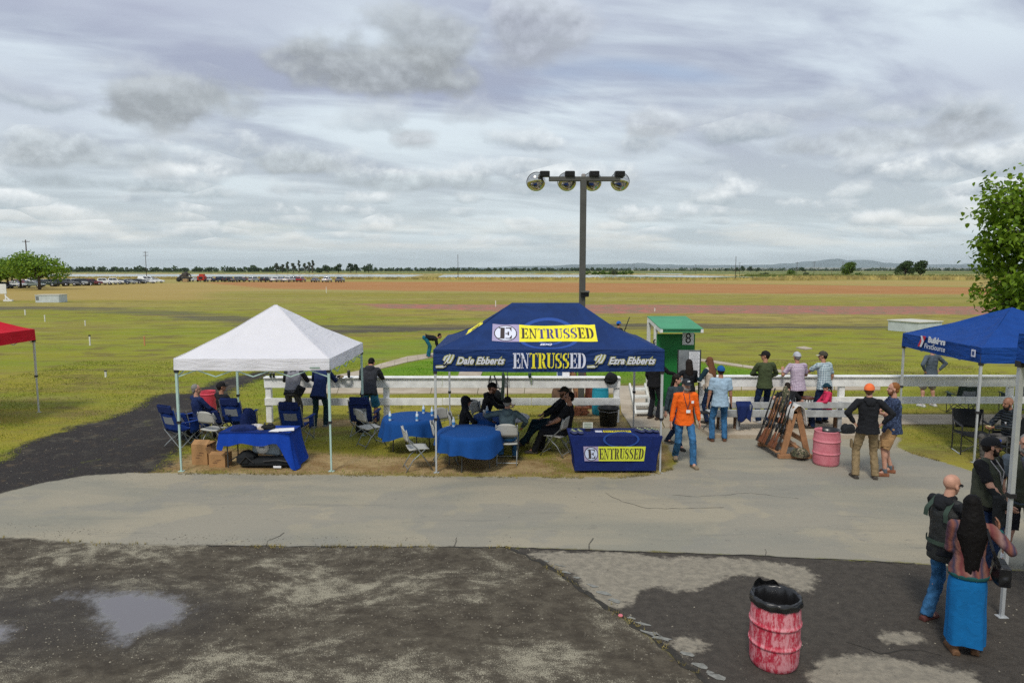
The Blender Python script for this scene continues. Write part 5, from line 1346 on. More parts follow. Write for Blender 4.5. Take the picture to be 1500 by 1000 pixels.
# ------------------------------------------------------------------ camp chairs
cblue = fabric('camp_blue', (.008, .035, .19)); cnavy = fabric('camp_navy', (.010, .022, .10)); meshm = mat('camp_mesh', (.22, .24, .26), .9); cgreen = fabric('camp_green', (.035, .055, .045)); cblack = fabric('camp_black', (.014, .016, .018))
def camp_chair(px, D, h, label, cloth, frame=tub_l, headrest=True, z=0, bh=.52):
    t = thing('camp_chair', label, 'camp chair', (W(px, D), D, z), -R(h), 'folding camp chairs')
    def seatf(u, v): return ((u-.5)*.50, -.22+v*.46, .42-.05*math.sin(math.pi*u)+.03*v)
    MB().sheet(seatf, 8, 5).build('seat', cloth, t, True, .02)
    def backf(u, v): return ((u-.5)*(.54-.03*v), -.24-.16*v-.04*math.sin(math.pi*u), .40+bh*v-.03*math.sin(math.pi*u)*v)
    MB().sheet(backf, 8, 7).build('backrest', cloth, t, True, .02)
    MB().sheet(lambda u, v: tuple(Vector(backf(.2+.6*u, .35+.35*v))+Vector((0, -.016, 0))), 6, 3).build('mesh_panel', meshm, t, True)
    if headrest: MB().box((0, -.44, .93), (.46, .06, .20), Rx(.25), .025).build('head_pad', cnavy, t)
    for s in (-1, 1):
        MB().sheet(lambda u, v: (s*(.30+(u-.5)*.09), -.30+v*.56, .62-.02*math.sin(math.pi*v)), 3, 6).build('armrest', cloth, t, True, .012)
        MB().tube([(s*.28, .26, .63), (s*.29, .27, .40), (s*.27, .25, .02)], .011, 6).build('front_post', frame, t)
        MB().tube([(s*.27, -.24-.17*bh/.52, .44+bh), (s*.28, -.28, .45)], .011, 6).build('back_post', frame, t)
        MB().tube([(s*.28, .26, .03), (-s*.28, .24, .40)], .010, 6).build('leg', frame, t)
        MB().tube([(s*.28, -.30, .03), (-s*.28, -.28, .42)], .010, 6).build('leg', frame, t)
        MB().tube([(s*.28, .26, .03), (s*.28, -.28, .42)], .010, 6).build('leg', frame, t)
        MB().tube([(s*.28, -.30, .03), (s*.28, .24, .42)], .010, 6).build('leg', frame, t)
        MB().sheet(lambda u, v: (s*.31+.0*u, -.05+.22*u, .60-.26*v), 2, 3).build('side_pocket', cloth, t, True, .015)
    return t
camp_chair(270, 15.3, 28, 'blue camp chair at the left leg of the white canopy, seen from behind', cblue)
camp_chair(287, 15.8, 35, 'blue camp chair under the grey haired man in navy', cblue, headrest=False, bh=.36)
camp_chair(331, 16.1, 30, 'dark camp chair under the man in the black cap', cnavy, headrest=False, bh=.36)
camp_chair(353, 16.2, 10, 'empty blue camp chair right of the man in the black cap', cblue)
camp_chair(437, 15.7, 8, 'blue camp chair with grey mesh back behind the blue draped table', cblue)
camp_chair(535, 16.3, 5, 'dark blue camp chair behind the grey folding chair by the left round table', cnavy)
camp_chair(1408, 18.6, 10, 'dark green camp chair on the grass behind the right fence', cgreen, tubem, False)
camp_chair(1487, 18.6, 0, 'dark green camp chair behind the right fence, cut by the photo edge', cgreen, tubem, False)
camp_chair(1478, 13.9, 272, 'black camp chair under the bald man in the puffer jacket', cblack, tubem, False)
# director's chair
t = thing('directors_chair', 'empty black folding armchair with square steel frame on the grass', 'chair', (W(1422, 14.7), 14.7, 0), -R(195))
for s in (-1, 1):
    MB().tube([(s*.29, .27, 0), (s*.29, .27, .62), (s*.29, .22, .66)], .014, 8).build('front_post', blk, t)
    MB().tube([(s*.29, -.26, 0), (s*.29, -.26, .52), (s*.30, -.34, .92)], .014, 8).build('back_post', blk, t)
    MB().tube([(s*.29, .27, .015), (s*.29, -.26, .015)], .013, 8).build('floor_bar', legg, t)
    MB().tube([(s*.29, .27, .47), (s*.29, -.26, .40)], .012, 8).build('side_bar', blk, t)
    MB().box((s*.29, -.02, .66), (.06, .54, .035), Rx(-.08), .012).build('armrest', blk, t)
    MB().tube([(s*.29, .24, .05), (-s*.29, .24, .44)], .011, 6).build('cross_bar', blk, t)
    MB().box((s*.12, -.37, .50), (.06, .02, .02)).build('yellow_tab', pr_yel, t)
MB().sheet(lambda u, v: ((u-.5)*.58, -.26+.54*v, .45-.04*math.sin(math.pi*u)), 8, 4).build('seat', cblack, t, True, .02)
MB().sheet(lambda u, v: ((u-.5)*.60*(1-.25*(1-v)*1), -.30-.05*v-.05*math.sin(math.pi*u)*(1-v), .50+.42*v), 10, 6).build('backrest', cblack, t, True, .02)
# stool near the fence
t = thing('bar_stool', 'tall stool with a brown round seat beside the man in the lilac checked shirt', 'stool', (W(1180, 17.2), 17.2, .03))
MB().lathe([(.02, .70), (.17, .70), (.18, .73), (.16, .76), (.02, .765)], 20).build('seat', mat('stool_brown', (.10, .035, .02), .5), t, True)
for a in range(4): MB().tube([(.10*math.cos(a*1.57+.8), .10*math.sin(a*1.57+.8), .70), (.22*math.cos(a*1.57+.8), .22*math.sin(a*1.57+.8), 0)], .012, 6).build('leg', tubem, t)
MB().lathe([(.17, .24), (.185, .24), (.185, .26), (.17, .26)], 20, cap=False).build('foot_ring', tubem, t)

# ------------------------------------------------------------------ round tables with blue cloths
tcloth = fabric('tablecloth_blue', (.006, .060, .235), .25, .06)
ttop = mat('table_top_grey', (.45, .46, .47), .5)
def round_table(px, D, r, lab_t, lab_c, drop=.33, folds=13, cover=None, seed=0):
    x, y = W(px, D, .74), D
    t = thing('round_table', lab_t, 'table', (x, y, 0), .4+seed, 'round folding tables')
    MB().lathe([(.02, .70), (r-.02, .70), (r, .715), (r, .73), (r-.02, .738), (.02, .738)], 40).build('tabletop', ttop, t, True)
    for a in range(4):
        an = a*math.pi/2+.6; MB().tube([(r*.62*math.cos(an), r*.62*math.sin(an), .70), (r*.70*math.cos(an), r*.70*math.sin(an), 0)], .014, 8).build('leg', tubem, t)
    MB().tube([(-r*.6, 0, .66), (r*.6, 0, .66)], .012, 6).build('brace', tubem, t)
    rr = random.Random(seed); ph = [rr.uniform(0, 6.28) for _ in range(4)]
    mb = MB(); n = 96; V = []; F_ = []
    def dropf(a): return drop*(1+.18*math.sin(2*a+ph[0])+.10*math.sin(4*a+ph[2])) 
    rings = [(0.0, 0), (.5, 0), (.85, 0), (1.0, 0)]
    for k, (q, _) in enumerate(rings):
        for i in range(n):
            a = 2*math.pi*i/n; V.append((r*q*math.cos(a)*1.005, r*q*math.sin(a)*1.005, .745-(.004 if q == 1 else 0)))
    for k in range(1, 7):
        v = k/6
        for i in range(n):
            a = 2*math.pi*i/n; w = math.sin(folds*a+ph[1]+.6*math.sin(3*a))*.058*v*(.6+.4*math.sin(2*a+ph[3])); ro = r*1.008+.012+.055*v+w
            V.append((ro*math.cos(a), ro*math.sin(a), .735-dropf(a)*v))
    for k in range(len(rings)+5):
        for i in range(n): j = (i+1) % n; F_.append((k*n+i, k*n+j, k*n+n+j, k*n+n+i))
    if cover:
        keep = []
        for f in F_:
            cx = sum(V[i][0] for i in f)/4; cy = sum(V[i][1] for i in f)/4
            if cx < cover+.05*math.sin(cy*9): keep.append(f)
        F_ = keep
    c = mesh_obj('tablecloth', V, F_, tcloth, None, True); c.location = (x, y, 0); tag(c, lab_c, 'tablecloth', 'blue cloths on the round tables'); return t
round_table(602, 15.0, .61, 'left round table, beside the canopy leg', 'blue cloth on the left round table with four bottles around', .36, 14, None, 1)
round_table(687, 13.65, .63, 'front round table under the lettered canopy', 'blue cloth on the front round table, hanging to a point', .34, 11, None, 5)
round_table(735, 15.05, .63, 'rear round table where the men sit, its grey top partly bare', 'blue cloth covering only the left part of the rear round table', .33, 13, .22, 9)
# ------------------------------------------------------------------ bottles
plc = mat('bottle_clear', (.62, .72, .80), .15, spec=.6); lblb = mat('bottle_label', (.05, .25, .55), .5); capw = mat('bottle_cap', (.75, .78, .8), .4)
def bottle(px, py, z, label, s=1.0):
    x, y = gp(px, py, z); t = thing('water_bottle', label, 'bottle', (x, y, z), 0, 'small water bottles on the tables')
    MB().lathe([(.028*s, 0), (.032*s, .01*s), (.032*s, .13*s), (.026*s, .155*s), (.013*s, .18*s), (.013*s, .195*s)], 14).build('bottle_body', plc, t, True)
    MB().lathe([(.0335*s, .045*s), (.0335*s, .105*s)], 14, cap=False).build('label_band', lblb, t, True)
    MB().lathe([(.0155*s, .185*s), (.0155*s, .21*s)], 12).build('cap', capw, t)
bottle(571.5, 616, .747, 'water bottle nearest the left rim of the left round table'); bottle(611, 616.5, .747, 'water bottle near the middle front of the left round table'); bottle(620.5, 605.5, .747, 'water bottle at the far rim of the left round table')
bottle(633, 609, .747, 'water bottle beside the canopy leg on the left round table'); bottle(664.5, 625, .747, 'water bottle at the left end of the front round table'); bottle(713.5, 607.5, .747, 'water bottle behind the drink can on the rear round table')
t = thing('drink_can', 'tall silver drink can in front of the bearded man', 'can', (*gp(709.5, 611, .747), .747)); MB().lathe([(.026, 0), (.033, .01), (.033, .15), (.027, .165), (.02, .165)], 16).build('can_body', mat('can_silver', (.55, .55, .55), .3, metal=.7), t, True); MB().lathe([(.0336, .03), (.0336, .10)], 16, cap=False).build('can_label', mat('can_label', (.4, .35, .32), .5), t)
def can(px, py, z, label, c):
    t = thing('drink_can', label, 'can', (*gp(px, py, z), z)); MB().lathe([(.026, 0), (.033, .01), (.033, .11), (.027, .122), (.02, .122)], 16).build('can_body', mat('can_'+c, {'dark': (.03, .035, .03), 'green': (.03, .05, .03)}[c], .3, metal=.3), t, True); MB().lathe([(.028, .116), (.028, .124)], 16).build('can_lid', mat('can_silver', (.55, .55, .55), .3, metal=.7), t)
can(396.5, 552.5, FH, 'left drink can on the end of the white fence', 'green'); can(401, 552.5, FH, 'right drink can on the end of the white fence', 'dark')
def tumbler(px, py, z, label, h, r, c, cat='tumbler'):
    t = thing('tumbler', label, cat, (*gp(px, py, z), z)); MB().lathe([(r*.8, 0), (r, h*.5), (r, h*.85), (r*.9, h*.9)], 16).build('cup', mat('tumbler_'+c, {'black': (.015, .015, .015), 'green': (.02, .07, .05), 'blue': (.02, .10, .25), 'white': (.6, .6, .6)}[c], .4), t, True); MB().lathe([(r*.95, h*.88), (r*.95, h), (r*.5, h*1.01)], 16).build('lid', mat('tumbler_lid', (.05, .05, .05), .4), t, True)
tumbler(511, 553, FH, 'black insulated bottle on the fence left of the hooded grey jacket', .19, .040, 'black'); tumbler(776, 553, FH, 'dark green cup on the fence under the canopy lettering', .13, .045, 'green')
tumbler(1029, 553, FH, 'small blue can on the fence in front of the woman in the cream vest', .11, .033, 'blue')

# ------------------------------------------------------------------ things lying on the left fence
t = thing('gloves', 'dark shooting gloves heaped on the fence right of the white canopy leg', 'gloves', (*gp(494, 553, FH), FH))
for i, (a, b_, c_) in enumerate(((-.08, .0, .04), (.05, .01, .03), (.12, .0, .02))): MB().box((a, b_, c_), (.12, .09, .06), Rz(i*.7), .02).build('glove', cblack if i != 2 else mat('tan_leather', (.20, .14, .07), .8), t)
t = thing('paper_napkin', 'crumpled white napkin on the fence beside the black bottle', 'napkin', (*gp(504, 553.5, FH), FH)); MB().sheet(lambda u, v: ((u-.5)*.2, (v-.5)*.12, .012+.015*math.sin(u*9)*math.cos(v*7)), 8, 6).build('sheet', paper, t)
t = thing('flyer_stand', 'small printed card standing on the fence near the mast', 'card', (W(825, 17.75, 1.3), 17.75, FH))
MB().box((0, 0, .10), (.33, .01, .19), Rx(-.2)).build('card', paper, t); MB().box((-.09, -.008, .08), (.13, .006, .12), Rx(-.2)).build('printed_panel', mat('card_navy', (.03, .07, .17), .6), t); MB().box((0, -.008, .175), (.31, .006, .03), Rx(-.2)).build('printed_strip', mat('card_tan', (.45, .28, .16), .6), t)
t = thing('cap', 'black cap hanging over the right end of the white fence', 'cap', (W(895, 17.6, 1.25), 17.66, FH-.04))
MB().lathe([(.02, .16), (.09, .15), (.15, .09), (.16, .0), (.13, -.10), (.05, -.15)], 20, (0, 0, 0), Ry(.4), True, lambda a, i: .02*math.sin(a*3+i)).build('crown', cblack, t, True); MB().box((-.05, -.1, -.03), (.18, .12, .02), Rx(.6)).build('brim', cblack, t)
# bag and gun slip hanging from the fence
t = thing('shoulder_bag', 'black shell pouch hanging by its strap from the fence behind the bearded man', 'bag', (W(722, 17.6, .9), 17.58, 0))
MB().tube([(-.06, .05, FH+.04), (-.10, -.03, 1.1), (-.07, -.04, .9)], .02, 6).tube([(.03, .08, FH+.04), (.10, -.03, 1.12), (.09, -.04, .85)], .02, 6).build('strap', cblack, t)
MB().lathe([(.02, .52), (.12, .55), (.17, .68), (.15, .82), (.08, .90)], 18, (.06, -.06, 0), None, True, lambda a, i: .015*math.sin(2*a)).build('pouch', cblack, t, True)
woodst = mat('gun_stock', (.16, .055, .022), .4, noise=.35, nscale=9, coat=.3); gunm = mat('gun_metal', (.018, .019, .022), .35, metal=.6); gund = mat('gun_stock_dark', (.03, .025, .022), .5)
def gun(name, label, butt, muzzle, stock=woodst, twist=0.0, group=None):
    """butt and muzzle are world points"""
    b_ = Vector(butt); m_ = Vector(muzzle); dd = (m_-b_); L = dd.length; dd.normalize()
    t = thing(name, label, 'shotgun', tuple(b_), 0, group); side = dd.cross(Vector((0, 0, 1))).normalized(); side = (Matrix.Rotation(twist, 3, dd) @ side); up = side.cross(dd).normalized()
    def P(a, u=0, s=0): return tuple(dd*a*L+up*u+side*s)
    mb = MB()
    V = []; F_ = []
    for (a, u, h, w) in ((0, -.035, .065, .020), (.02, -.035, .066, .022), (.18, -.01, .038, .019), (.26, 0, .024, .017), (.31, .005, .027, .019)):
        for k in range(8):
            an = 2*math.pi*k/8; V.append(tuple(Vector(P(a, u+math.sin(an)*h, math.cos(an)*w))))
    for i in range(4):
        for k in range(8): F_.append((i*8+k, i*8+(k+1) % 8, i*8+8+(k+1) % 8, i*8+8+k))
    F_ += [tuple(range(7, -1, -1)), tuple(range(32, 40))]
    mesh_obj('stock', V, F_, stock, t, True)
    MB().tube([P(.30), P(.34), P(.47)], [.024, .027, .022], 8).build('receiver', gunm, t, True)
    MB().tube([P(.46, -.012), P(.50, -.012), P(.66, -.010)], [.018, .021, .016], 8).build('forend', stock, t, True)
    MB().tube([P(.46, .008), P(1.0, .008)], .0105, 8).tube([P(.46, -.010), P(1.0, -.010)], .0105, 8).build('barrels', gunm, t, True)
    MB().tube([P(.33, -.02), P(.35, -.05), P(.39, -.05), P(.40, -.02)], .004, 5).build('trigger_guard', gunm, t)
    return t
t = thing('gun_slip', 'slim dark gun slip hanging upright on the fence behind the round tables', 'gun slip', (W(737, 17.55), 17.52, 0))
MB().tube([(.0, 0, 1.36), (.01, 0, 1.28), (.0, 0, 1.0), (-.04, 0, .62), (-.06, 0, .42)], [.02, .045, .04, .06, .075], 10).build('sleeve', cgreen, t, True)
gun('shotgun', 'shotgun leaning upright on the fence right of the dark slip', (W(744, 17.5), 17.35, 0.0), (W(743, 17.6, 1.4), 17.62, 1.50), woodst)

# ------------------------------------------------------------------ promotional table with fitted cover
pc = fabric('promo_navy', (.008, .020, .12), .25, .12)
tx, ty = (W(835.6, 13.1, .75)+W(970, 13.1, .75))/2, 13.12
t = thing('promo_table', 'table under a fitted navy cover printed with a yellow banner', 'table', (tx, ty, 0))
TW, TD = .915, .72
def cov(u, v, side):
    # v 0 top 1 bottom ; the cover narrows a little towards the floor
    k = v; w = TW-.09*math.sin(min(1, k*1.2)*math.pi/2)-.02*k; d0, d1 = 0+.05*k, TD-.05*k; z = .755-.70*k
    wv = .012*math.sin(u*21+side)*math.sin(math.pi*k)
    if side == 0: return (-w+2*w*u, d0+wv, z)
    if side == 1: return (w+wv, d0+(d1-d0)*u, z)
    if side == 2: return (w-2*w*u, d1+wv, z)
    return (-w+wv, d1-(d1-d0)*u, z)
mb = MB()
for sd_ in range(4): mb.sheet(lambda u, v: cov(u, v, sd_), 20, 8)
mb.sheet(lambda u, v: (-TW+2*TW*u, TD*v, .756), 8, 4)
cv = mb.build('table_cover', pc, t, True)
for sx in (-1, 1):
    for sy in (.09, TD-.12): MB().tube([(sx*(TW-.16), sy, 0), (sx*(TW-.16), sy, .70)], .014, 6).build('leg', tubem, t)
MB().box((0, TD/2, .735), (1.80, .68, .03)).build('tabletop', ttop, t)
def fr(off):
    def fn(x, z):
        k = (.755-z)/.70; return (x*(1-.09*k/.9), .05*k-.018-off, z)
    return fn
patch(fr(.004), -.66, -.36, .26, .56, pr_lil, cv, 'emblem_field', 4, 4); patch(fr(.004), -.36, .60, .26, .56, mat('print_yellow2', (.62, .68, .05), .7), cv, 'banner', 12, 4)
disc(fr(.008), -.51, .41, .142, .142, pr_blk, cv, 'emblem_ring'); disc(fr(.012), -.51, .41, .128, .128, mat('print_paleblue', (.55, .62, .80), .7), cv, 'emblem_disc')
stencil_word('E', -.585, -.43, .315, .505, fr(.016), pr_blk, cv, n=1); stencil_word('ENTRUSSED', -.345, .575, .30, .52, fr(.008), pr_blk, cv, n=1)
tp = lambda off: (lambda x, y: (x, y, .757+off))
patch(tp(.003), -.20, .36, .34, .50, pr_yel, cv, 'top_banner', 2, 2); stencil_word('ENTRUSSED', -.18, .34, .37, .47, tp(.006), pr_blk, cv, n=1); patch(tp(.003), -.36, -.22, .34, .50, pr_wht, cv, 'top_emblem', 1, 1)
disc(fr(.003), .1, .70, .36, .16, pr_nav2, cv, 'faint_emblem_ring', .88)
# merchandise: rolled printed caps / koozies
mer = mat('pouch_print', (.05, .06, .14), .6, noise=.2); mer2 = mat('pouch_motif', (.42, .48, .25), .6)
for i, px in enumerate((840, 849, 937, 948, 958)):
    x, y = gp(px, 637-(2 if i < 2 else 4), .76)
    g = thing('wrapped_shirt', ['leftmost', 'second'][i]+' dark printed packet on the left end of the navy table' if i < 2 else ['left', 'middle', 'right'][i-2]+' one of three dark printed packets on the right end of the navy table', 'packet', (x, y, .76), .25 if i < 2 else .5, 'printed packets on the navy table')
    MB().box((0, 0, .035), (.105, .26, .07), None, .03).build('packet', mer, g)
    for k in range(3): MB().box((.0, -.07+.07*k, .0725), (.07, .03, .004), Rz(.4*k)).build('motif', mer2, g)
t2 = thing('sign_holder', 'small white printed sign in a stand at the back of the navy table', 'sign', (*gp(861, 631, .76), .76))
MB().box((0, 0, .12), (.20, .015, .12)).build('sign_plate', mat('sign_cream', (.55, .56, .48), .7), t2); MB().box((0, .0, .03), (.10, .06, .06)).build('stand', blk, t2)
for k in range(3): MB().box((0, -.010, .155-.035*k), (.15, .004, .012)).build('printed_line', mat('print_green', (.15, .22, .14), .7), t2)

# ------------------------------------------------------------------ blue draped table under the white canopy
t = thing('folding_table', 'folding table hidden under the loose royal blue cloth', 'table', (W(381, 13.75, .74), 13.78, 0), R(-2))
MB().box((0, 0, .72), (1.40, .62, .035)).build('tabletop', ttop, t)
for sx in (-1, 1):
    for sy in (-1, 1): MB().tube([(sx*.6, sy*.24, 0), (sx*.6, sy*.24, .71)], .013, 6).build('leg', tubem, t)
    MB().tube([(sx*.6, -.24, .12), (sx*.6, .24, .12)], .011, 6).build('leg_brace', tubem, t)
royal = fabric('royal_cloth', (.004, .045, .33), .3, .06)
n = 60; V = []; F_ = []
hx, hy = .72, .33
def perim(s):
    # s 0..1 around the table edge starting at the front left corner
    P_ = [(-hx, -hy), (hx, -hy), (hx, hy), (-hx, hy)]; L = [2*hx, 2*hy, 2*hx, 2*hy]; tot = sum(L); q = s*tot
    for k in range(4):
        if q <= L[k]: a, b_ = P_[k], P_[(k+1) % 4]; f = q/L[k]; return (a[0]+(b_[0]-a[0])*f, a[1]+(b_[1]-a[1])*f)
        q -= L[k]
    return P_[0]
NP = 160
def dropat(x, y, s):
    d_ = .24+.03*math.sin(s*40)
    if y < -.3:
        if x > .48: d_ = .24+(x-.48)/.24*.52
        if x < -.62: d_ = .36
    if x > .7: d_ = .74-.12*(y+.33)
    if x < -.7: d_ = .34+.05*math.sin(y*9)
    return min(.74, d_)
for i in range(NP):
    x, y = perim(i/NP); V.append((x, y, .752))
for k in range(1, 8):
    v = k/7
    for i in range(NP):
        x, y = perim(i/NP); s = i/NP; dr = dropat(x, y, s)
        L = math.hypot(x/hx, y/hy); ox, oy = x/hx/1.4, y/hy/1.4
        if abs(x) < hx-.01: ox *= .15 if x < .5 else .5
        fl = .05*v+.20*v*v*max(0, dr-.4)*1.6+.022*v*math.sin(i*.62+2*math.sin(i*.13)); V.append((x+ox*fl*1.4, y+oy*fl, .750-dr*v))
for k in range(7):
    for i in range(NP): j = (i+1) % NP; F_.append((k*NP+i, k*NP+j, k*NP+NP+j, k*NP+NP+i))
F_.append(tuple(range(NP)))
c = mesh_obj('tablecloth', V, F_, royal, None, True); c.location = t.location; c.rotation_euler = t.rotation_euler; tag(c, 'loose royal blue cloth trailing to the ground at its right corner', 'tablecloth')
tz = .756
def lump(name, label, cat, px, py, z, size, m_, seed, rz=0, flat=.6, part='heap'):
    t = thing(name, label, cat, (*gp(px, py, z), z), rz); r = random.Random(seed)
    V, F_ = [], []; nu, nv = 20, 10; ph = [r.uniform(0, 6.28) for _ in range(6)]
    for j in range(nv+1):
        th = math.pi/2*(1-j/nv)
        for i in range(nu):
            a = 2*math.pi*i/nu; rr = 1+.16*math.sin(2*a+ph[0])+.12*math.sin(3*a+ph[1]+j*.3)+.07*math.sin(7*a+ph[2])
            V.append((size[0]/2*rr*math.cos(th)*math.cos(a), size[1]/2*rr*math.cos(th)*math.sin(a), size[2]*math.sin(th)**flat*(1+.15*math.sin(4*a+ph[3])*math.cos(th)) if th > 0 else 0))
    for j in range(nv):
        for i in range(nu): F_.append((j*nu+i, j*nu+(i+1) % nu, (j+1)*nu+(i+1) % nu, (j+1)*nu+i))
    mesh_obj(part, V, F_, m_, t, True); return t
lump('folded_jersey', 'crumpled navy jersey at the left end of the royal blue table', 'clothing', 357, 628.5, tz, (.46, .30, .10), cnavy, 1)
lump('packaging', 'pale crumpled packaging in the middle of the royal blue table', 'packaging', 375, 627, tz, (.30, .22, .09), mat('pale_wrap', (.52, .50, .50), .6, noise=.3, nscale=12), 2)
lump('hand_towel', 'small cream cloth beside the packaging on the royal blue table', 'cloth', 384, 628.5, tz, (.16, .12, .06), mat('cream_cloth', (.45, .38, .30), .9), 3)
t = thing('box', 'low black box with items at the back of the royal blue table', 'box', (*gp(393, 628, tz), tz)); MB().box((0, 0, .04), (.26, .16, .08), None, .02).build('box', cblack, t); MB().box((.05, 0, .10), (.10, .08, .05), None, .015).build('lid', blk, t); MB().tube([(-.08, 0, .08), (-.06, 0, .13)], .018, 8).build('knob', tubem, t)
t = thing('papers', 'white printed sheets spread on the right of the royal blue table', 'papers', (*gp(412, 630, tz), tz+.003))
for k in range(3): MB().box((-.10+.12*k, .02*k, .002+.003*k), (.21, .28, .002), Rz(.2*k-.1)).build('sheet', paper, t)
# bags under the table
t = thing('duffel_bag', 'big black bag lying under the royal blue table', 'bag', (W(392, 13.65), 13.68, 0), R(-3))
MB().box((.05, 0, .10), (1.15, .40, .17), Ry(-.03), .06).box((-.42, -.02, .17), (.36, .40, .30), None, .09).build('bag_body', cblack, t, False)
MB().tube([(-.5, -.22, .10), (-.35, -.24, .26), (-.2, -.22, .12)], .014, 6).tube([(.0, -.22, .16), (.3, -.24, .20), (.55, -.22, .15)], .014, 6).build('strap', blk, t); MB().box((.28, -.215, .05), (.16, .01, .04)).build('sewn_label', paper, t)
t = thing('case', 'grey case with a round white disc on its side under the royal blue table', 'case', (W(386, 13.75), 13.74, .19), R(-3))
MB().box((.12, 0, .22), (.62, .16, .34), Ry(.10), .04).build('case', mat('case_grey', (.22, .27, .31), .6), t)
MB().lathe([(.01, -.03), (.125, -.03), (.135, -.01), (.135, .02), (.01, .02)], 28, (.04, -.10, .22), Rx(R(90))).build('disc', mat('disc_white', (.62, .63, .62), .5), t, True); MB().box((.04, -.135, .22), (.12, .004, .02)).build('disc_print', mat('card_navy', (.03, .07, .17)), t)
# camp gear left
lump('dark_backpack', 'dark rucksack lying on the empty blue camp chair', 'rucksack', 363, 622, .35, (.42, .30, .40), cnavy, 5)
lump('clothes_heap', 'black jacket heaped under the leftmost camp chair', 'clothing', 276, 642, 0, (.55, .40, .24), cblack, 6)
lump('bag', 'tan bag under the seat of the grey haired man', 'bag', 292, 634, 0, (.35, .30, .22), mat('tan_leather', (.20, .14, .07)), 7)
lump('black_sack', 'black bag hanging behind the dark blue camp chair', 'bag', 531, 632, .1, (.28, .24, .42), cblack, 8)
lump('sling_pack', 'black pack standing against the mesh camp chair', 'rucksack', 421, 631, 0, (.22, .22, .75), cblack, 9, flat=.4)
# boxes
card = mat('cardboard', (.36, .20, .085), .9, noise=.12, nscale=5); cardi = mat('cardboard_inner', (.26, .15, .07), .9)
def carton(label, px, py, w, d_, h, rz, flaps):
    t = thing('cardboard_box', label, 'cardboard box', (*gp(px, py), 0), R(rz), 'cardboard boxes under the white canopy'); tk = .006
    MB().box((0, -d_/2, h/2), (w, tk, h)).build('front_panel', card, t); MB().box((0, d_/2, h/2), (w, tk, h)).build('back_panel', card, t)
    for s in (-1, 1): MB().box((s*(w/2-.003), 0, h/2), (tk, d_-tk*2, h)).build('side_panel', card, t)
    MB().box((0, 0, .01), (w-.02, d_-.02, tk)).build('bottom_panel', cardi, t)
    for (s, a, ax) in flaps:
        if ax == 'x': M = Ry(s*R(a)); c = Vector((s*w/2, 0, h))+M @ Vector((s*w*.22, 0, 0)); MB().box(c, (w*.44, d_, tk), M).build('flap', card, t)
        else: M = Rx(-s*R(a)); c = Vector((0, s*d_/2, h))+M @ Vector((0, s*d_*.22, 0)); MB().box(c, (w, d_*.44, tk), M).build('flap', card, t)
    for k in range(3): MB().box((w*.12*(k-1), -d_/2-.005, h*(.35+.12*k)), (w*.28, .002, .012)).build('printed_line', mat('carton_print', (.14, .07, .04), .9), t)
    return t
carton('bigger cardboard box with its flaps open, left of the blue table', 299.5, 677, .34, .34, .42, -6, [(-1, -150, 'y'), (1, -25, 'x'), (1, 160, 'y')])
carton('smaller cardboard box tucked against the blue cloth', 323.5, 681, .34, .30, .26, -4, [(-1, -165, 'y'), (1, -30, 'x'), (-1, -60, 'x')])
# ------------------------------------------------------------------ barrels and bins
def barrel(label, px, py, r, h, m_, lid=None, name='barrel', group=None, ribs=(.36, .66), rimm_=None):
    x, y = gp(px, py); y += r*.9; x = W(px, y); t = thing(name, label, 'barrel', (x, y, 0), 0, group)
    prof = [(r*.86, 0), (r*.93, .02), (r*.97, .06)]
    for k in ribs: prof += [(r*.99, h*k-.035), (r*1.0, h*k-.012), (r*1.035, h*k-.008), (r*1.035, h*k+.012), (r*1.0, h*k+.016), (r*.99, h*k+.04)]
    prof += [(r*.97, h-.10), (r*.93, h-.03), (r*.95, h-.02), (r*.95, h), (r*.89, h), (r*.89, h-.05), (r*.90, .10), (.01, .08)]
    MB().lathe(prof, 48, cap=False).build('shell', m_, t, True)
    MB().lathe([(.01, .005), (r*.86, .005)], 32, cap=False).build('base', m_, t)
    return t, x, y
def scuffed(c, cl, scale, lo, hi, streak=1.0):
    def fn(nt, b):
        co = nt.node('ShaderNodeTexCoord').outputs['Object']; x, y, z = nt.sep(co)
        n = nt.noise(nt.comb(x, y, nt.m('MULTIPLY', z, streak)), scale, 8, .70, .4); n2 = nt.noise(nt.comb(x, y, nt.m('MULTIPLY', z, .35)), 55, 4, .75)
        f = nt.ss(nt.m('ADD', nt.m('MULTIPLY', n, .62), nt.m('MULTIPLY', n2, .38)), lo, hi)
        nt.put(b.inputs['Base Color'], nt.mix(f, c, cl)); b.inputs['Roughness'].default_value = .6; nt.put(b.inputs['Normal'], nt.bump(n2, .12, .01))
    return fn
redsc = custom('scuffed_red', scuffed((.44, .018, .045), (.64, .27, .30), 13, .43, .56, .4)); pinksc = custom('faded_pink', scuffed((.52, .12, .16), (.66, .24, .28), 4, .3, .7))
teal = custom('teal_plastic', scuffed((.005, .23, .33), (.02, .33, .45), 4, .3, .7)); redp2 = custom('red_plastic', scuffed((.50, .02, .05), (.62, .10, .12), 4, .4, .7))
bt, bx, by = barrel('scuffed red barrel with a black liner bag, alone on the wet asphalt in front', 1133, 988, .247, .70, redsc)
linm = mat('bin_liner', (.012, .012, .013), .28, spec=.6)
lb = thing('bin_liner', 'black plastic bag folded over the rim of the scuffed red barrel', 'bin bag', (bx, by, -.022)); rr = .249
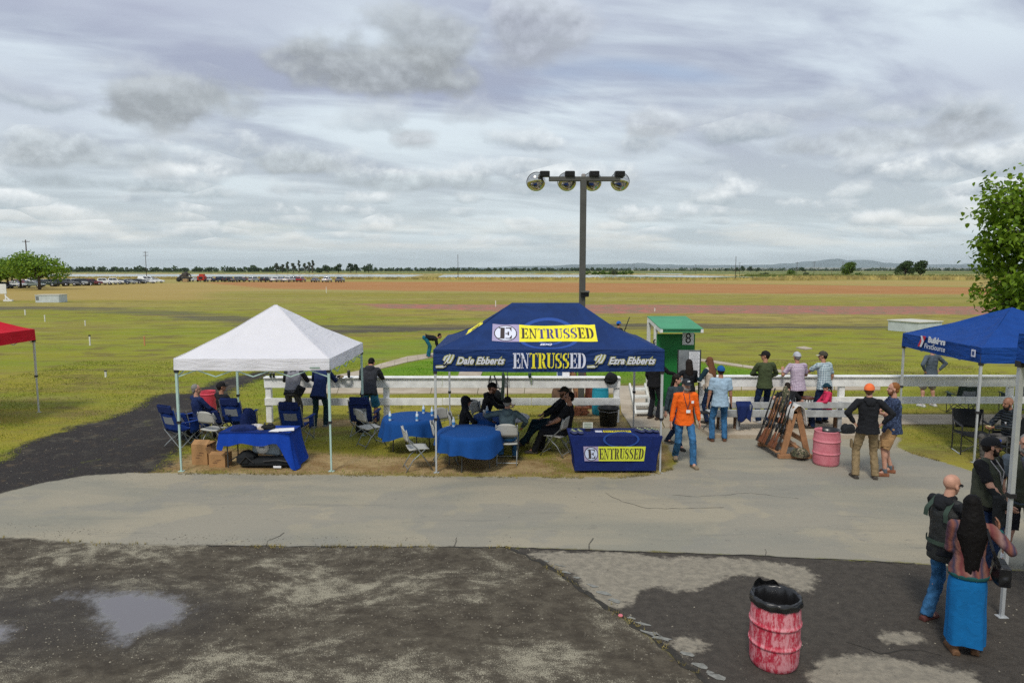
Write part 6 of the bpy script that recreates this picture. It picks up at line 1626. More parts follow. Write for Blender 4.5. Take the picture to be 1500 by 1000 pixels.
MB().lathe([(rr*.995, .672), (rr*1.012, .69), (rr*1.015, .72), (rr*.99, .742), (rr*.93, .755), (rr*.84, .73), (rr*.79, .60), (rr*.74, .45), (.02, .40)], 72, (0, 0, 0), None, False, lambda a, i: (.006*math.sin(a*11+i*.8)+.004*math.sin(a*23+i*2)) if i < 5 else .005*math.sin(a*9+i)).build('bag', linm, lb, True)
def peak(u, v):
    a = R(60)+u*R(110); r0 = rr*(.98-.12*v+.05*math.sin(u*19)); return (r0*math.cos(a), r0*math.sin(a), .74+.085*v*(math.sin(u*math.pi)**.6)*(1+.35*math.sin(u*13)))
MB().sheet(peak, 24, 4).build('bag_lip', linm, lb, True)
pb, pbx, pby = barrel('faded pink barrel beside the wooden gun rack', 1209.5, 684, .262, .72, pinksc, ribs=(.35, .70))
ob = thing('bin_liner', 'dark bag edge hanging in the rim of the faded pink barrel', 'bin bag', (pbx, pby, 0)); MB().lathe([(.255, .70), (.262, .735), (.235, .74), (.22, .60)], 24, (0, 0, 0), None, False).build('bag', linm, ob, True)
ob.children[0].data; me = ob.children[0].data
import bmesh
bm = bmesh.new(); bm.from_mesh(me); bmesh.ops.delete(bm, geom=[f for f in bm.faces if not (f.calc_center_median().x > .02 and f.calc_center_median().y > -.2)], context='FACES'); bm.to_mesh(me); bm.free()
barrel('teal barrel behind the right end of the left fence', 879, 609, .235, .76, teal, ribs=(.5,))
barrel('red bin between the two seated men under the white canopy', 306, 606, .21, .62, redp2, ribs=(.85,))
bk = thing('bucket', 'black bucket with a wire handle at the right fence end', 'bucket', (W(891, 17.35), 17.35, 0))
MB().lathe([(.20, 0), (.215, .01), (.25, .44), (.28, .45), (.285, .48), (.27, .49), (.245, .47), (.20, .05), (.01, .04)], 36, cap=False).build('shell', mat('bucket_black', (.018, .02, .02), .5), bk, True)
MB().tube([(-.285, 0, .45), (-.25, -.22, .42), (0, -.31, .40), (.25, -.22, .42), (.285, 0, .45)], .006, 6).build('handle', mat('wire', (.4, .4, .4), .4, metal=.6), bk)
# ------------------------------------------------------------------ gun racks
timber = mat('timber', (.34, .175, .085), .8, noise=.16, nscale=6, bump=.3, bscale=24)
def rack(label, xc, y0, y1, h=1.12, group='wooden gun racks'):
    t = thing('gun_rack', label, 'gun rack', (xc, y0, 0), 0, group); L = y1-y0
    for yy in (0, L):
        MB().box((0, yy, .05), (.72 if yy == 0 else .85, .09, .09), None, .006).build('foot_beam', timber, t)
        MB().bar((-.26, yy, .09), (-.02, yy, h), .12, .04, (0, 1, 0)).build('a_frame_leg', timber, t); MB().bar((.28, yy+.045, .09), (.02, yy+.045, h), .12, .04, (0, 1, 0)).build('a_frame_leg', timber, t)
    MB().bar((-.04, -.02, h-.12), (-.04, L+.02, h-.12), .10, .05).build('top_rail', timber, t)
    MB().bar((-.34, 0, .14), (-.34, L, .14), .16, .03).build('butt_shelf', timber, t)
    MB().bar((.16, .05, .40), (.16, L-.05, .40), .04, .10).build('cross_rail', timber, t); MB().bar((.22, .1, .12), (.0, L-.1, .32), .10, .04).build('cross_rail', timber, t)
    return t
xr = W(1164, 14.25); y0r, y1r = 14.25, 15.25
rack('timber A-frame gun rack with shotguns leaning on its left side', xr, y0r, y1r)
GG = 'shotguns leaning on the timber rack'
glab = ['nearest shotgun in the rack, with dark stock', 'second shotgun from the front of the rack', 'third shotgun from the front of the rack', 'fourth shotgun from the front of the rack', 'fifth shotgun from the front of the rack', 'sixth shotgun from the front of the rack', 'farthest shotgun in the timber rack']
for i in range(7):
    yy = y0r+.04+i*.14
    gun('shotgun', glab[i], (xr-.36-.02*i, yy, .16), (xr-.02-.015*i, yy+.05+.02*(i % 2), 1.36-.03*(i % 3)), (gund if i in (0, 3, 6) else woodst), R(90)+.2*(i % 3), GG)
t = thing('gun_slip', 'camouflage gun slip standing in the timber rack', 'gun slip', (xr, y0r+.5, 0)); camom = custom('camouflage', lambda nt, b: nt.put(b.inputs['Base Color'], nt.mix(nt.ss(nt.noise(nt.node('ShaderNodeTexCoord').outputs['Object'], 16, 4, .6, .5), .48, .52), nt.mix(nt.ss(nt.noise(nt.node('ShaderNodeTexCoord').outputs['Object'], 26, 3, .6), .5, .54), (.10, .085, .05), (.28, .24, .17)), nt.mix(nt.ss(nt.noise(nt.node('ShaderNodeTexCoord').outputs['Object'], 21, 3, .6), .5, .54), (.06, .07, .035), (.03, .025, .02)))), .95)
MB().tube([(-.10, 0, .40), (-.06, .02, .9), (-.02, .04, 1.35), (-.05, .04, 1.47)], [.06, .085, .08, .03], 12).build('sleeve', camom, t, True)
t = thing('towel', 'white towel draped over the top of the timber rack', 'towel', (xr, y0r, 0)); tw = fabric('towel_white', (.62, .60, .57), .4)
def tow(u, v):
    w = .15+.05*v; s = (v-.42)*1.3
    x = .02+math.copysign(min(.10, abs(s)*.5), s)+s*.10; z = 1.16-max(0, abs(s)-.05)*.60-.03*math.sin(u*9)*abs(s)
    return (x*1.0+.015*math.sin(u*12)*abs(s), -.10+.34*u, max(.6, z))
MB().sheet(tow, 10, 16).build('cloth', tw, t, True, .012)
lump('camouflage_bag', 'camouflage bag lying on the foot of the timber rack', 'bag', 1172, 668, .08, (.34, .26, .18), camom, 12)
bt2 = thing('spray_bottle', 'small orange bottle on top of the timber rack', 'bottle', (xr+.0, y0r+.35, 1.06)); MB().lathe([(.025, 0), (.028, .02), (.028, .09), (.012, .11)], 14).build('bottle_body', mat('orange_plastic', (.75, .12, .02), .4), bt2, True); MB().lathe([(.013, .105), (.013, .14)], 10).build('cap', capw, bt2)
# rack behind the left fence
xr2 = W(834, 20.4); rack('gun rack half hidden behind the left fence by the mast', xr2, 20.1, 21.1)
for i in range(6):
    gun('shotgun', ['first', 'second', 'third', 'fourth', 'fifth', 'sixth'][i]+' gun from the left on the rack behind the mast', (xr2-.34+.17*i, 19.9+.05*i, .12), (xr2-.20+.13*i, 20.45, 1.34), woodst if i % 2 else gund, R(90), 'guns on the rack behind the mast')
lump('gun_bag_heap', 'leather and canvas shell bags heaped at the rack behind the mast', 'bag', 822, 597, 0, (.5, .4, .75), mat('bag_brown', (.12, .07, .045), .8, noise=.4, nscale=6), 13, flat=.4)
lump('gun_bag_heap', 'red brown case leaning right of the mast foot', 'bag', 866, 597, 0, (.35, .35, .78), mat('bag_red', (.17, .05, .03), .8, noise=.3, nscale=6), 14, flat=.3)
# jacket on the bench, bags
t = thing('jacket', 'navy jacket hung over the back of the long grey bench', 'jacket', (W(1089, 16.35), 16.40, .085))
MB().sheet(lambda u, v: ((u-.5)*(.34+.04*math.sin(v*5)), (.03 if v < .25 else -.07-.02*math.sin(u*12+v*3)), .74-(.02 if v < .1 else 0)-.52*max(0, v-.1)-(.05*math.sin(u*7) if v > .9 else 0)), 16, 14).build('cloth', cnavy, t, True, .03)
MB().tube([(-.12, -.09, .30), (-.12, -.10, .14)], .012, 6).build('strap', blk, t); MB().box((.15, -.06, .55), (.06, .04, .24), None, .02).build('lining', mat('lining_grey', (.2, .22, .24), .8), t)
lump('black_case', 'black case under the right end of the long bench', 'bag', 1241, 633, .085, (.34, .30, .20), cblack, 15, flat=.3)
lump('shoe_bag', 'black bag left of the timber rack under the bench', 'bag', 1148, 618, .085, (.40, .3, .45), cblack, 16)
t = thing('side_table', 'small folding table edge beside the man in the light blue shirt', 'table', (W(1040, 16.6), 16.6, .085)); MB().box((0, 0, .42), (.55, .25, .03)).build('top', blk, t)
for s in (-1, 1): MB().bar((s*.22, 0, .41), (-s*.18, 0, 0), .02, .02).build('leg', tubem, t)
t = thing('cooler', 'bright blue cooler behind the bald seated man', 'cooler', (W(1494, 14.6), 14.6, .0)); MB().box((0, 0, .40), (.45, .32, .42), None, .03).build('body', mat('cooler_blue', (.05, .22, .62), .5), t); MB().box((0, 0, .63), (.47, .34, .05), None, .02).build('lid', mat('cooler_lid', (.6, .6, .6), .5), t); MB().box((0, 0, .095), (.45, .32, .19), None, .01).build('crate_base', blk, t)
t = thing('clay_shard', 'single pink clay target shard on the crack in front', 'clay shard', (*gp(909, 903), .01)); MB().lathe([(.028, 0), (.030, .008), (.02, .02), (.004, .021)], 12).build('shard', mat('clay_pink', (.62, .16, .20), .7), t, True)
# ------------------------------------------------------------------ people
_sph = None
def sph_t(nu=14, nv=9):
    V = []; F_ = []
    for j in range(nv+1):
        th = math.pi*j/nv
        for i in range(nu):
            a = 2*math.pi*i/nu; V.append((math.sin(th)*math.cos(a), math.sin(th)*math.sin(a), math.cos(th)))
    for j in range(nv):
        for i in range(nu): F_.append((j*nu+i, (j+1)*nu+i, (j+1)*nu+(i+1) % nu, j*nu+(i+1) % nu))
    return np.array(V), F_
SV, SF = sph_t()
class Blob:
    """overlapping rounded volumes fused into one continuous skin"""
    def __init__(s): s.v = []; s.f = []; s.n = 0
    def _add(s, V, F_): s.f += [tuple(i+s.n for i in f) for f in F_]; s.v.append(np.asarray(V, dtype=float)); s.n += len(V)
    def ell(s, c, r, M=None):
        V = SV*np.array(r)
        if M is not None: V = V @ np.array(M).T
        s._add(V+np.array(c), SF); return s
    def cap(s, a, b, ra, rb, flat=None, axis=None):
        """tapered capsule; flat squeezes it along the given axis"""
        a = np.array(a, float); b = np.array(b, float); d_ = b-a; L = np.linalg.norm(d_)
        if L < 1e-6: return s.ell(a, (ra,)*3)
        z = d_/L; ref = np.array(axis if axis is not None else ((0, 1, 0) if abs(z[1]) < .9 else (1, 0, 0)), float)
        x = np.cross(ref, z); x /= np.linalg.norm(x); y = np.cross(z, x)
        V = SV.copy(); up = V[:, 2] > 1e-6; eq = np.abs(V[:, 2]) < .2
        rad = np.where(V[:, 2] >= 0, rb, ra)
        P = V*rad[:, None]
        if flat: P[:, 1] *= flat
        W_ = P[:, :1]*x+P[:, 1:2]*y+P[:, 2:3]*z + np.where(V[:, 2] >= 0, L, 0)[:, None]*z + a
        s._add(W_, SF); return s
    def loft(s, rings, n=20, fx=(1, 0, 0)):
        """rings: (centre, rx, ry, dir) closed with flat ends"""
        V = []; F_ = []
        C_ = [np.array(r[0], float) for r in rings]
        for k, rg in enumerate(rings):
            t = C_[min(k+1, len(C_)-1)]-C_[max(0, k-1)]; t /= np.linalg.norm(t)
            if len(rg) > 3 and rg[3] is not None: t = np.array(rg[3], float)
            x = np.array(fx, float)-t*np.dot(fx, t); x /= np.linalg.norm(x); y = np.cross(t, x)
            for i in range(n):
                a = 2*math.pi*i/n; V.append(C_[k]+x*math.cos(a)*rg[1]+y*math.sin(a)*rg[2])
        m_ = len(rings)
        for k in range(m_-1):
            for i in range(n): j = (i+1) % n; F_.append((k*n+i, k*n+j, (k+1)*n+j, (k+1)*n+i))
        F_ += [tuple(range(n-1, -1, -1)), tuple(range((m_-1)*n, m_*n))]
        s._add(V, F_); return s
    def box(s, c, size, M=None):
        mb = MB().box(c, size, M); s._add(mb.v, mb.f); return s
    def build(s, name, m_, parent, voxel=.012, smooth=2, disp=0.0, dscale=.12):
        V = np.concatenate(s.v)
        me = bpy.data.meshes.new(name); me.from_pydata(V.tolist(), [], s.f); o = bpy.data.objects.new(name, me); col.objects.link(o)
        md = o.modifiers.new('r', 'REMESH'); md.mode = 'VOXEL'; md.voxel_size = voxel
        if disp:
            tx_ = bpy.data.textures.get('crease%g' % dscale) or bpy.data.textures.new('crease%g' % dscale, 'CLOUDS'); tx_.noise_scale = dscale; tx_.noise_depth = 2
            dm = o.modifiers.new('d', 'DISPLACE'); dm.texture = tx_; dm.strength = disp; dm.mid_level = .5; dm.texture_coords = 'LOCAL'
        if smooth:
            sm = o.modifiers.new('s', 'SMOOTH'); sm.factor = .5; sm.iterations = smooth
        me2 = bpy.data.meshes.new_from_object(o.evaluated_get(bpy.context.evaluated_depsgraph_get()))
        bpy.data.objects.remove(o); bpy.data.meshes.remove(me)
        me2.name = name; me2.materials.clear(); me2.materials.append(m_)
        me2.polygons.foreach_set('use_smooth', [True]*len(me2.polygons)); me2.update()
        return link(bpy.data.objects.new(name, me2), parent)
def vv(*a): return np.array(a, float)
def ik(a, b, L1, L2, hint):
    a = np.array(a, float); b = np.array(b, float); d_ = b-a; D = np.linalg.norm(d_); D2 = min(D, (L1+L2)*.998); u = d_/D
    if D > D2: b = a+u*D2; D = D2
    x = (L1*L1-L2*L2+D*D)/(2*D); h = math.sqrt(max(0, L1*L1-x*x)); hn = np.array(hint, float); hn = hn-u*np.dot(hn, u); hn /= np.linalg.norm(hn)+1e-9
    return a+u*x+hn*h, b
def rot(v, ang, axis='x'):
    c, s_ = math.cos(ang), math.sin(ang); x, y, z = v
    if axis == 'x': return vv(x, y*c-z*s_, y*s_+z*c)
    if axis == 'z': return vv(x*c-y*s_, x*s_+y*c, z)
    return vv(x*c+z*s_, y, -x*s_+z*c)
SKIN = {'fair': (.50, .27, .19), 'tan': (.40, .20, .125), 'brown': (.27, .13, .08)}
def skinm(k): return mat('skin_'+k, SKIN[k], .55, noise=.10, nscale=14, spec=.35)
HAIRC = {'grey': (.20, .19, .18), 'dark': (.018, .013, .011), 'brown': (.09, .045, .022), 'auburn': (.14, .06, .03), 'black': (.006, .005, .005), 'red': (.22, .09, .03)}
def hairm(k):
    def fn(nt, b):
        co = nt.node('ShaderNodeTexCoord').outputs['Object']; x, y, z = nt.sep(co)
        n = nt.noise(nt.comb(nt.m('MULTIPLY', x, 60), nt.m('MULTIPLY', y, 60), nt.m('MULTIPLY', z, 5)), 1.5, 3, .6); c = HAIRC[k]
        nt.put(b.inputs['Base Color'], nt.mix(n, tuple(v*.6 for v in c), tuple(v*1.5 for v in c))); nt.put(b.inputs['Normal'], nt.bump(n, .5, .01)); b.inputs['Roughness'].default_value = .6; b.inputs['Specular IOR Level'].default_value = .12
    return custom('hair_'+k, fn, .6)
def denim(name, c): return custom(name, lambda nt, b: (nt.put(b.inputs['Base Color'], nt.mix(nt.ss(nt.noise(nt.node('ShaderNodeTexCoord').outputs['Object'], 7, 5, .65), .35, .68), tuple(v*.7 for v in c), tuple(min(1, v*1.45) for v in c))), nt.put(b.inputs['Normal'], nt.bump(nt.noise(nt.node('ShaderNodeTexCoord').outputs['Object'], 14, 4, .6, .8), .5, .03)), b.inputs['Specular IOR Level'].__setattr__('default_value', .2)), .9)
def plaid(name, base_, line, sc, lw=.14, dark=None):
    def fn(nt, b):
        x, y, z = nt.sep(nt.node('ShaderNodeTexCoord').outputs['Object'])
        def stripe(v, s, w, ph=0):
            f = nt.m('FRACT', nt.m('ADD', nt.m('MULTIPLY', v, s), ph)); return nt.m('LESS_THAN', f, w)
        ang = nt.m('MULTIPLY', nt.m('ARCTAN2', x, y), .17)
        a = stripe(ang, sc, lw); c = stripe(z, sc, lw)
        m_ = nt.m('MULTIPLY', nt.m('ADD', a, c), .5)
        cc = nt.mix(m_, base_, line)
        if dark: cc = nt.mix(nt.m('MULTIPLY', nt.m('MULTIPLY', stripe(ang, sc, lw*.6, .5), .7), 1.0), cc, dark); cc = nt.mix(nt.m('MULTIPLY', stripe(z, sc, lw*.6, .5), .7), cc, dark)
        nt.put(b.inputs['Base Color'], cc); nt.put(b.inputs['Normal'], nt.bump(nt.noise(nt.node('ShaderNodeTexCoord').outputs['Object'], 10, 4, .6, .6), .4, .03))
    return custom(name, fn, .9)

POSES = {
 'stand': dict(),
 'hang': dict(),
 'hips': dict(lw=(-.235, -.02, 1.04), rw=(.235, -.02, 1.04), le=(-1, -.45, 0), re=(1, -.45, 0)),
 'crossed': dict(lw=(.06, .24, 1.17), rw=(-.06, .27, 1.21), le=(-1, .1, -.7), re=(1, .1, -.7)),
 'front': dict(lw=(-.05, .24, 1.02), rw=(.05, .24, 1.02), le=(-1, -.3, -.5), re=(1, -.3, -.5)),
 'fence': dict(lean=28, ph=.92, py=-.14, lw=(-.13, .44, 1.19), rw=(.13, .44, 1.19), le=(-.8, 0, -1), re=(.8, 0, -1), head=18),
 'fencelow': dict(lean=22, ph=.93, py=-.1, lw=(-.10, .42, 1.22), rw=(.10, .42, 1.22), le=(-.8, 0, -1), re=(.8, 0, -1), head=38),
 'rail': dict(lean=6, lw=(-.22, .38, 1.20), rw=(.17, .36, 1.16), le=(-.8, -.2, -1), re=(.8, -.2, -1)),
 'pockets': dict(lw=(-.23, .08, .90), rw=(.23, .08, .90), le=(-1, -.6, 0), re=(1, -.6, 0)),
 'walk': dict(la=(-.09, -.30, .12), ra=(.08, .32, .09), lw=(-.27, .16, .86), rw=(.28, -.14, .84), ph=.93, lean=4),
 'bend': dict(lean=98, ph=.92, py=-.12, lw=(-.10, .50, .22), rw=(.10, .53, .25), le=(-.5, -1, 0), re=(.5, -1, 0), head=-10, la=(-.17, .0, .09), ra=(.17, .02, .09)),
 'sit': dict(lean=-6, ph=.54, la=(-.14, .42, .09), ra=(.15, .38, .09), lw=(-.15, .30, .68), rw=(.15, .32, .68), le=(-1, -.3, -.4), re=(1, -.3, -.4), kn=1),
 'sitfwd': dict(lean=16, ph=.54, la=(-.15, .36, .09), ra=(.16, .30, .09), lw=(-.16, .50, .79), rw=(.16, .50, .79), le=(-1, -.1, -.6), re=(1, -.1, -.6), kn=1),
 'recline': dict(lean=-22, ph=.53, la=(-.10, .74, .10), ra=(.16, .62, .09), lw=(-.12, .26, .66), rw=(.12, .24, .68), le=(-1, -.3, -.3), re=(1, -.3, -.3), kn=1),
}
def person(label, px, D, heading, H=1.78, pose='stand', z=0.0, build=1.0, female=False, skin='tan', top=None, sleeve='long', topm=None, bottom='trousers', botm=None,
           hem=.0, hair='dark', hairstyle='short', cap_=None, capback=False, hood=None, beard=None, glasses=False, shoe=(.03, .025, .02), vest=None, belt=None, fine=False, turn=0, extra=None, bald=False, long_top=0, **kw):
    """heading: 0 faces away from the drive, 90 faces right, 180 faces the camera"""
    P = dict(POSES[pose]); P.update(kw); s = H/1.78; S = lambda v: np.array(v, float)*s
    t = thing('person', label, 'person', (W(px, D, z), D, z), -R(heading))
    vox = .0085 if fine else .0125
    lean = -R(P.get('lean', 0)); ph = P.get('ph', .95); py = P.get('py', 0)
    B = build; fw = .90 if female else 1.0
    pel = vv(0, py, ph); spine = lambda l, y=0, x=0: pel+rot((x, y, l), lean)
    hipw = .095*(1.04 if female else 1); shw = .185*fw*(.96+.04*B)
    neck = spine(.53); chest = spine(.38); waist = spine(.16); ls = spine(.475, 0, -shw); rs = spine(.475, 0, shw)
    hl = -lean*.0 if 'head' not in P else 0
    hdir = rot((0, .13, 1), lean*.55-R(P.get('head', 0))*1.0); hdir /= np.linalg.norm(hdir)
    hc = neck+hdir*.165
    hp = lean*.35-R(P.get('head', 0)); tz_ = -R(turn)
    def HM(v): return hc+rot(rot(v, hp), tz_, 'z')
    HR = np.array([rot(rot(e, hp), tz_, 'z') for e in ((1, 0, 0), (0, 1, 0), (0, 0, 1))]).T
    sitz = P.get('kn')
    lh = spine(-.02, 0, -hipw); rh = spine(-.02, 0, hipw)
    if pose == 'bend' or abs(P.get('lean', 0)) > 60: lh = pel+vv(-hipw, 0, -.02); rh = pel+vv(hipw, 0, -.02)
    la = vv(*P.get('la', (-.12, .0, .09))); ra = vv(*P.get('ra', (.12, .02, .09)))
    kl, la = ik(lh, la, .445, .43, (-.15, 1, .5 if sitz else 0)); kr, ra = ik(rh, ra, .445, .43, (.15, 1, .5 if sitz else 0))
    lw = vv(*P.get('lw', (-.27, .06, .86))); rw = vv(*P.get('rw', (.27, .06, .86)))
    el_, lw = ik(ls, lw, .285, .255, P.get('le', (-.3, -1, 0))); er, rw = ik(rs, rw, .285, .255, P.get('re', (.3, -1, 0)))
    SK = skinm(skin)
    def hand(b, w, e, side):
        d_ = w-e; d_ = d_/np.linalg.norm(d_); hd = P.get('hd'); 
        if hd is not None and side in hd: d_ = np.array(hd[side], float); d_ /= np.linalg.norm(d_)
        x = np.cross(d_, (0, 0, 1)); x = x/(np.linalg.norm(x)+1e-9) if np.linalg.norm(x) > .15 else vv(0, 1, 0)
        # x is the direction across the palm, n the palm normal
        n = np.cross(x, d_); inward = vv(-side, 0, 0)
        if abs(d_[2]) > .7: x = vv(0, 1, 0)-d_*d_[1]; x /= np.linalg.norm(x); n = np.cross(x, d_)
        if np.dot(n, inward) < 0 and abs(d_[2]) > .7: n = -n
        b.cap(S(w), S(w+d_*.045), .024*s, .028*s, .62, tuple(n)); b.cap(S(w+d_*.04+x*.012), S(w+d_*.085+x*.016), .024*s, .024*s, .6, tuple(n)); b.cap(S(w+d_*.04-x*.012), S(w+d_*.085-x*.016), .024*s, .024*s, .6, tuple(n))
        for k, L in enumerate((.062, .074, .070, .054)):
            o = x*(.030-.020*k); a = w+d_*.088+o; m1 = a+d_*L*.5+n*.008; m2 = a+d_*L*.85+n*.030
            b.cap(S(a), S(m1), .0095*s, .0088*s).cap(S(m1), S(m2), .0088*s, .0075*s)
        a = w+d_*.03+x*.028; m1 = a+d_*.035+x*.026+n*.006; b.cap(S(a), S(m1), .0125*s, .011*s).cap(S(m1), S(m1+d_*.034+x*.004+n*.010), .011*s, .009*s)
    kt = .90; ka = .80 if sleeve == 'long' else 1.0; klg = .80 if bottom in ('trousers', 'leggings') else 1.0; kth = .84
    b = Blob()
    # torso, neck, head
    b.cap(S(spine(.02, 0, -.05)), S(spine(.02, 0, .05)), .092*s*B, .092*s*B, .95); b.loft([(S(spine(-.03)), .13*s*B, .095*s*B), (S(waist), .12*s*B*fw, .09*s*B), (S(chest), .15*s*B*fw, .10*s*B), (S(spine(.48)), .13*s*fw, .085*s)])
    b.cap(S(ls), S(rs), .058*s, .058*s).cap(S(neck-(hdir*.03)), S(neck+hdir*.10), .056*s*(.85 if female else 1), .052*s*(.85 if female else 1))
    b.ell(S(HM((0, -.012, .035))), S((.076, .094, .090)), HR).ell(S(HM((0, .022, -.035))), S((.060, .066, .078)), HR).ell(S(HM((0, .062, -.085))), S((.030, .024, .024)), HR)
    b.cap(S(HM((0, .082, .012))), S(HM((0, .103, -.022))), .010*s, .016*s).ell(S(HM((0, .075, -.058))), S((.024, .016, .012)), HR).ell(S(HM((0, .074, .032))), S((.052, .015, .012)), HR)
    for sd_ in (-1, 1): b.ell(S(HM((sd_*.078, -.004, -.008))), S((.011, .020, .032)), HR)
    for (sh, e, w, sd_) in ((ls, el_, lw, -1), (rs, er, rw, 1)):
        b.cap(S(sh), S(e), .048*s*B*ka, .040*s*B*ka).cap(S(e), S(w), .040*s*ka, .026*s).ell(S(e+(w-e)*.22), S((.042*ka, .042*ka, .05))); hand(b, w, e, sd_)
    for (h, k, a) in ((lh, kl, la), (rh, kr, ra)):
        b.cap(S(h), S(k), .088*s*B*kth, .056*s*klg).cap(S(k), S(a), .052*s*klg, .036*s).ell(S(k+(a-k)*.28+vv(0, -.012, 0)), S((.052*klg, .054*klg, .10))); b.cap(S(a), S(a+vv(0, .09, -.045)), .036*s, .03*s)
    body = b.build('body', SK, t, vox, 2)
    # face details
    eyem = mat('eye_dark', (.02, .015, .012), .2); lipm = mat('lip', (.36, .13, .11), .5)
    for sd_ in (-1, 1): MB().lathe([(.001, -.006), (.008, -.003), (.0095, 0), (.008, .003), (.001, .006)], 8, tuple(S(HM((sd_*.031, .083, .012)))), None, False).build('eye', eyem, t, True)
    MB().box(tuple(S(HM((0, .093, -.052)))), (.042*s, .008*s, .008*s), Matrix(HR.tolist()), .003).build('mouth', lipm, t)
    # top
    tm = topm; sl = {'long': 1.0, 'short': .80, 'tee': .80, 'none': 0, 'elbow': 1.0}[sleeve]
    g = .022 if sleeve == 'long' else .016
    sb = Blob(); hemz = -.09-hem
    lowdir = None
    pts = [(spine(hemz) if abs(P.get('lean', 0)) < 60 else spine(.0), (.200+.03*hem)*B, .166*B), (spine(.06), .176*B, .130*B*(1.06 if B > 1.02 else 1)), (waist, .150*B*fw+.004, .124*B+(.012 if B > 1.02 else 0)), (spine(.28), .165*B*fw, .128*B), (chest, .178*B*fw, .130*B), (spine(.47), .150*fw, .10), (spine(.515), .085*fw, .072)]
    if sitz: pts[0] = (spine(-.04), .175*B, .15*B)
    sb.loft([(S(a), rx_*s, ry_*s) for a, rx_, ry_ in pts]); sb.cap(S(ls), S(rs), .066*s, .066*s); sb.ell(S(spine(.50)), S((.10*fw, .085, .045)))
    if female: sb.ell(S(spine(.33, .085, -.06)), S((.065, .055, .065))).ell(S(spine(.33, .085, .06)), S((.065, .055, .065)))
    for (sh, e, w) in ((ls, el_, lw), (rs, er, rw)):
        if sleeve == 'none': sb.ell(S(sh), S((.06, .06, .06))); continue
        if sl >= 1.0:
            wl = w-(w-e)/np.linalg.norm(w-e)*.015
            sb.cap(S(sh), S(sh+(e-sh)*.5), .066*s*B, .060*s*B); sb.cap(S(sh+(e-sh)*.4), S(e), .060*s*B, .054*s); sb.loft([(S(e), .054*s, .054*s), (S(e+(wl-e)*.5), .048*s, .048*s), (S(wl), .037*s, .037*s)], 14); sb.ell(S(e), S((.053, .053, .053)))
        else: sb.cap(S(sh), S(sh+(e-sh)*.3), .066*s*B, .066*s*B); sb.loft([(S(sh), .064*s*B, .064*s*B), (S(sh+(e-sh)*sl), .062*s*B, .060*s*B)], 14)
    if hood == 'down':
        sb.cap(S(neck+rot((-.065, -.055, -.01), lean)), S(neck+rot((.065, -.055, -.01), lean)), .052*s, .052*s); sb.ell(S(neck+rot((0, -.10, -.055), lean)), S((.085, .05, .075))); sb.ell(S(neck+rot((0, .02, .02), lean)), S((.085, .085, .035)))
    if hood == 'up':
        sb.ell(S(HM((0, -.035, .03))), S((.105, .115, .125)), HR); sb.ell(S(HM((0, -.04, -.07))), S((.095, .095, .10)), HR)
        sb.ell(S(neck), S((.10, .095, .07)))
    if P.get('collar'): sb.loft([(S(neck-hdir*.03), .078*s, .078*s), (S(neck+hdir*.045), .070*s, .074*s)], 16)
    shirt = sb.build(top or 'shirt', tm, t, vox*1.25, 2, .026*s, .07)
    if vest is not None:
        vb = Blob(); vl = P.get('vlen', .10)
        vb.loft([(S(spine(-vl)), (.188)*s*B, .160*s*B), (S(spine(.08)), .178*s*B, .150*s*B), (S(waist), .172*s*B*fw, .145*s*B), (S(chest), .186*s*B*fw, .142*s*B), (S(spine(.475)), .150*s*fw, .105*s)]); vb.cap(S(spine(.49, 0, -.12)), S(spine(.49, 0, .12)), .068*s, .068*s)
        for sd_ in (-1, 1): vb.box(S(spine(.03, .13*B, sd_*.09)), S((.12, .06, .14)))
        vb.build('vest', vest, t, vox*1.25, 3, .016*s, .09)
    # bottoms
    if bottom in ('trousers', 'shorts', 'leggings'):
        tb = Blob(); k_ = .92 if bottom == 'leggings' else 1
        pc_ = pel if abs(P.get('lean', 0)) > 60 else spine(0)
        tb.cap(S(pc_+vv(-.058, 0, -.03)), S(pc_+vv(.058, 0, -.03)), .110*s*B*k_, .110*s*B*k_, .98)
        if not sitz: tb.loft([(S(pc_+vv(0, 0, -.09)), .165*s*B*k_, .125*s*B*k_), (S(pc_), .158*s*B*k_, .128*s*B*k_), (S(pc_+vv(0, 0, .07)), .140*s*B*k_, .112*s*B*k_)])
        else: tb.ell(S(pc_+vv(0, .02, -.02)), S((.17*B, .15, .11)))
        for (h, k, a) in ((lh, kl, la), (rh, kr, ra)):
            if bottom == 'shorts':
                d_ = (k-h); tb.cap(S(h), S(h+d_*.4), .092*s*B, .096*s*B); tb.loft([(S(h), .090*s*B, .10*s*B), (S(h+d_*.97), .098*s*B, .095*s*B)], 18)
            else:
                e_ = a+(k-a)/np.linalg.norm(k-a)*.0-vv(0, 0, .035); tb.cap(S(h), S(k), .090*s*B*k_, .070*s*k_).ell(S(k), S((.071*k_, .071*k_, .071))); tb.loft([(S(k), .069*s*k_, .069*s*k_), (S(k+(e_-k)*.5), .068*s*k_, .070*s*k_), (S(e_), .066*s*k_, .070*s*k_)], 16)
        tb.build(bottom, botm, t, vox*1.25, 2, .026*s, .06)
    elif bottom == 'skirt':
        rg_ = [(spine(.0), .160, .130), (spine(-.06), .176, .150), (spine(-.13), .192, .166), (vv(0, .0, .72), .196, .168), (vv(0, .0, .55), .190, .160), (vv(.01, -.01, .38), .195, .165), (vv(.01, -.01, .13), .200, .172)]
        V = []; F_ = []; n_ = 64
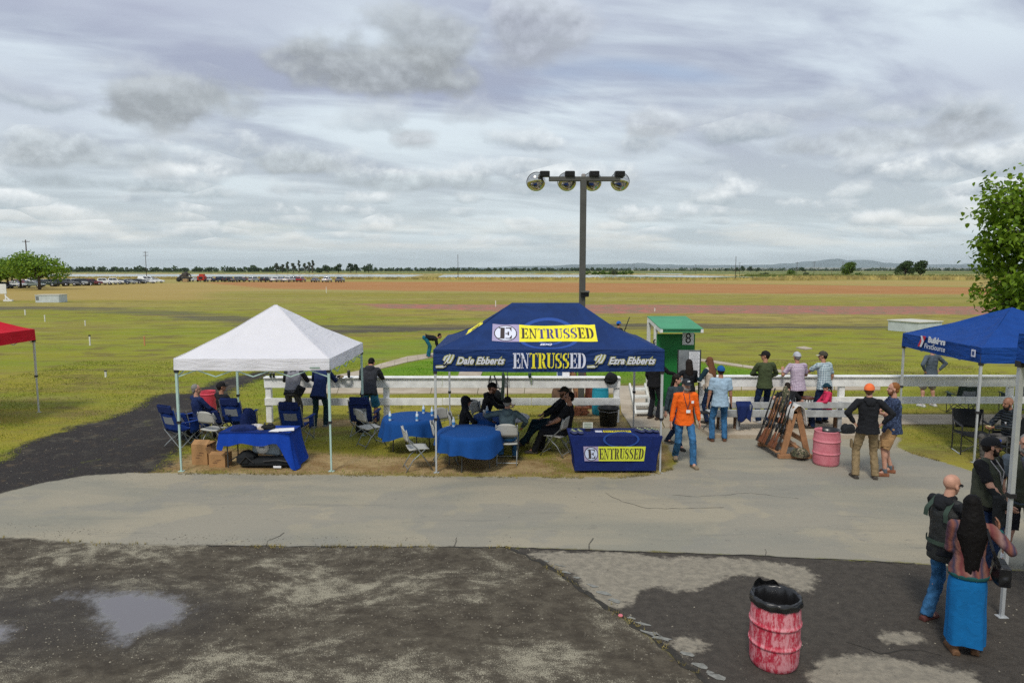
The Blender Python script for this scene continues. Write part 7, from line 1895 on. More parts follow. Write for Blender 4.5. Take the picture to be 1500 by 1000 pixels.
        for k_i, (c_, rx_, ry_) in enumerate(rg_):
            v_ = max(0, (k_i-1.5)/5)
            for i in range(n_):
                a_ = 2*math.pi*i/n_; w_ = .95+.085*v_*math.sin(5*a_+.6+.5*math.sin(2*a_))+.045*v_*math.sin(9*a_+k_i*.5)
                V.append(tuple(S(c_+vv(rx_*w_*math.cos(a_), ry_*w_*math.sin(a_), .012*math.sin(3*a_)*(k_i == 6)))))
        for k_i in range(6):
            for i in range(n_): F_.append((k_i*n_+i, k_i*n_+(i+1) % n_, (k_i+1)*n_+(i+1) % n_, (k_i+1)*n_+i))
        so_ = mesh_obj('skirt', V, F_, botm, t, True); md_ = so_.modifiers.new('sub', 'SUBSURF'); md_.levels = md_.render_levels = 1
        lb_ = Blob()
    # belt
    if belt is not None: MB().lathe([(1, -.02), (1.01, 0), (1, .02)], 28, (0, 0, 0), None, False)
    # shoes
    shm = mat('shoe_%d_%d_%d' % tuple(int(c*1000) for c in shoe), shoe, .7, noise=.15)
    shs = {'walk': True}
    for (a, k, sd_) in ((la, kl, -1), (ra, kr, 1)):
        f = vv(sd_*.18, 1, 0); f /= np.linalg.norm(f); q = Blob(); hz_ = max(0.0, a[2]-.09)
        sxd = vv(f[1], -f[0], 0); M = Matrix((tuple(sxd), tuple(f), (0, 0, 1))).transposed()
        base0 = vv(a[0], a[1], hz_)
        q.loft([(S(base0-f*.075+vv(0, 0, .03)), .034*s, .030*s), (S(base0+vv(0, 0, .036)), .042*s, .036*s), (S(base0+f*.09+vv(0, 0, .035)), .048*s, .034*s), (S(base0+f*.175+vv(0, 0, .03)), .040*s, .028*s), (S(base0+f*.20+vv(0, 0, .026)), .02*s, .016*s)], 14, tuple(sxd))
        q.cap(S(base0+vv(0, 0, .06)), S(base0+vv(0, 0, .10 if bottom != 'shorts' else .12)), .044*s, .042*s); q.box(S(base0+f*.06+vv(0, 0, .012)), S((.082, .265, .024)), M)
        q.build('shoe', shm, t, .009*s, 2)
        if bottom == 'shorts' and P.get('sock') is not None: Blob().loft([(S(a+vv(0, 0, -.03)), .044*s, .044*s), (S(a+(k-a)*.14), .045*s, .045*s)], 14).build('sock', P['sock'], t, .01, 1)
    # hair, beard, hat
    if not bald and hood != 'up':
        hb = Blob(); hm_ = hairm(hair)
        if cap_ is not None and hairstyle in ('short', 'crop'):
            hb.ell(S(HM((0, -.030, .0))), S((.0785, .078, .052)), HR).ell(S(HM((0, -.055, -.03))), S((.060, .042, .045)), HR)
        elif hairstyle == 'short':
            hb.ell(S(HM((0, -.026, .044))), S((.0815, .090, .090)), HR).ell(S(HM((0, -.055, -.02))), S((.066, .048, .055)), HR)
        elif hairstyle == 'crop':
            hb.ell(S(HM((0, -.020, .040))), S((.0790, .090, .089)), HR).ell(S(HM((0, -.052, -.015))), S((.068, .048, .055)), HR)
        else:
            hb.ell(S(HM((0, -.018, .045 if cap_ is None else .01))), S((.086, .100, .094 if cap_ is None else .07)), HR); Lh = {'shoulder': .26, 'long': .36, 'verylong': .62, 'pony': .10}[hairstyle]
            wv = {'shoulder': .085, 'long': .085, 'verylong': .105, 'pony': .05}[hairstyle]
            rh_ = random.Random(len(label))
            if hairstyle != 'pony':
                ns = 19 if hairstyle == 'verylong' else 15
                for i_ in range(ns):
                    ph_ = R(-98+196*i_/(ns-1)); sn, cs_ = math.sin(ph_), math.cos(ph_); sw_ = 1.12 if hairstyle == 'verylong' else 1.0
                    q0 = HM((.070*sn, -.010-.080*cs_, .055)); q1 = neck+rot((.080*sn*sw_, -.045-.060*cs_, .05), lean); q2 = neck+rot((.118*sn*sw_, -.050-.085*cs_, -.12), lean)
                    LL = Lh*(rh_.uniform(.82, 1.0) if abs(sn) < .8 else rh_.uniform(.6, .85)); q3 = neck+rot((.062*sn*sw_+rh_.uniform(-.012, .012), -.070-.085*max(0, cs_), -LL+.08), lean)
                    ra_ = .019 if hairstyle == 'verylong' else .020
                    hb.cap(S(q0), S(q1), ra_*s, ra_*s); 
                    if Lh > .3: hb.cap(S(q1), S(q2), ra_*s, ra_*.9*s).cap(S(q2), S(q3), ra_*.9*s, .010*s)
                    else: hb.cap(S(q1), S(neck+rot((.10*sn, -.06-.06*cs_, -LL+.12), lean)), ra_*s, .012*s)
            if hairstyle == 'pony': hb.cap(S(HM((0, -.10, .02))), S(HM((0, -.16, -.16))), .03*s, .015*s).cap(S(HM((0, -.09, .03))), S(HM((.0, -.13, .0))), .035*s, .035*s)
        hb.build('hair', hm_, t, vox*.8, 2, .010*s if hairstyle not in ('crop',) else 0, .03)
    if beard:
        bb = Blob(); bb.ell(S(HM((0, .040, -.080))), S((.058, .052, .050 if beard != 'long' else .065)), HR); 
        for sd_ in (-1, 1): bb.cap(S(HM((sd_*.062, .012, -.02))), S(HM((sd_*.05, .045, -.085))), .016*s, .022*s)
        bb.cap(S(HM((-.022, .090, -.038))), S(HM((.022, .090, -.038))), .009*s, .009*s)
        bb.build('beard', hairm('dark' if beard in ('full', 'long') else beard), t, vox*.75, 1, .006*s, .02)
    if cap_ is not None:
        cm = fabric('cap_%d_%d_%d' % tuple(int(c*1000) for c in cap_), cap_, .3); cb = Blob(); fl = -1 if capback else 1
        mb = MB(); n = 24; prof = []
        for j in range(7):
            th = math.pi/2*j/6; prof.append((math.cos(th), math.sin(th)))
        V = []; F_ = []
        for (r_, z_) in prof:
            for i in range(n):
                a = 2*math.pi*i/n; V.append(S(HM((.090*r_*math.cos(a), -.012+.110*r_*math.sin(a), .026-.012*math.sin(a)*-1*r_+.104*z_**.9))))
        for j in range(6):
            for i in range(n): F_.append((j*n+i, j*n+(i+1) % n, (j+1)*n+(i+1) % n, (j+1)*n+i))
        co_ = mesh_obj('cap', V, F_, cm, t, True)
        V = []; F_ = []
        for j in range(5):
            for i in range(9):
                a = -1+2*i/8; r0 = math.sqrt(max(0, 1-(a*.80)**2)); x_ = a*.074; y0_ = (.108*r0*.93-.012); y1_ = y0_+.078*math.sqrt(max(0.0, 1-a*a*.55))*(j/4)
                V.append(S(HM((x_, fl*y1_, .038-.010*a*a-.018*(j/4)))))
        for j in range(4):
            for i in range(8): F_.append((j*9+i, j*9+i+1, j*9+9+i+1, j*9+9+i))
        br_ = mesh_obj('brim', V, F_, P.get('brimm') or cm, co_, True); sm = br_.modifiers.new('s', 'SOLIDIFY'); sm.thickness = .004
        MB().lathe([(.001, 0), (.008, .002), (.006, .006), (.001, .008)], 8, tuple(S(HM((0, -.012, .130)))), None, False).build('cap_button', cm, co_)
        if P.get('badge') is not None: MB().box(tuple(S(HM((0, .088*fl, .080)))), tuple(S((.05, .012, .035))), Matrix(HR.tolist()) @ Rx(-.35*fl)).build('badge', P['badge'], co_)
    if glasses:
        gm = mat('sunglass_lens' if glasses != 'blue' else 'sunglass_blue', (.01, .01, .012) if glasses != 'blue' else (.02, .04, .30), .08, spec=.7); go = None
        for sd_ in (-1, 1):
            l_ = MB().box(tuple(S(HM((sd_*.032, .092, .012)))), tuple(S((.052, .010, .030))), Matrix(HR.tolist()), .006)
            o = l_.build('sunglasses' if go is None else 'lens', gm, t if go is None else go); go = go or o
            MB().bar(tuple(S(HM((sd_*.062, .090, .016)))), tuple(S(HM((sd_*.084, -.01, .008)))), .006, .010).build('temple', blk, go)
    J = dict(S=S, spine=spine, neck=neck, HM=HM, HR=HR, ls=ls, rs=rs, el=el_, er=er, lw=lw, rw=rw, t=t, s=s, kl=kl, kr=kr, la=la, ra=ra, lean=lean, pel=pel, B=B)
    if extra: extra(J)
    return t, J
f = fabric
M_ = dict(
 navyj=f('navy_jacket', (.010, .022, .085), .6), blackj=f('black_cloth', (.012, .013, .016), .7), greyv=f('grey_vest', (.20, .20, .23), .6), chare=f('charcoal_hoodie', (.032, .034, .042), .7), teelgrey=f('teal_grey', (.055, .085, .10), .7),
 tee=f('black_tee', (.010, .010, .012), .6), orange=f('orange_shirt', (.82, .135, .012), .6, .06), olive=f('olive_shirt', (.055, .072, .032), .6), ltblue=f('light_blue_polo', (.33, .46, .58), .5, .12), cream=f('cream_vest', (.50, .42, .34), .7),
 pink=f('pink_hoodie', (.55, .03, .09), .6), navypolo=custom('navy_print_polo', lambda nt, b: (nt.put(b.inputs['Base Color'], nt.mix(nt.ss(nt.noise(nt.node('ShaderNodeTexCoord').outputs['Object'], 26, 3, .7, 1.0), .50, .56), (.010, .020, .055), (.055, .085, .17))),), .9),
 dkdenim=f('dark_denim_jacket', (.035, .055, .068), .6), greyh=f('grey_blue_hoodie', (.085, .11, .14), .6), puffer=custom('black_puffer', lambda nt, b: (nt.put(b.inputs['Base Color'], (.012, .018, .024)), nt.put(b.inputs['Normal'], nt.bump(nt.m('ABSOLUTE', nt.m('SINE', nt.m('MULTIPLY', nt.sep(nt.node('ShaderNodeTexCoord').outputs['Object'])[2], 55))), 1.0, .03))), .5),
 vestg=custom('quilted_olive_vest', lambda nt, b: (nt.put(b.inputs['Base Color'], nt.mix(nt.m('LESS_THAN', nt.m('FRACT', nt.m('MULTIPLY', nt.sep(nt.node('ShaderNodeTexCoord').outputs['Object'])[2], 75)), .35), (.055, .062, .040), (.030, .034, .024)))), .95),
 meshv=custom('black_mesh_vest', lambda nt, b: (nt.put(b.inputs['Base Color'], (.010, .012, .012)), nt.put(b.inputs['Normal'], nt.bump(nt.noise(nt.node('ShaderNodeTexCoord').outputs['Object'], 120, 2, .6), .6, .01))), .6),
 jeans=denim('blue_jeans', (.035, .12, .25)), jeansd=denim('dark_jeans', (.010, .022, .060)), teal=denim('teal_jeans', (.010, .095, .15)), blackt=f('black_trousers', (.012, .013, .017), .5), khaki=f('khaki_trousers', (.24, .175, .095), .6), shortk=f('tan_shorts', (.36, .215, .10), .6), shortd=denim('denim_shorts', (.03, .15, .26)), greyt=f('grey_trousers', (.10, .095, .09), .5), shortg=f('grey_shorts', (.14, .13, .115), .5), dkgt=f('dark_green_jeans', (.012, .035, .05), .5), bskirt=f('blue_skirt', (.004, .125, .34), .35, .08),
 camo=camom, lplaid=plaid('lilac_check', (.46, .38, .46), (.20, .12, .24), 26, .30, (.62, .55, .60)), bplaid=plaid('blue_check', (.36, .46, .50), (.05, .10, .17), 17, .22, (.62, .68, .68)))
skw = mat('sock_grey', (.10, .12, .14), .9)
def lanyard(J, badge=True, m_=None):
    S, sp, B = J['S'], J['spine'], J['B']; y = .135*B+.012
    MB().tube([tuple(S(sp(.53, .05, -.06))), tuple(S(sp(.40, y+.005, -.045))), tuple(S(sp(.24, y+.008, -.01)))], .007, 6).tube([tuple(S(sp(.53, .05, .06))), tuple(S(sp(.40, y+.005, .045))), tuple(S(sp(.24, y+.008, -.01)))], .007, 6).build('lanyard', m_ or mat('lanyard_dark', (.05, .04, .06), .7), J['t'])
    if badge: MB().box(tuple(S(sp(.19, y+.012, -.02))), (.085, .008, .065), None, .003).build('name_badge', paper, J['t'])
# under the white canopy
def gl(J): pass
person('grey haired man in a navy jacket sitting under the white canopy', 294, 15.75, 40, 1.78, 'sit', topm=M_['navyj'], top='jacket', botm=M_['greyt'], hair='grey', skin='fair', turn=25, P_=0)
person('man in a black cap and dark jacket sitting beside the grey haired man', 330, 16.1, 35, 1.78, 'sit', topm=M_['blackj'], top='jacket', botm=M_['greyt'], cap_=(.012, .012, .014), hair='dark', turn=20)
def beltbag(J):
    S, sp = J['S'], J['spine']; q = Blob(); q.box(S(sp(-.02, -.12, .22)), S((.20, .10, .22)), Matrix.Rotation(.5, 3, 'Y')); q.build('belt_pouch', cblack, J['t'], .012, 2)
    MB().lathe([(.19, -.02), (.195, 0), (.19, .02)], 24, tuple(S(sp(.05))), None, False).build('belt', cblack, J['t'])
person('man in a grey backed vest leaning on the fence, a pouch at his belt', 432, 17.12, -2, 1.86, 'fence', topm=M_['chare'], vest=M_['greyv'], botm=M_['greyt'], cap_=(.03, .03, .03), extra=beltbag, vlen=.06)
person('man in a navy jacket and dark trousers leaning on the fence', 472, 17.15, 6, 1.86, 'fence', topm=M_['navyj'], top='jacket', botm=M_['dkgt'], hair='dark', la=(-.16, -.12, .09), ra=(.05, .10, .09), shoe=(.20, .22, .24), hem=.08)
person('person in a charcoal hooded jacket and denim shorts leaning on the fence', 543, 17.2, 0, 1.90, 'fencelow', topm=M_['chare'], top='jacket', hood='down', bottom='shorts', botm=M_['shortd'], hair='black', la=(-.13, -.02, .09), ra=(.12, -.10, .09), skin='tan', hem=.05, build=1.05)
person('man in teal jeans and black top bending down on the far walkway', 627, 31.2, 78, 1.82, 'bend', topm=M_['tee'], botm=M_['teal'], hair='black', shoe=(.12, .07, .04))
# round tables
def print_back(J):
    S, sp = J['S'], J['spine']; 
    for k in range(2): MB().box(tuple(S(sp(.34-.06*k, -.150, -.02))), (.12, .006, .025), Rx(J['lean'])).build('back_print', mat('print_greywhite', (.40, .42, .42), .8), J['t'])
person('figure in a black hooded top with the hood up, sitting at the round tables', 679, 14.8, 75, 1.62, 'sitfwd', topm=M_['blackj'], top='hoodie', hood='up', botm=M_['blackt'], cap_=(.01, .01, .01), lean=6, lw=(-.12, .34, .72), rw=(.12, .36, .72), extra=print_back, female=True)
person('bearded man in a black cap and hoodie at the rear round table', 709, 15.85, 92, 1.84, 'sitfwd', topm=M_['blackj'], top='hoodie', hood='down', botm=M_['blackt'], cap_=(.012, .012, .012), beard='auburn', skin='fair', hair='auburn', lw=(-.16, .58, .80), rw=(.16, .56, .80))
person('man in a teal grey hooded jacket and black cap, seen from behind at the tables', 743, 13.98, 2, 1.80, 'sitfwd', topm=M_['teelgrey'], top='jacket', hood='down', botm=M_['jeans'], cap_=(.012, .012, .012), hair='grey', capback=False, lean=8, lw=(-.34, .34, .79), rw=(.30, .30, .66), le=(-1, -.2, .1), re=(1, -.4, 0), turn=10)
person('man in a dark cap lying back in his chair with legs stretched out', 812, 15.4, 268, 1.84, 'recline', topm=M_['blackj'], top='jacket', botm=M_['teal'] if False else M_['dkgt'], cap_=(.03, .028, .02), beard='brown', skin='tan', shoe=(.06, .04, .03))
person('dark haired man in a black t-shirt sitting with crossed hands, facing left', 826, 14.6, 285, 1.84, 'recline', topm=M_['tee'], sleeve='tee', botm=M_['blackt'], hair='black', hairstyle='crop', skin='tan', glasses=True, la=(-.12, .62, .09), ra=(.14, .52, .09), lean=-12, build=1.06, turn=-10, shoe=(.05, .04, .035))
# field
def holdgun(J): pass
pf, Jf = person('man in a blue cap and black top standing in the field with a gun', 905, 29.7, 60, 1.80, 'front', topm=M_['blackj'], botm=M_['blackt'], cap_=(.01, .10, .45), hair='dark', lw=(-.0, .30, 1.12), rw=(.20, .25, 1.05))
gun('shotgun', 'shotgun pointed upwards in the hands of the man in the blue cap', (W(909, 29.6), 29.5, 1.02), (W(921, 29.6, 2), 29.4, 1.98), gund)
# shelter
person('man in black clothes reaching towards the green shelter', 957, 17.95, 50, 1.82, 'hang', topm=M_['tee'], sleeve='long', botm=M_['blackt'], hair='dark', rw=(.38, .42, 1.18), re=(.4, -.6, -1), lw=(-.24, .12, .92), build=1.03, skin='tan', shoe=(.05, .03, .02), z=.04)
person('dark haired woman in a denim jacket walking behind the orange man', 986, 15.25, 150, 1.70, 'walk', female=True, topm=M_['dkdenim'], top='jacket', bottom='leggings', botm=M_['jeansd'], hair='dark', hairstyle='shoulder', skin='fair', lw=(-.10, .22, 1.0), rw=(.29, .02, .84), le=(-1, -.4, 0), turn=-45, hem=-.02)
def orange_x(J):
    lanyard(J); S, sp = J['S'], J['spine']; MB().box(tuple(S(sp(.38, .158, -.10))), (.05, .006, .05)).build('chest_patch', paper, J['t'])
person('grey bearded man in a bright orange shirt and jeans walking towards the drive', 1001, 13.85, 178, 1.83, 'walk', topm=M_['orange'], botm=M_['jeans'], hair='grey', cap_=(.025, .028, .035), beard='grey', skin='fair', shoe=(.22, .17, .11), la=(-.12, .26, .09), ra=(.10, -.26, .14), extra=orange_x, lw=(-.30, .02, .84), rw=(.30, .08, .83), fine=True, badge=paper, hem=.02, turn=-12)
person('woman in a black hoodie reading the score board', 1007, 17.25, 0, 1.72, 'front', female=True, topm=M_['blackj'], top='hoodie', hair='dark', hairstyle='shoulder', bottom='leggings', botm=M_['blackt'], hem=.14, lw=(-.16, .30, 1.25), rw=(.02, .28, 1.12), z=.03)
person('brown haired woman in a cream vest over dark sleeves at the fence end', 1040, 17.25, -35, 1.72, 'rail', female=True, topm=M_['dkgt'], vest=M_['cream'], hair='auburn', hairstyle='long', bottom='leggings', botm=M_['jeansd'], skin='fair', z=.085, glasses=True, rw=(.24, .12, .86), lw=(-.18, .36, 1.18))
def phone(J): MB().box(tuple(J['S'](J['rw']+vv(.0, .03, -.09))), (.04, .10, .14), None, .01).build('held_case', cblack, J['t'])
person('man in a light blue polo, jeans and a blue cap, seen from behind', 1053, 15.75, 4, 1.80, 'hang', topm=M_['ltblue'], sleeve='short', botm=M_['jeans'], cap_=(.01, .085, .26), hair='dark', skin='tan', shoe=(.12, .055, .03), la=(-.17, -.04, .09), ra=(.13, .0, .09), build=1.05, extra=phone, hem=.03)
person('man in an olive shirt with crossed arms at the right fence', 1118, 17.3, -8, 1.88, 'crossed', topm=M_['olive'], botm=M_['jeansd'], cap_=(.012, .012, .012), hair='dark', skin='tan', turn=-55, z=.085, build=1.04, shoe=(.5, .5, .5), lw=(-.05, .27, 1.14), rw=(.16, .20, 1.06))
person('man in a lilac checked shirt and pale cap beside the stool', 1166, 17.28, -8, 1.85, 'rail', topm=M_['lplaid'], sleeve='short', botm=M_['blackt'], cap_=(.42, .43, .48), hair='grey', skin='tan', z=.085, build=1.06, lw=(-.24, .30, 1.28), hem=.05)
person('man in a blue checked shirt and camouflage cap leaning a hand on the fence', 1205, 17.3, -25, 1.87, 'rail', topm=M_['bplaid'], sleeve='short', botm=M_['jeansd'], cap_=(.06, .055, .04), hair='dark', skin='tan', z=.085, build=1.05, lw=(-.20, .52, 1.20), rw=(.26, .10, .92), re=(.3, -1, 0), turn=-35, brimm=mat('cap_cream', (.45, .42, .33), .8), hem=.03)
person('girl in a pink hoodie and dark teal cap sitting on the long bench', 1210, 16.72, -80, 1.48, 'sit', female=True, topm=M_['pink'], top='hoodie', hood='down', botm=M_['jeansd'], cap_=(.006, .035, .055), hair='dark', hairstyle='pony', skin='fair', z=.085, lw=(-.30, .38, .80), rw=(.0, .32, .72), lean=2)
person('figure in camouflage trousers sitting on the bench behind the gun rack', 1157, 16.78, 10, 1.62, 'sit', female=True, topm=M_['tee'], sleeve='tee', botm=M_['camo'], hair='dark', hairstyle='short', skin='fair', z=.085, lw=(-.24, .34, .60), rw=(.16, .40, .58), lean=42, head=20)
def pockets(J):
    S = J['S']
    for sd_, k in ((-1, J['kl']), (1, J['kr'])): MB().box(tuple(S(k+vv(sd_*.085, -.0, .12))), (.03, .13, .16), None, .012).build('cargo_pocket', M_['khaki'], J['t'])
person('man in an orange cap, black sweater and khaki trousers with hands on hips', 1267, 12.85, 12, 1.86, 'hips', topm=M_['blackj'], top='sweater', hood='down', botm=M_['khaki'], cap_=(.75, .16, .05), hair='brown', skin='fair', shoe=(.06, .05, .04), build=1.05, la=(-.17, -.02, .09), ra=(.17, .0, .09), extra=pockets, fine=True, turn=25)
def pockets2(J):
    S = J['S']
    for sd_, k in ((-1, J['kl']), (1, J['kr'])): MB().box(tuple(S(k+vv(sd_*.09, -.0, .14))), (.03, .13, .15), None, .012).build('cargo_pocket', M_['shortk'], J['t'])
person('man in a dark patterned polo and tan shorts standing with folded arms', 1303, 13.1, 285, 1.84, 'crossed', topm=M_['navypolo'], sleeve='short', bottom='shorts', botm=M_['shortk'], hair='red', beard='auburn', skin='fair', shoe=(.20, .075, .035), la=(-.15, .12, .09), ra=(.13, -.06, .09), build=1.07, sock=skw, extra=pockets2, fine=True, hem=.04)
person('person in a grey hoodie and shorts on the grass beyond the right fence', 1361, 19.8, -12, 1.84, 'hips', topm=M_['greyh'], top='hoodie', bottom='shorts', botm=M_['shortg'], hair='dark', skin='fair', shoe=(.5, .5, .5), sock=paper, la=(-.20, 0, .09), ra=(.18, 0, .09))
def cupx(J): MB().box(tuple(J['S']((J['lw']+J['rw'])/2+vv(0, .07, .02))), (.10, .06, .03), None, .01).build('held_snack', mat('snack_wrap', (.5, .4, .2), .6), J['t']); MB().box(tuple(J['S'](J['spine'](.33, .155, -.09))), (.035, .006, .035)).build('jacket_badge', paper, J['t'])
person('bald bearded man in a black puffer jacket sitting under the blue canopy', 1476, 13.85, 268, 1.84, 'sit', topm=M_['puffer'], top='jacket', botm=M_['greyt'], bald=True, beard='dark', skin='brown', lean=4, lw=(-.05, .38, .76), rw=(.05, .38, .74), fine=True, extra=cupx, collar=True, head=8)
# group at the lower right
def bear(J):
    lanyard(J, False, mat('lanyard_white', (.45, .42, .42), .6)); S = J['S']
    q = Blob(); e, w = J['er'], J['rw']; q.cap(S(e+vv(0, 0, -.02)), S(w+vv(0, 0, -.03)), .052, .05).loft([(S(e+(w-e)*.5), .11, .05), (S((e+w)/2+vv(0, .02, -.40)), .13, .04)], 16); q.build('draped_jacket', cblack, J['t'], .012, 3, .02, .08)
person('bearded man in a black cap, sunglasses and olive quilted vest with a lanyard', 1436, 8.75, 152, 1.85, 'front', topm=M_['tee'], sleeve='tee', vest=M_['vestg'], botm=M_['jeansd'], cap_=(.010, .011, .014), hair='dark', beard='full', glasses='blue', skin='fair', shoe=(.16, .045, .03), build=1.08, rw=(.12, .30, 1.0), lw=(-.26, .12, .88), le=(-.6, -1, 0), re=(1, -.1, -.1), extra=bear, fine=True, badge=mat('badge_blue', (.05, .10, .40), .6), turn=-42, vlen=.05)
def badge2(J): lanyard(J)
person('grey haired man in an olive vest and black shorts at the right edge', 1489, 8.95, 200, 1.83, 'hang', topm=M_['greyh'], sleeve='tee', vest=M_['vestg'], bottom='shorts', botm=M_['blackt'], hair='grey', beard='grey', skin='fair', shoe=(.03, .03, .03), sock=paper, extra=badge2, fine=True, turn=20, vlen=.12, la=(-.13, .05, .09), ra=(.14, -.02, .09))
def strapx(J):
    S, sp, B = J['S'], J['spine'], J['B']; gm = mat('strap_green', (.035, .06, .045), .8)
    for sd_ in (-1, 1): MB().sheet(lambda u, v: tuple(S(sp(.535-.19*v-.03*(v > .9), -.05-.105*min(1, v*1.6), sd_*(.10+.035*v+(u-.5)*.06)))), 2, 6).build('shoulder_strap', gm, J['t'], True)
    MB().sheet(lambda u, v: tuple(S(sp(.03+.05*v, -math.cos((u-.5)*2.6)*.172*B, math.sin((u-.5)*2.6)*.205*B))), 12, 1).build('back_band', gm, J['t'], True)
person('bald man in sunglasses with a black mesh vest over his hoodie and jeans', 1376, 7.38, 76, 1.76, 'front', topm=M_['blackj'], top='hoodie', hood='down', vest=M_['meshv'], botm=M_['jeans'], bald=True, glasses=True, skin='fair', shoe=(.10, .03, .025), build=1.0, extra=strapx, fine=True, vlen=.16, lw=(-.12, .30, 1.12), rw=(.14, .28, 1.06), la=(-.13, -.06, .09), ra=(.13, .05, .09), head=8)
def stripes(nt, b):
    x, y, z = nt.sep(nt.node('ShaderNodeTexCoord').outputs['Object'])
    v = nt.m('ADD', nt.m('MULTIPLY', x, 1.0), nt.m('MULTIPLY', nt.noise(nt.node('ShaderNodeTexCoord').outputs['Object'], 5, 3, .6), .08))
    fr_ = nt.m('FRACT', nt.m('MULTIPLY', v, 4.2)); r_ = nt.node('ShaderNodeValToRGB'); e = r_.color_ramp; e.interpolation = 'LINEAR'
    cols = [(0, (.42, .17, .10)), (.14, (.55, .35, .28)), (.28, (.10, .03, .06)), (.42, (.45, .15, .06)), (.56, (.03, .05, .12)), (.68, (.50, .22, .12)), (.82, (.30, .05, .04)), (1.0, (.42, .17, .10))]
    for k, (p, c) in enumerate(cols):
        el2 = e.elements[k] if k < 2 else e.elements.new(p); el2.position = p; el2.color = (c[0]*.40+.02, c[1]*.38+.012, c[2]*.40+.02, 1)
    nt.l.new(fr_, r_.inputs[0]); nt.put(b.inputs['Base Color'], r_.outputs[0]); nt.put(b.inputs['Normal'], nt.bump(nt.noise(nt.node('ShaderNodeTexCoord').outputs['Object'], 60, 3, .6), .4, .01))
stripem = custom('striped_knit', stripes, .95)
def womanx(J):
    S, sp = J['S'], J['spine']; te = mat('knit_teal', (.008, .075, .075), .9)
    Blob().loft([(S(sp(-.075)), .190*J['s'], .162*J['s']), (S(sp(-.025)), .203*J['s'], .170*J['s'])], 28).build('waistband', te, J['t'], .012, 1)
    w, e = J['rw'], J['er']; d_ = (w-e)/np.linalg.norm(w-e); Blob().loft([(S(w-d_*.05), .043, .043), (S(w-d_*.0), .040, .040)], 16).build('cuff', te, J['t'], .009, 1)
    q = Blob(); c0 = sp(.02, -.02, .29); q.box(S(c0), (.11, .30, .20)); q.ell(S(c0+vv(0, 0, -.03)), (.085, .17, .11)); q.build('handbag', mat('black_leather', (.010, .010, .012), .35, noise=.2), J['t'], .011, 4, .012, .05)
    MB().tube([tuple(S(sp(.50, -.07, .12))), tuple(S(sp(.30, -.165, .17))), tuple(S(c0+vv(-.03, -.10, .08)))], .014, 6).tube([tuple(S(sp(.50, .05, .13))), tuple(S(sp(.25, .12, .22))), tuple(S(c0+vv(-.03, .10, .08)))], .012, 6).build('bag_strap', mat('black_leather', (.010, .010, .012), .35), J['t'])
person('long haired woman in a striped knit top and long blue skirt, hand raised', 1410, 6.82, 22, 1.70, 'front', female=True, topm=stripem, top='sweater', bottom='skirt', botm=M_['bskirt'], hair='black', hairstyle='verylong', skin='brown', shoe=(.15, .075, .035), rw=(.25, .03, 1.40), re=(1, .1, -.42), lw=(-.12, .30, 1.08), le=(-.2, -.5, -1), extra=womanx, fine=True, hem=-.05, hd={1: (0, .1, 1)}, la=(-.09, -.05, .09), ra=(.12, .03, .09), head=4, turn=12)
# ------------------------------------------------------------------ big tree at the right edge
TX, TY = W(1562, 17.6), 17.6
t = thing('leafy_tree', 'big leafy tree cut by the right edge, behind the bright blue canopy', 'tree', (TX, TY, 0)); r = random.Random(31)
MB().tube([(0, 0, -.1), (.05, 0, 1.0), (-.05, .05, 2.0), (0, 0, 2.9), (.1, 0, 4.5), (.1, 0, 6.0)], [.19, .16, .145, .13, .08, .03], 10).build('trunk', bark, t, True)
lv = leafmat('leaf_big', (.075, .155, .008), (.20, .30, .018))
bn = MB(); tips = []
for i in range(54):
    z0 = r.uniform(2.0, 5.6); a = r.uniform(0, 6.28)
    if i % 2 == 0: a = math.pi+r.uniform(-1.0, 1.0)
    L = (1.3+1.05*math.sin((z0-1.9)/3.9*math.pi*.85))*r.uniform(.75, 1.08); rise = r.uniform(.15, .75)
    p0 = Vector((.0, 0, z0)); p1 = p0+Vector((math.cos(a)*L*.5, math.sin(a)*L*.5, L*rise*.6)); p2 = p0+Vector((math.cos(a)*L, math.sin(a)*L, L*rise*.75))
    bn.tube([tuple(p0), tuple(p1), tuple(p2)], [.04, .022, .006], 5)
    for k in range(5):
        q = p0.lerp(p1, .5).lerp(p2, .2+.2*k) if k < 4 else p2
        q = q+Vector((r.uniform(-.22, .22), r.uniform(-.22, .22), r.uniform(-.2, .25))); tips.append(q)
        bn.tube([tuple(p1.lerp(p2, .2*k)), tuple(q)], [.012, .004], 4)
for i in range(14):
    a = r.uniform(0, 6.28); q = Vector((math.cos(a)*r.uniform(0, .7), math.sin(a)*r.uniform(0, .7), r.uniform(5.6, 6.75))); bn.tube([(0.1, 0, 5.0), tuple(q)], [.03, .006], 4); tips.append(q)
bo = bn.build('branches', bark, t, True); bo['kind'] = 'stuff'
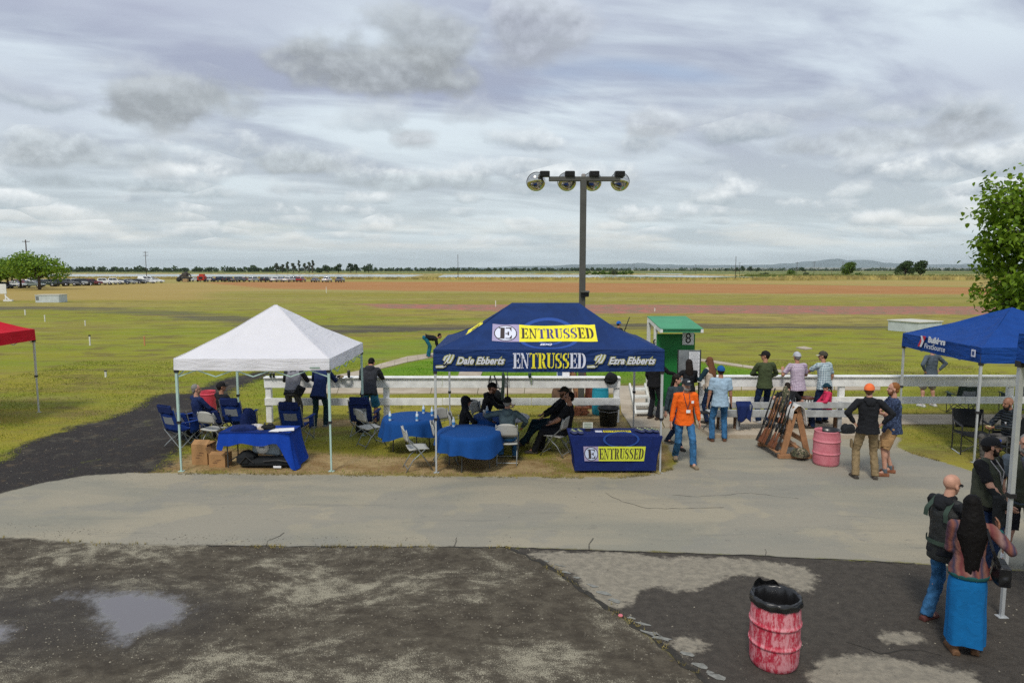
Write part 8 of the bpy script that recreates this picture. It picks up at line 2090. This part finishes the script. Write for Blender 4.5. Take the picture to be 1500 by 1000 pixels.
def leaf_shape(L, w):
    return [(0, 0, 0), (w*.55, L*.22, .01), (w*.5, L*.6, -.005), (0, L, -.03), (-w*.5, L*.6, -.005), (-w*.55, L*.22, .01), (0, L*.45, -.012)], [(0, 1, 6), (1, 2, 6), (2, 3, 6), (3, 4, 6), (4, 5, 6), (5, 0, 6)]
LV, LF = leaf_shape(.135, .095); LV = np.array(LV)
def leaf_xf(r_, P):
    az = r_.uniform(0, 6.28); pit = r_.uniform(-1.15, .1); s = r_.uniform(.7, 1.25)
    return Matrix.Translation(P) @ Matrix.Rotation(az, 4, 'Z') @ Matrix.Rotation(pit, 4, 'X') @ Matrix.Rotation(r_.uniform(-.6, .6), 4, 'Y') @ Matrix.Scale(s, 4)
mats_l = []
for q in tips:
    for k in range(48):
        P = q+Vector((r.gauss(0, .17), r.gauss(0, .17), r.gauss(0, .16))); mats_l.append(leaf_xf(r, P))
mats_l.sort(key=lambda m_: (m_.translation.x*1.0+m_.translation.y*.6))
V = []; F_ = []
for m_ in mats_l[280:]:
    o = len(V); A = np.array(m_); V += (LV @ A[:3, :3].T+A[:3, 3]).tolist(); F_ += [tuple(k+o for k in f) for f in LF]
fo = mesh_obj('foliage', V, F_, lv, t); fo['kind'] = 'stuff'
lm0 = bpy.data.meshes.new('leaf'); lm0.from_pydata([tuple(v) for v in LV], [], LF); lm0.materials.append(lv)
for m_ in mats_l[:280]:
    o = bpy.data.objects.new('leaf', lm0); link(o, t); o.matrix_local = m_
# ------------------------------------------------------------------ air
hz = MB().box((0, 10500, 189), (56000, 27000, 382)).build('haze', None)
hm = bpy.data.materials.new('haze_air'); hm.use_nodes = True; ht = NT(hm.node_tree); ht.n.clear()
pv = ht.node('ShaderNodeVolumePrincipled'); pv.inputs['Density'].default_value = .000030; pv.inputs['Color'].default_value = (.80, .93, 1.0, 1); pv.inputs['Anisotropy'].default_value = .2
oo = ht.node('ShaderNodeOutputMaterial'); ht.l.new(pv.outputs[0], oo.inputs['Volume'])
hz.data.materials.append(hm); tag(hz, 'thin blue air over the plain', 'haze', kind='stuff')
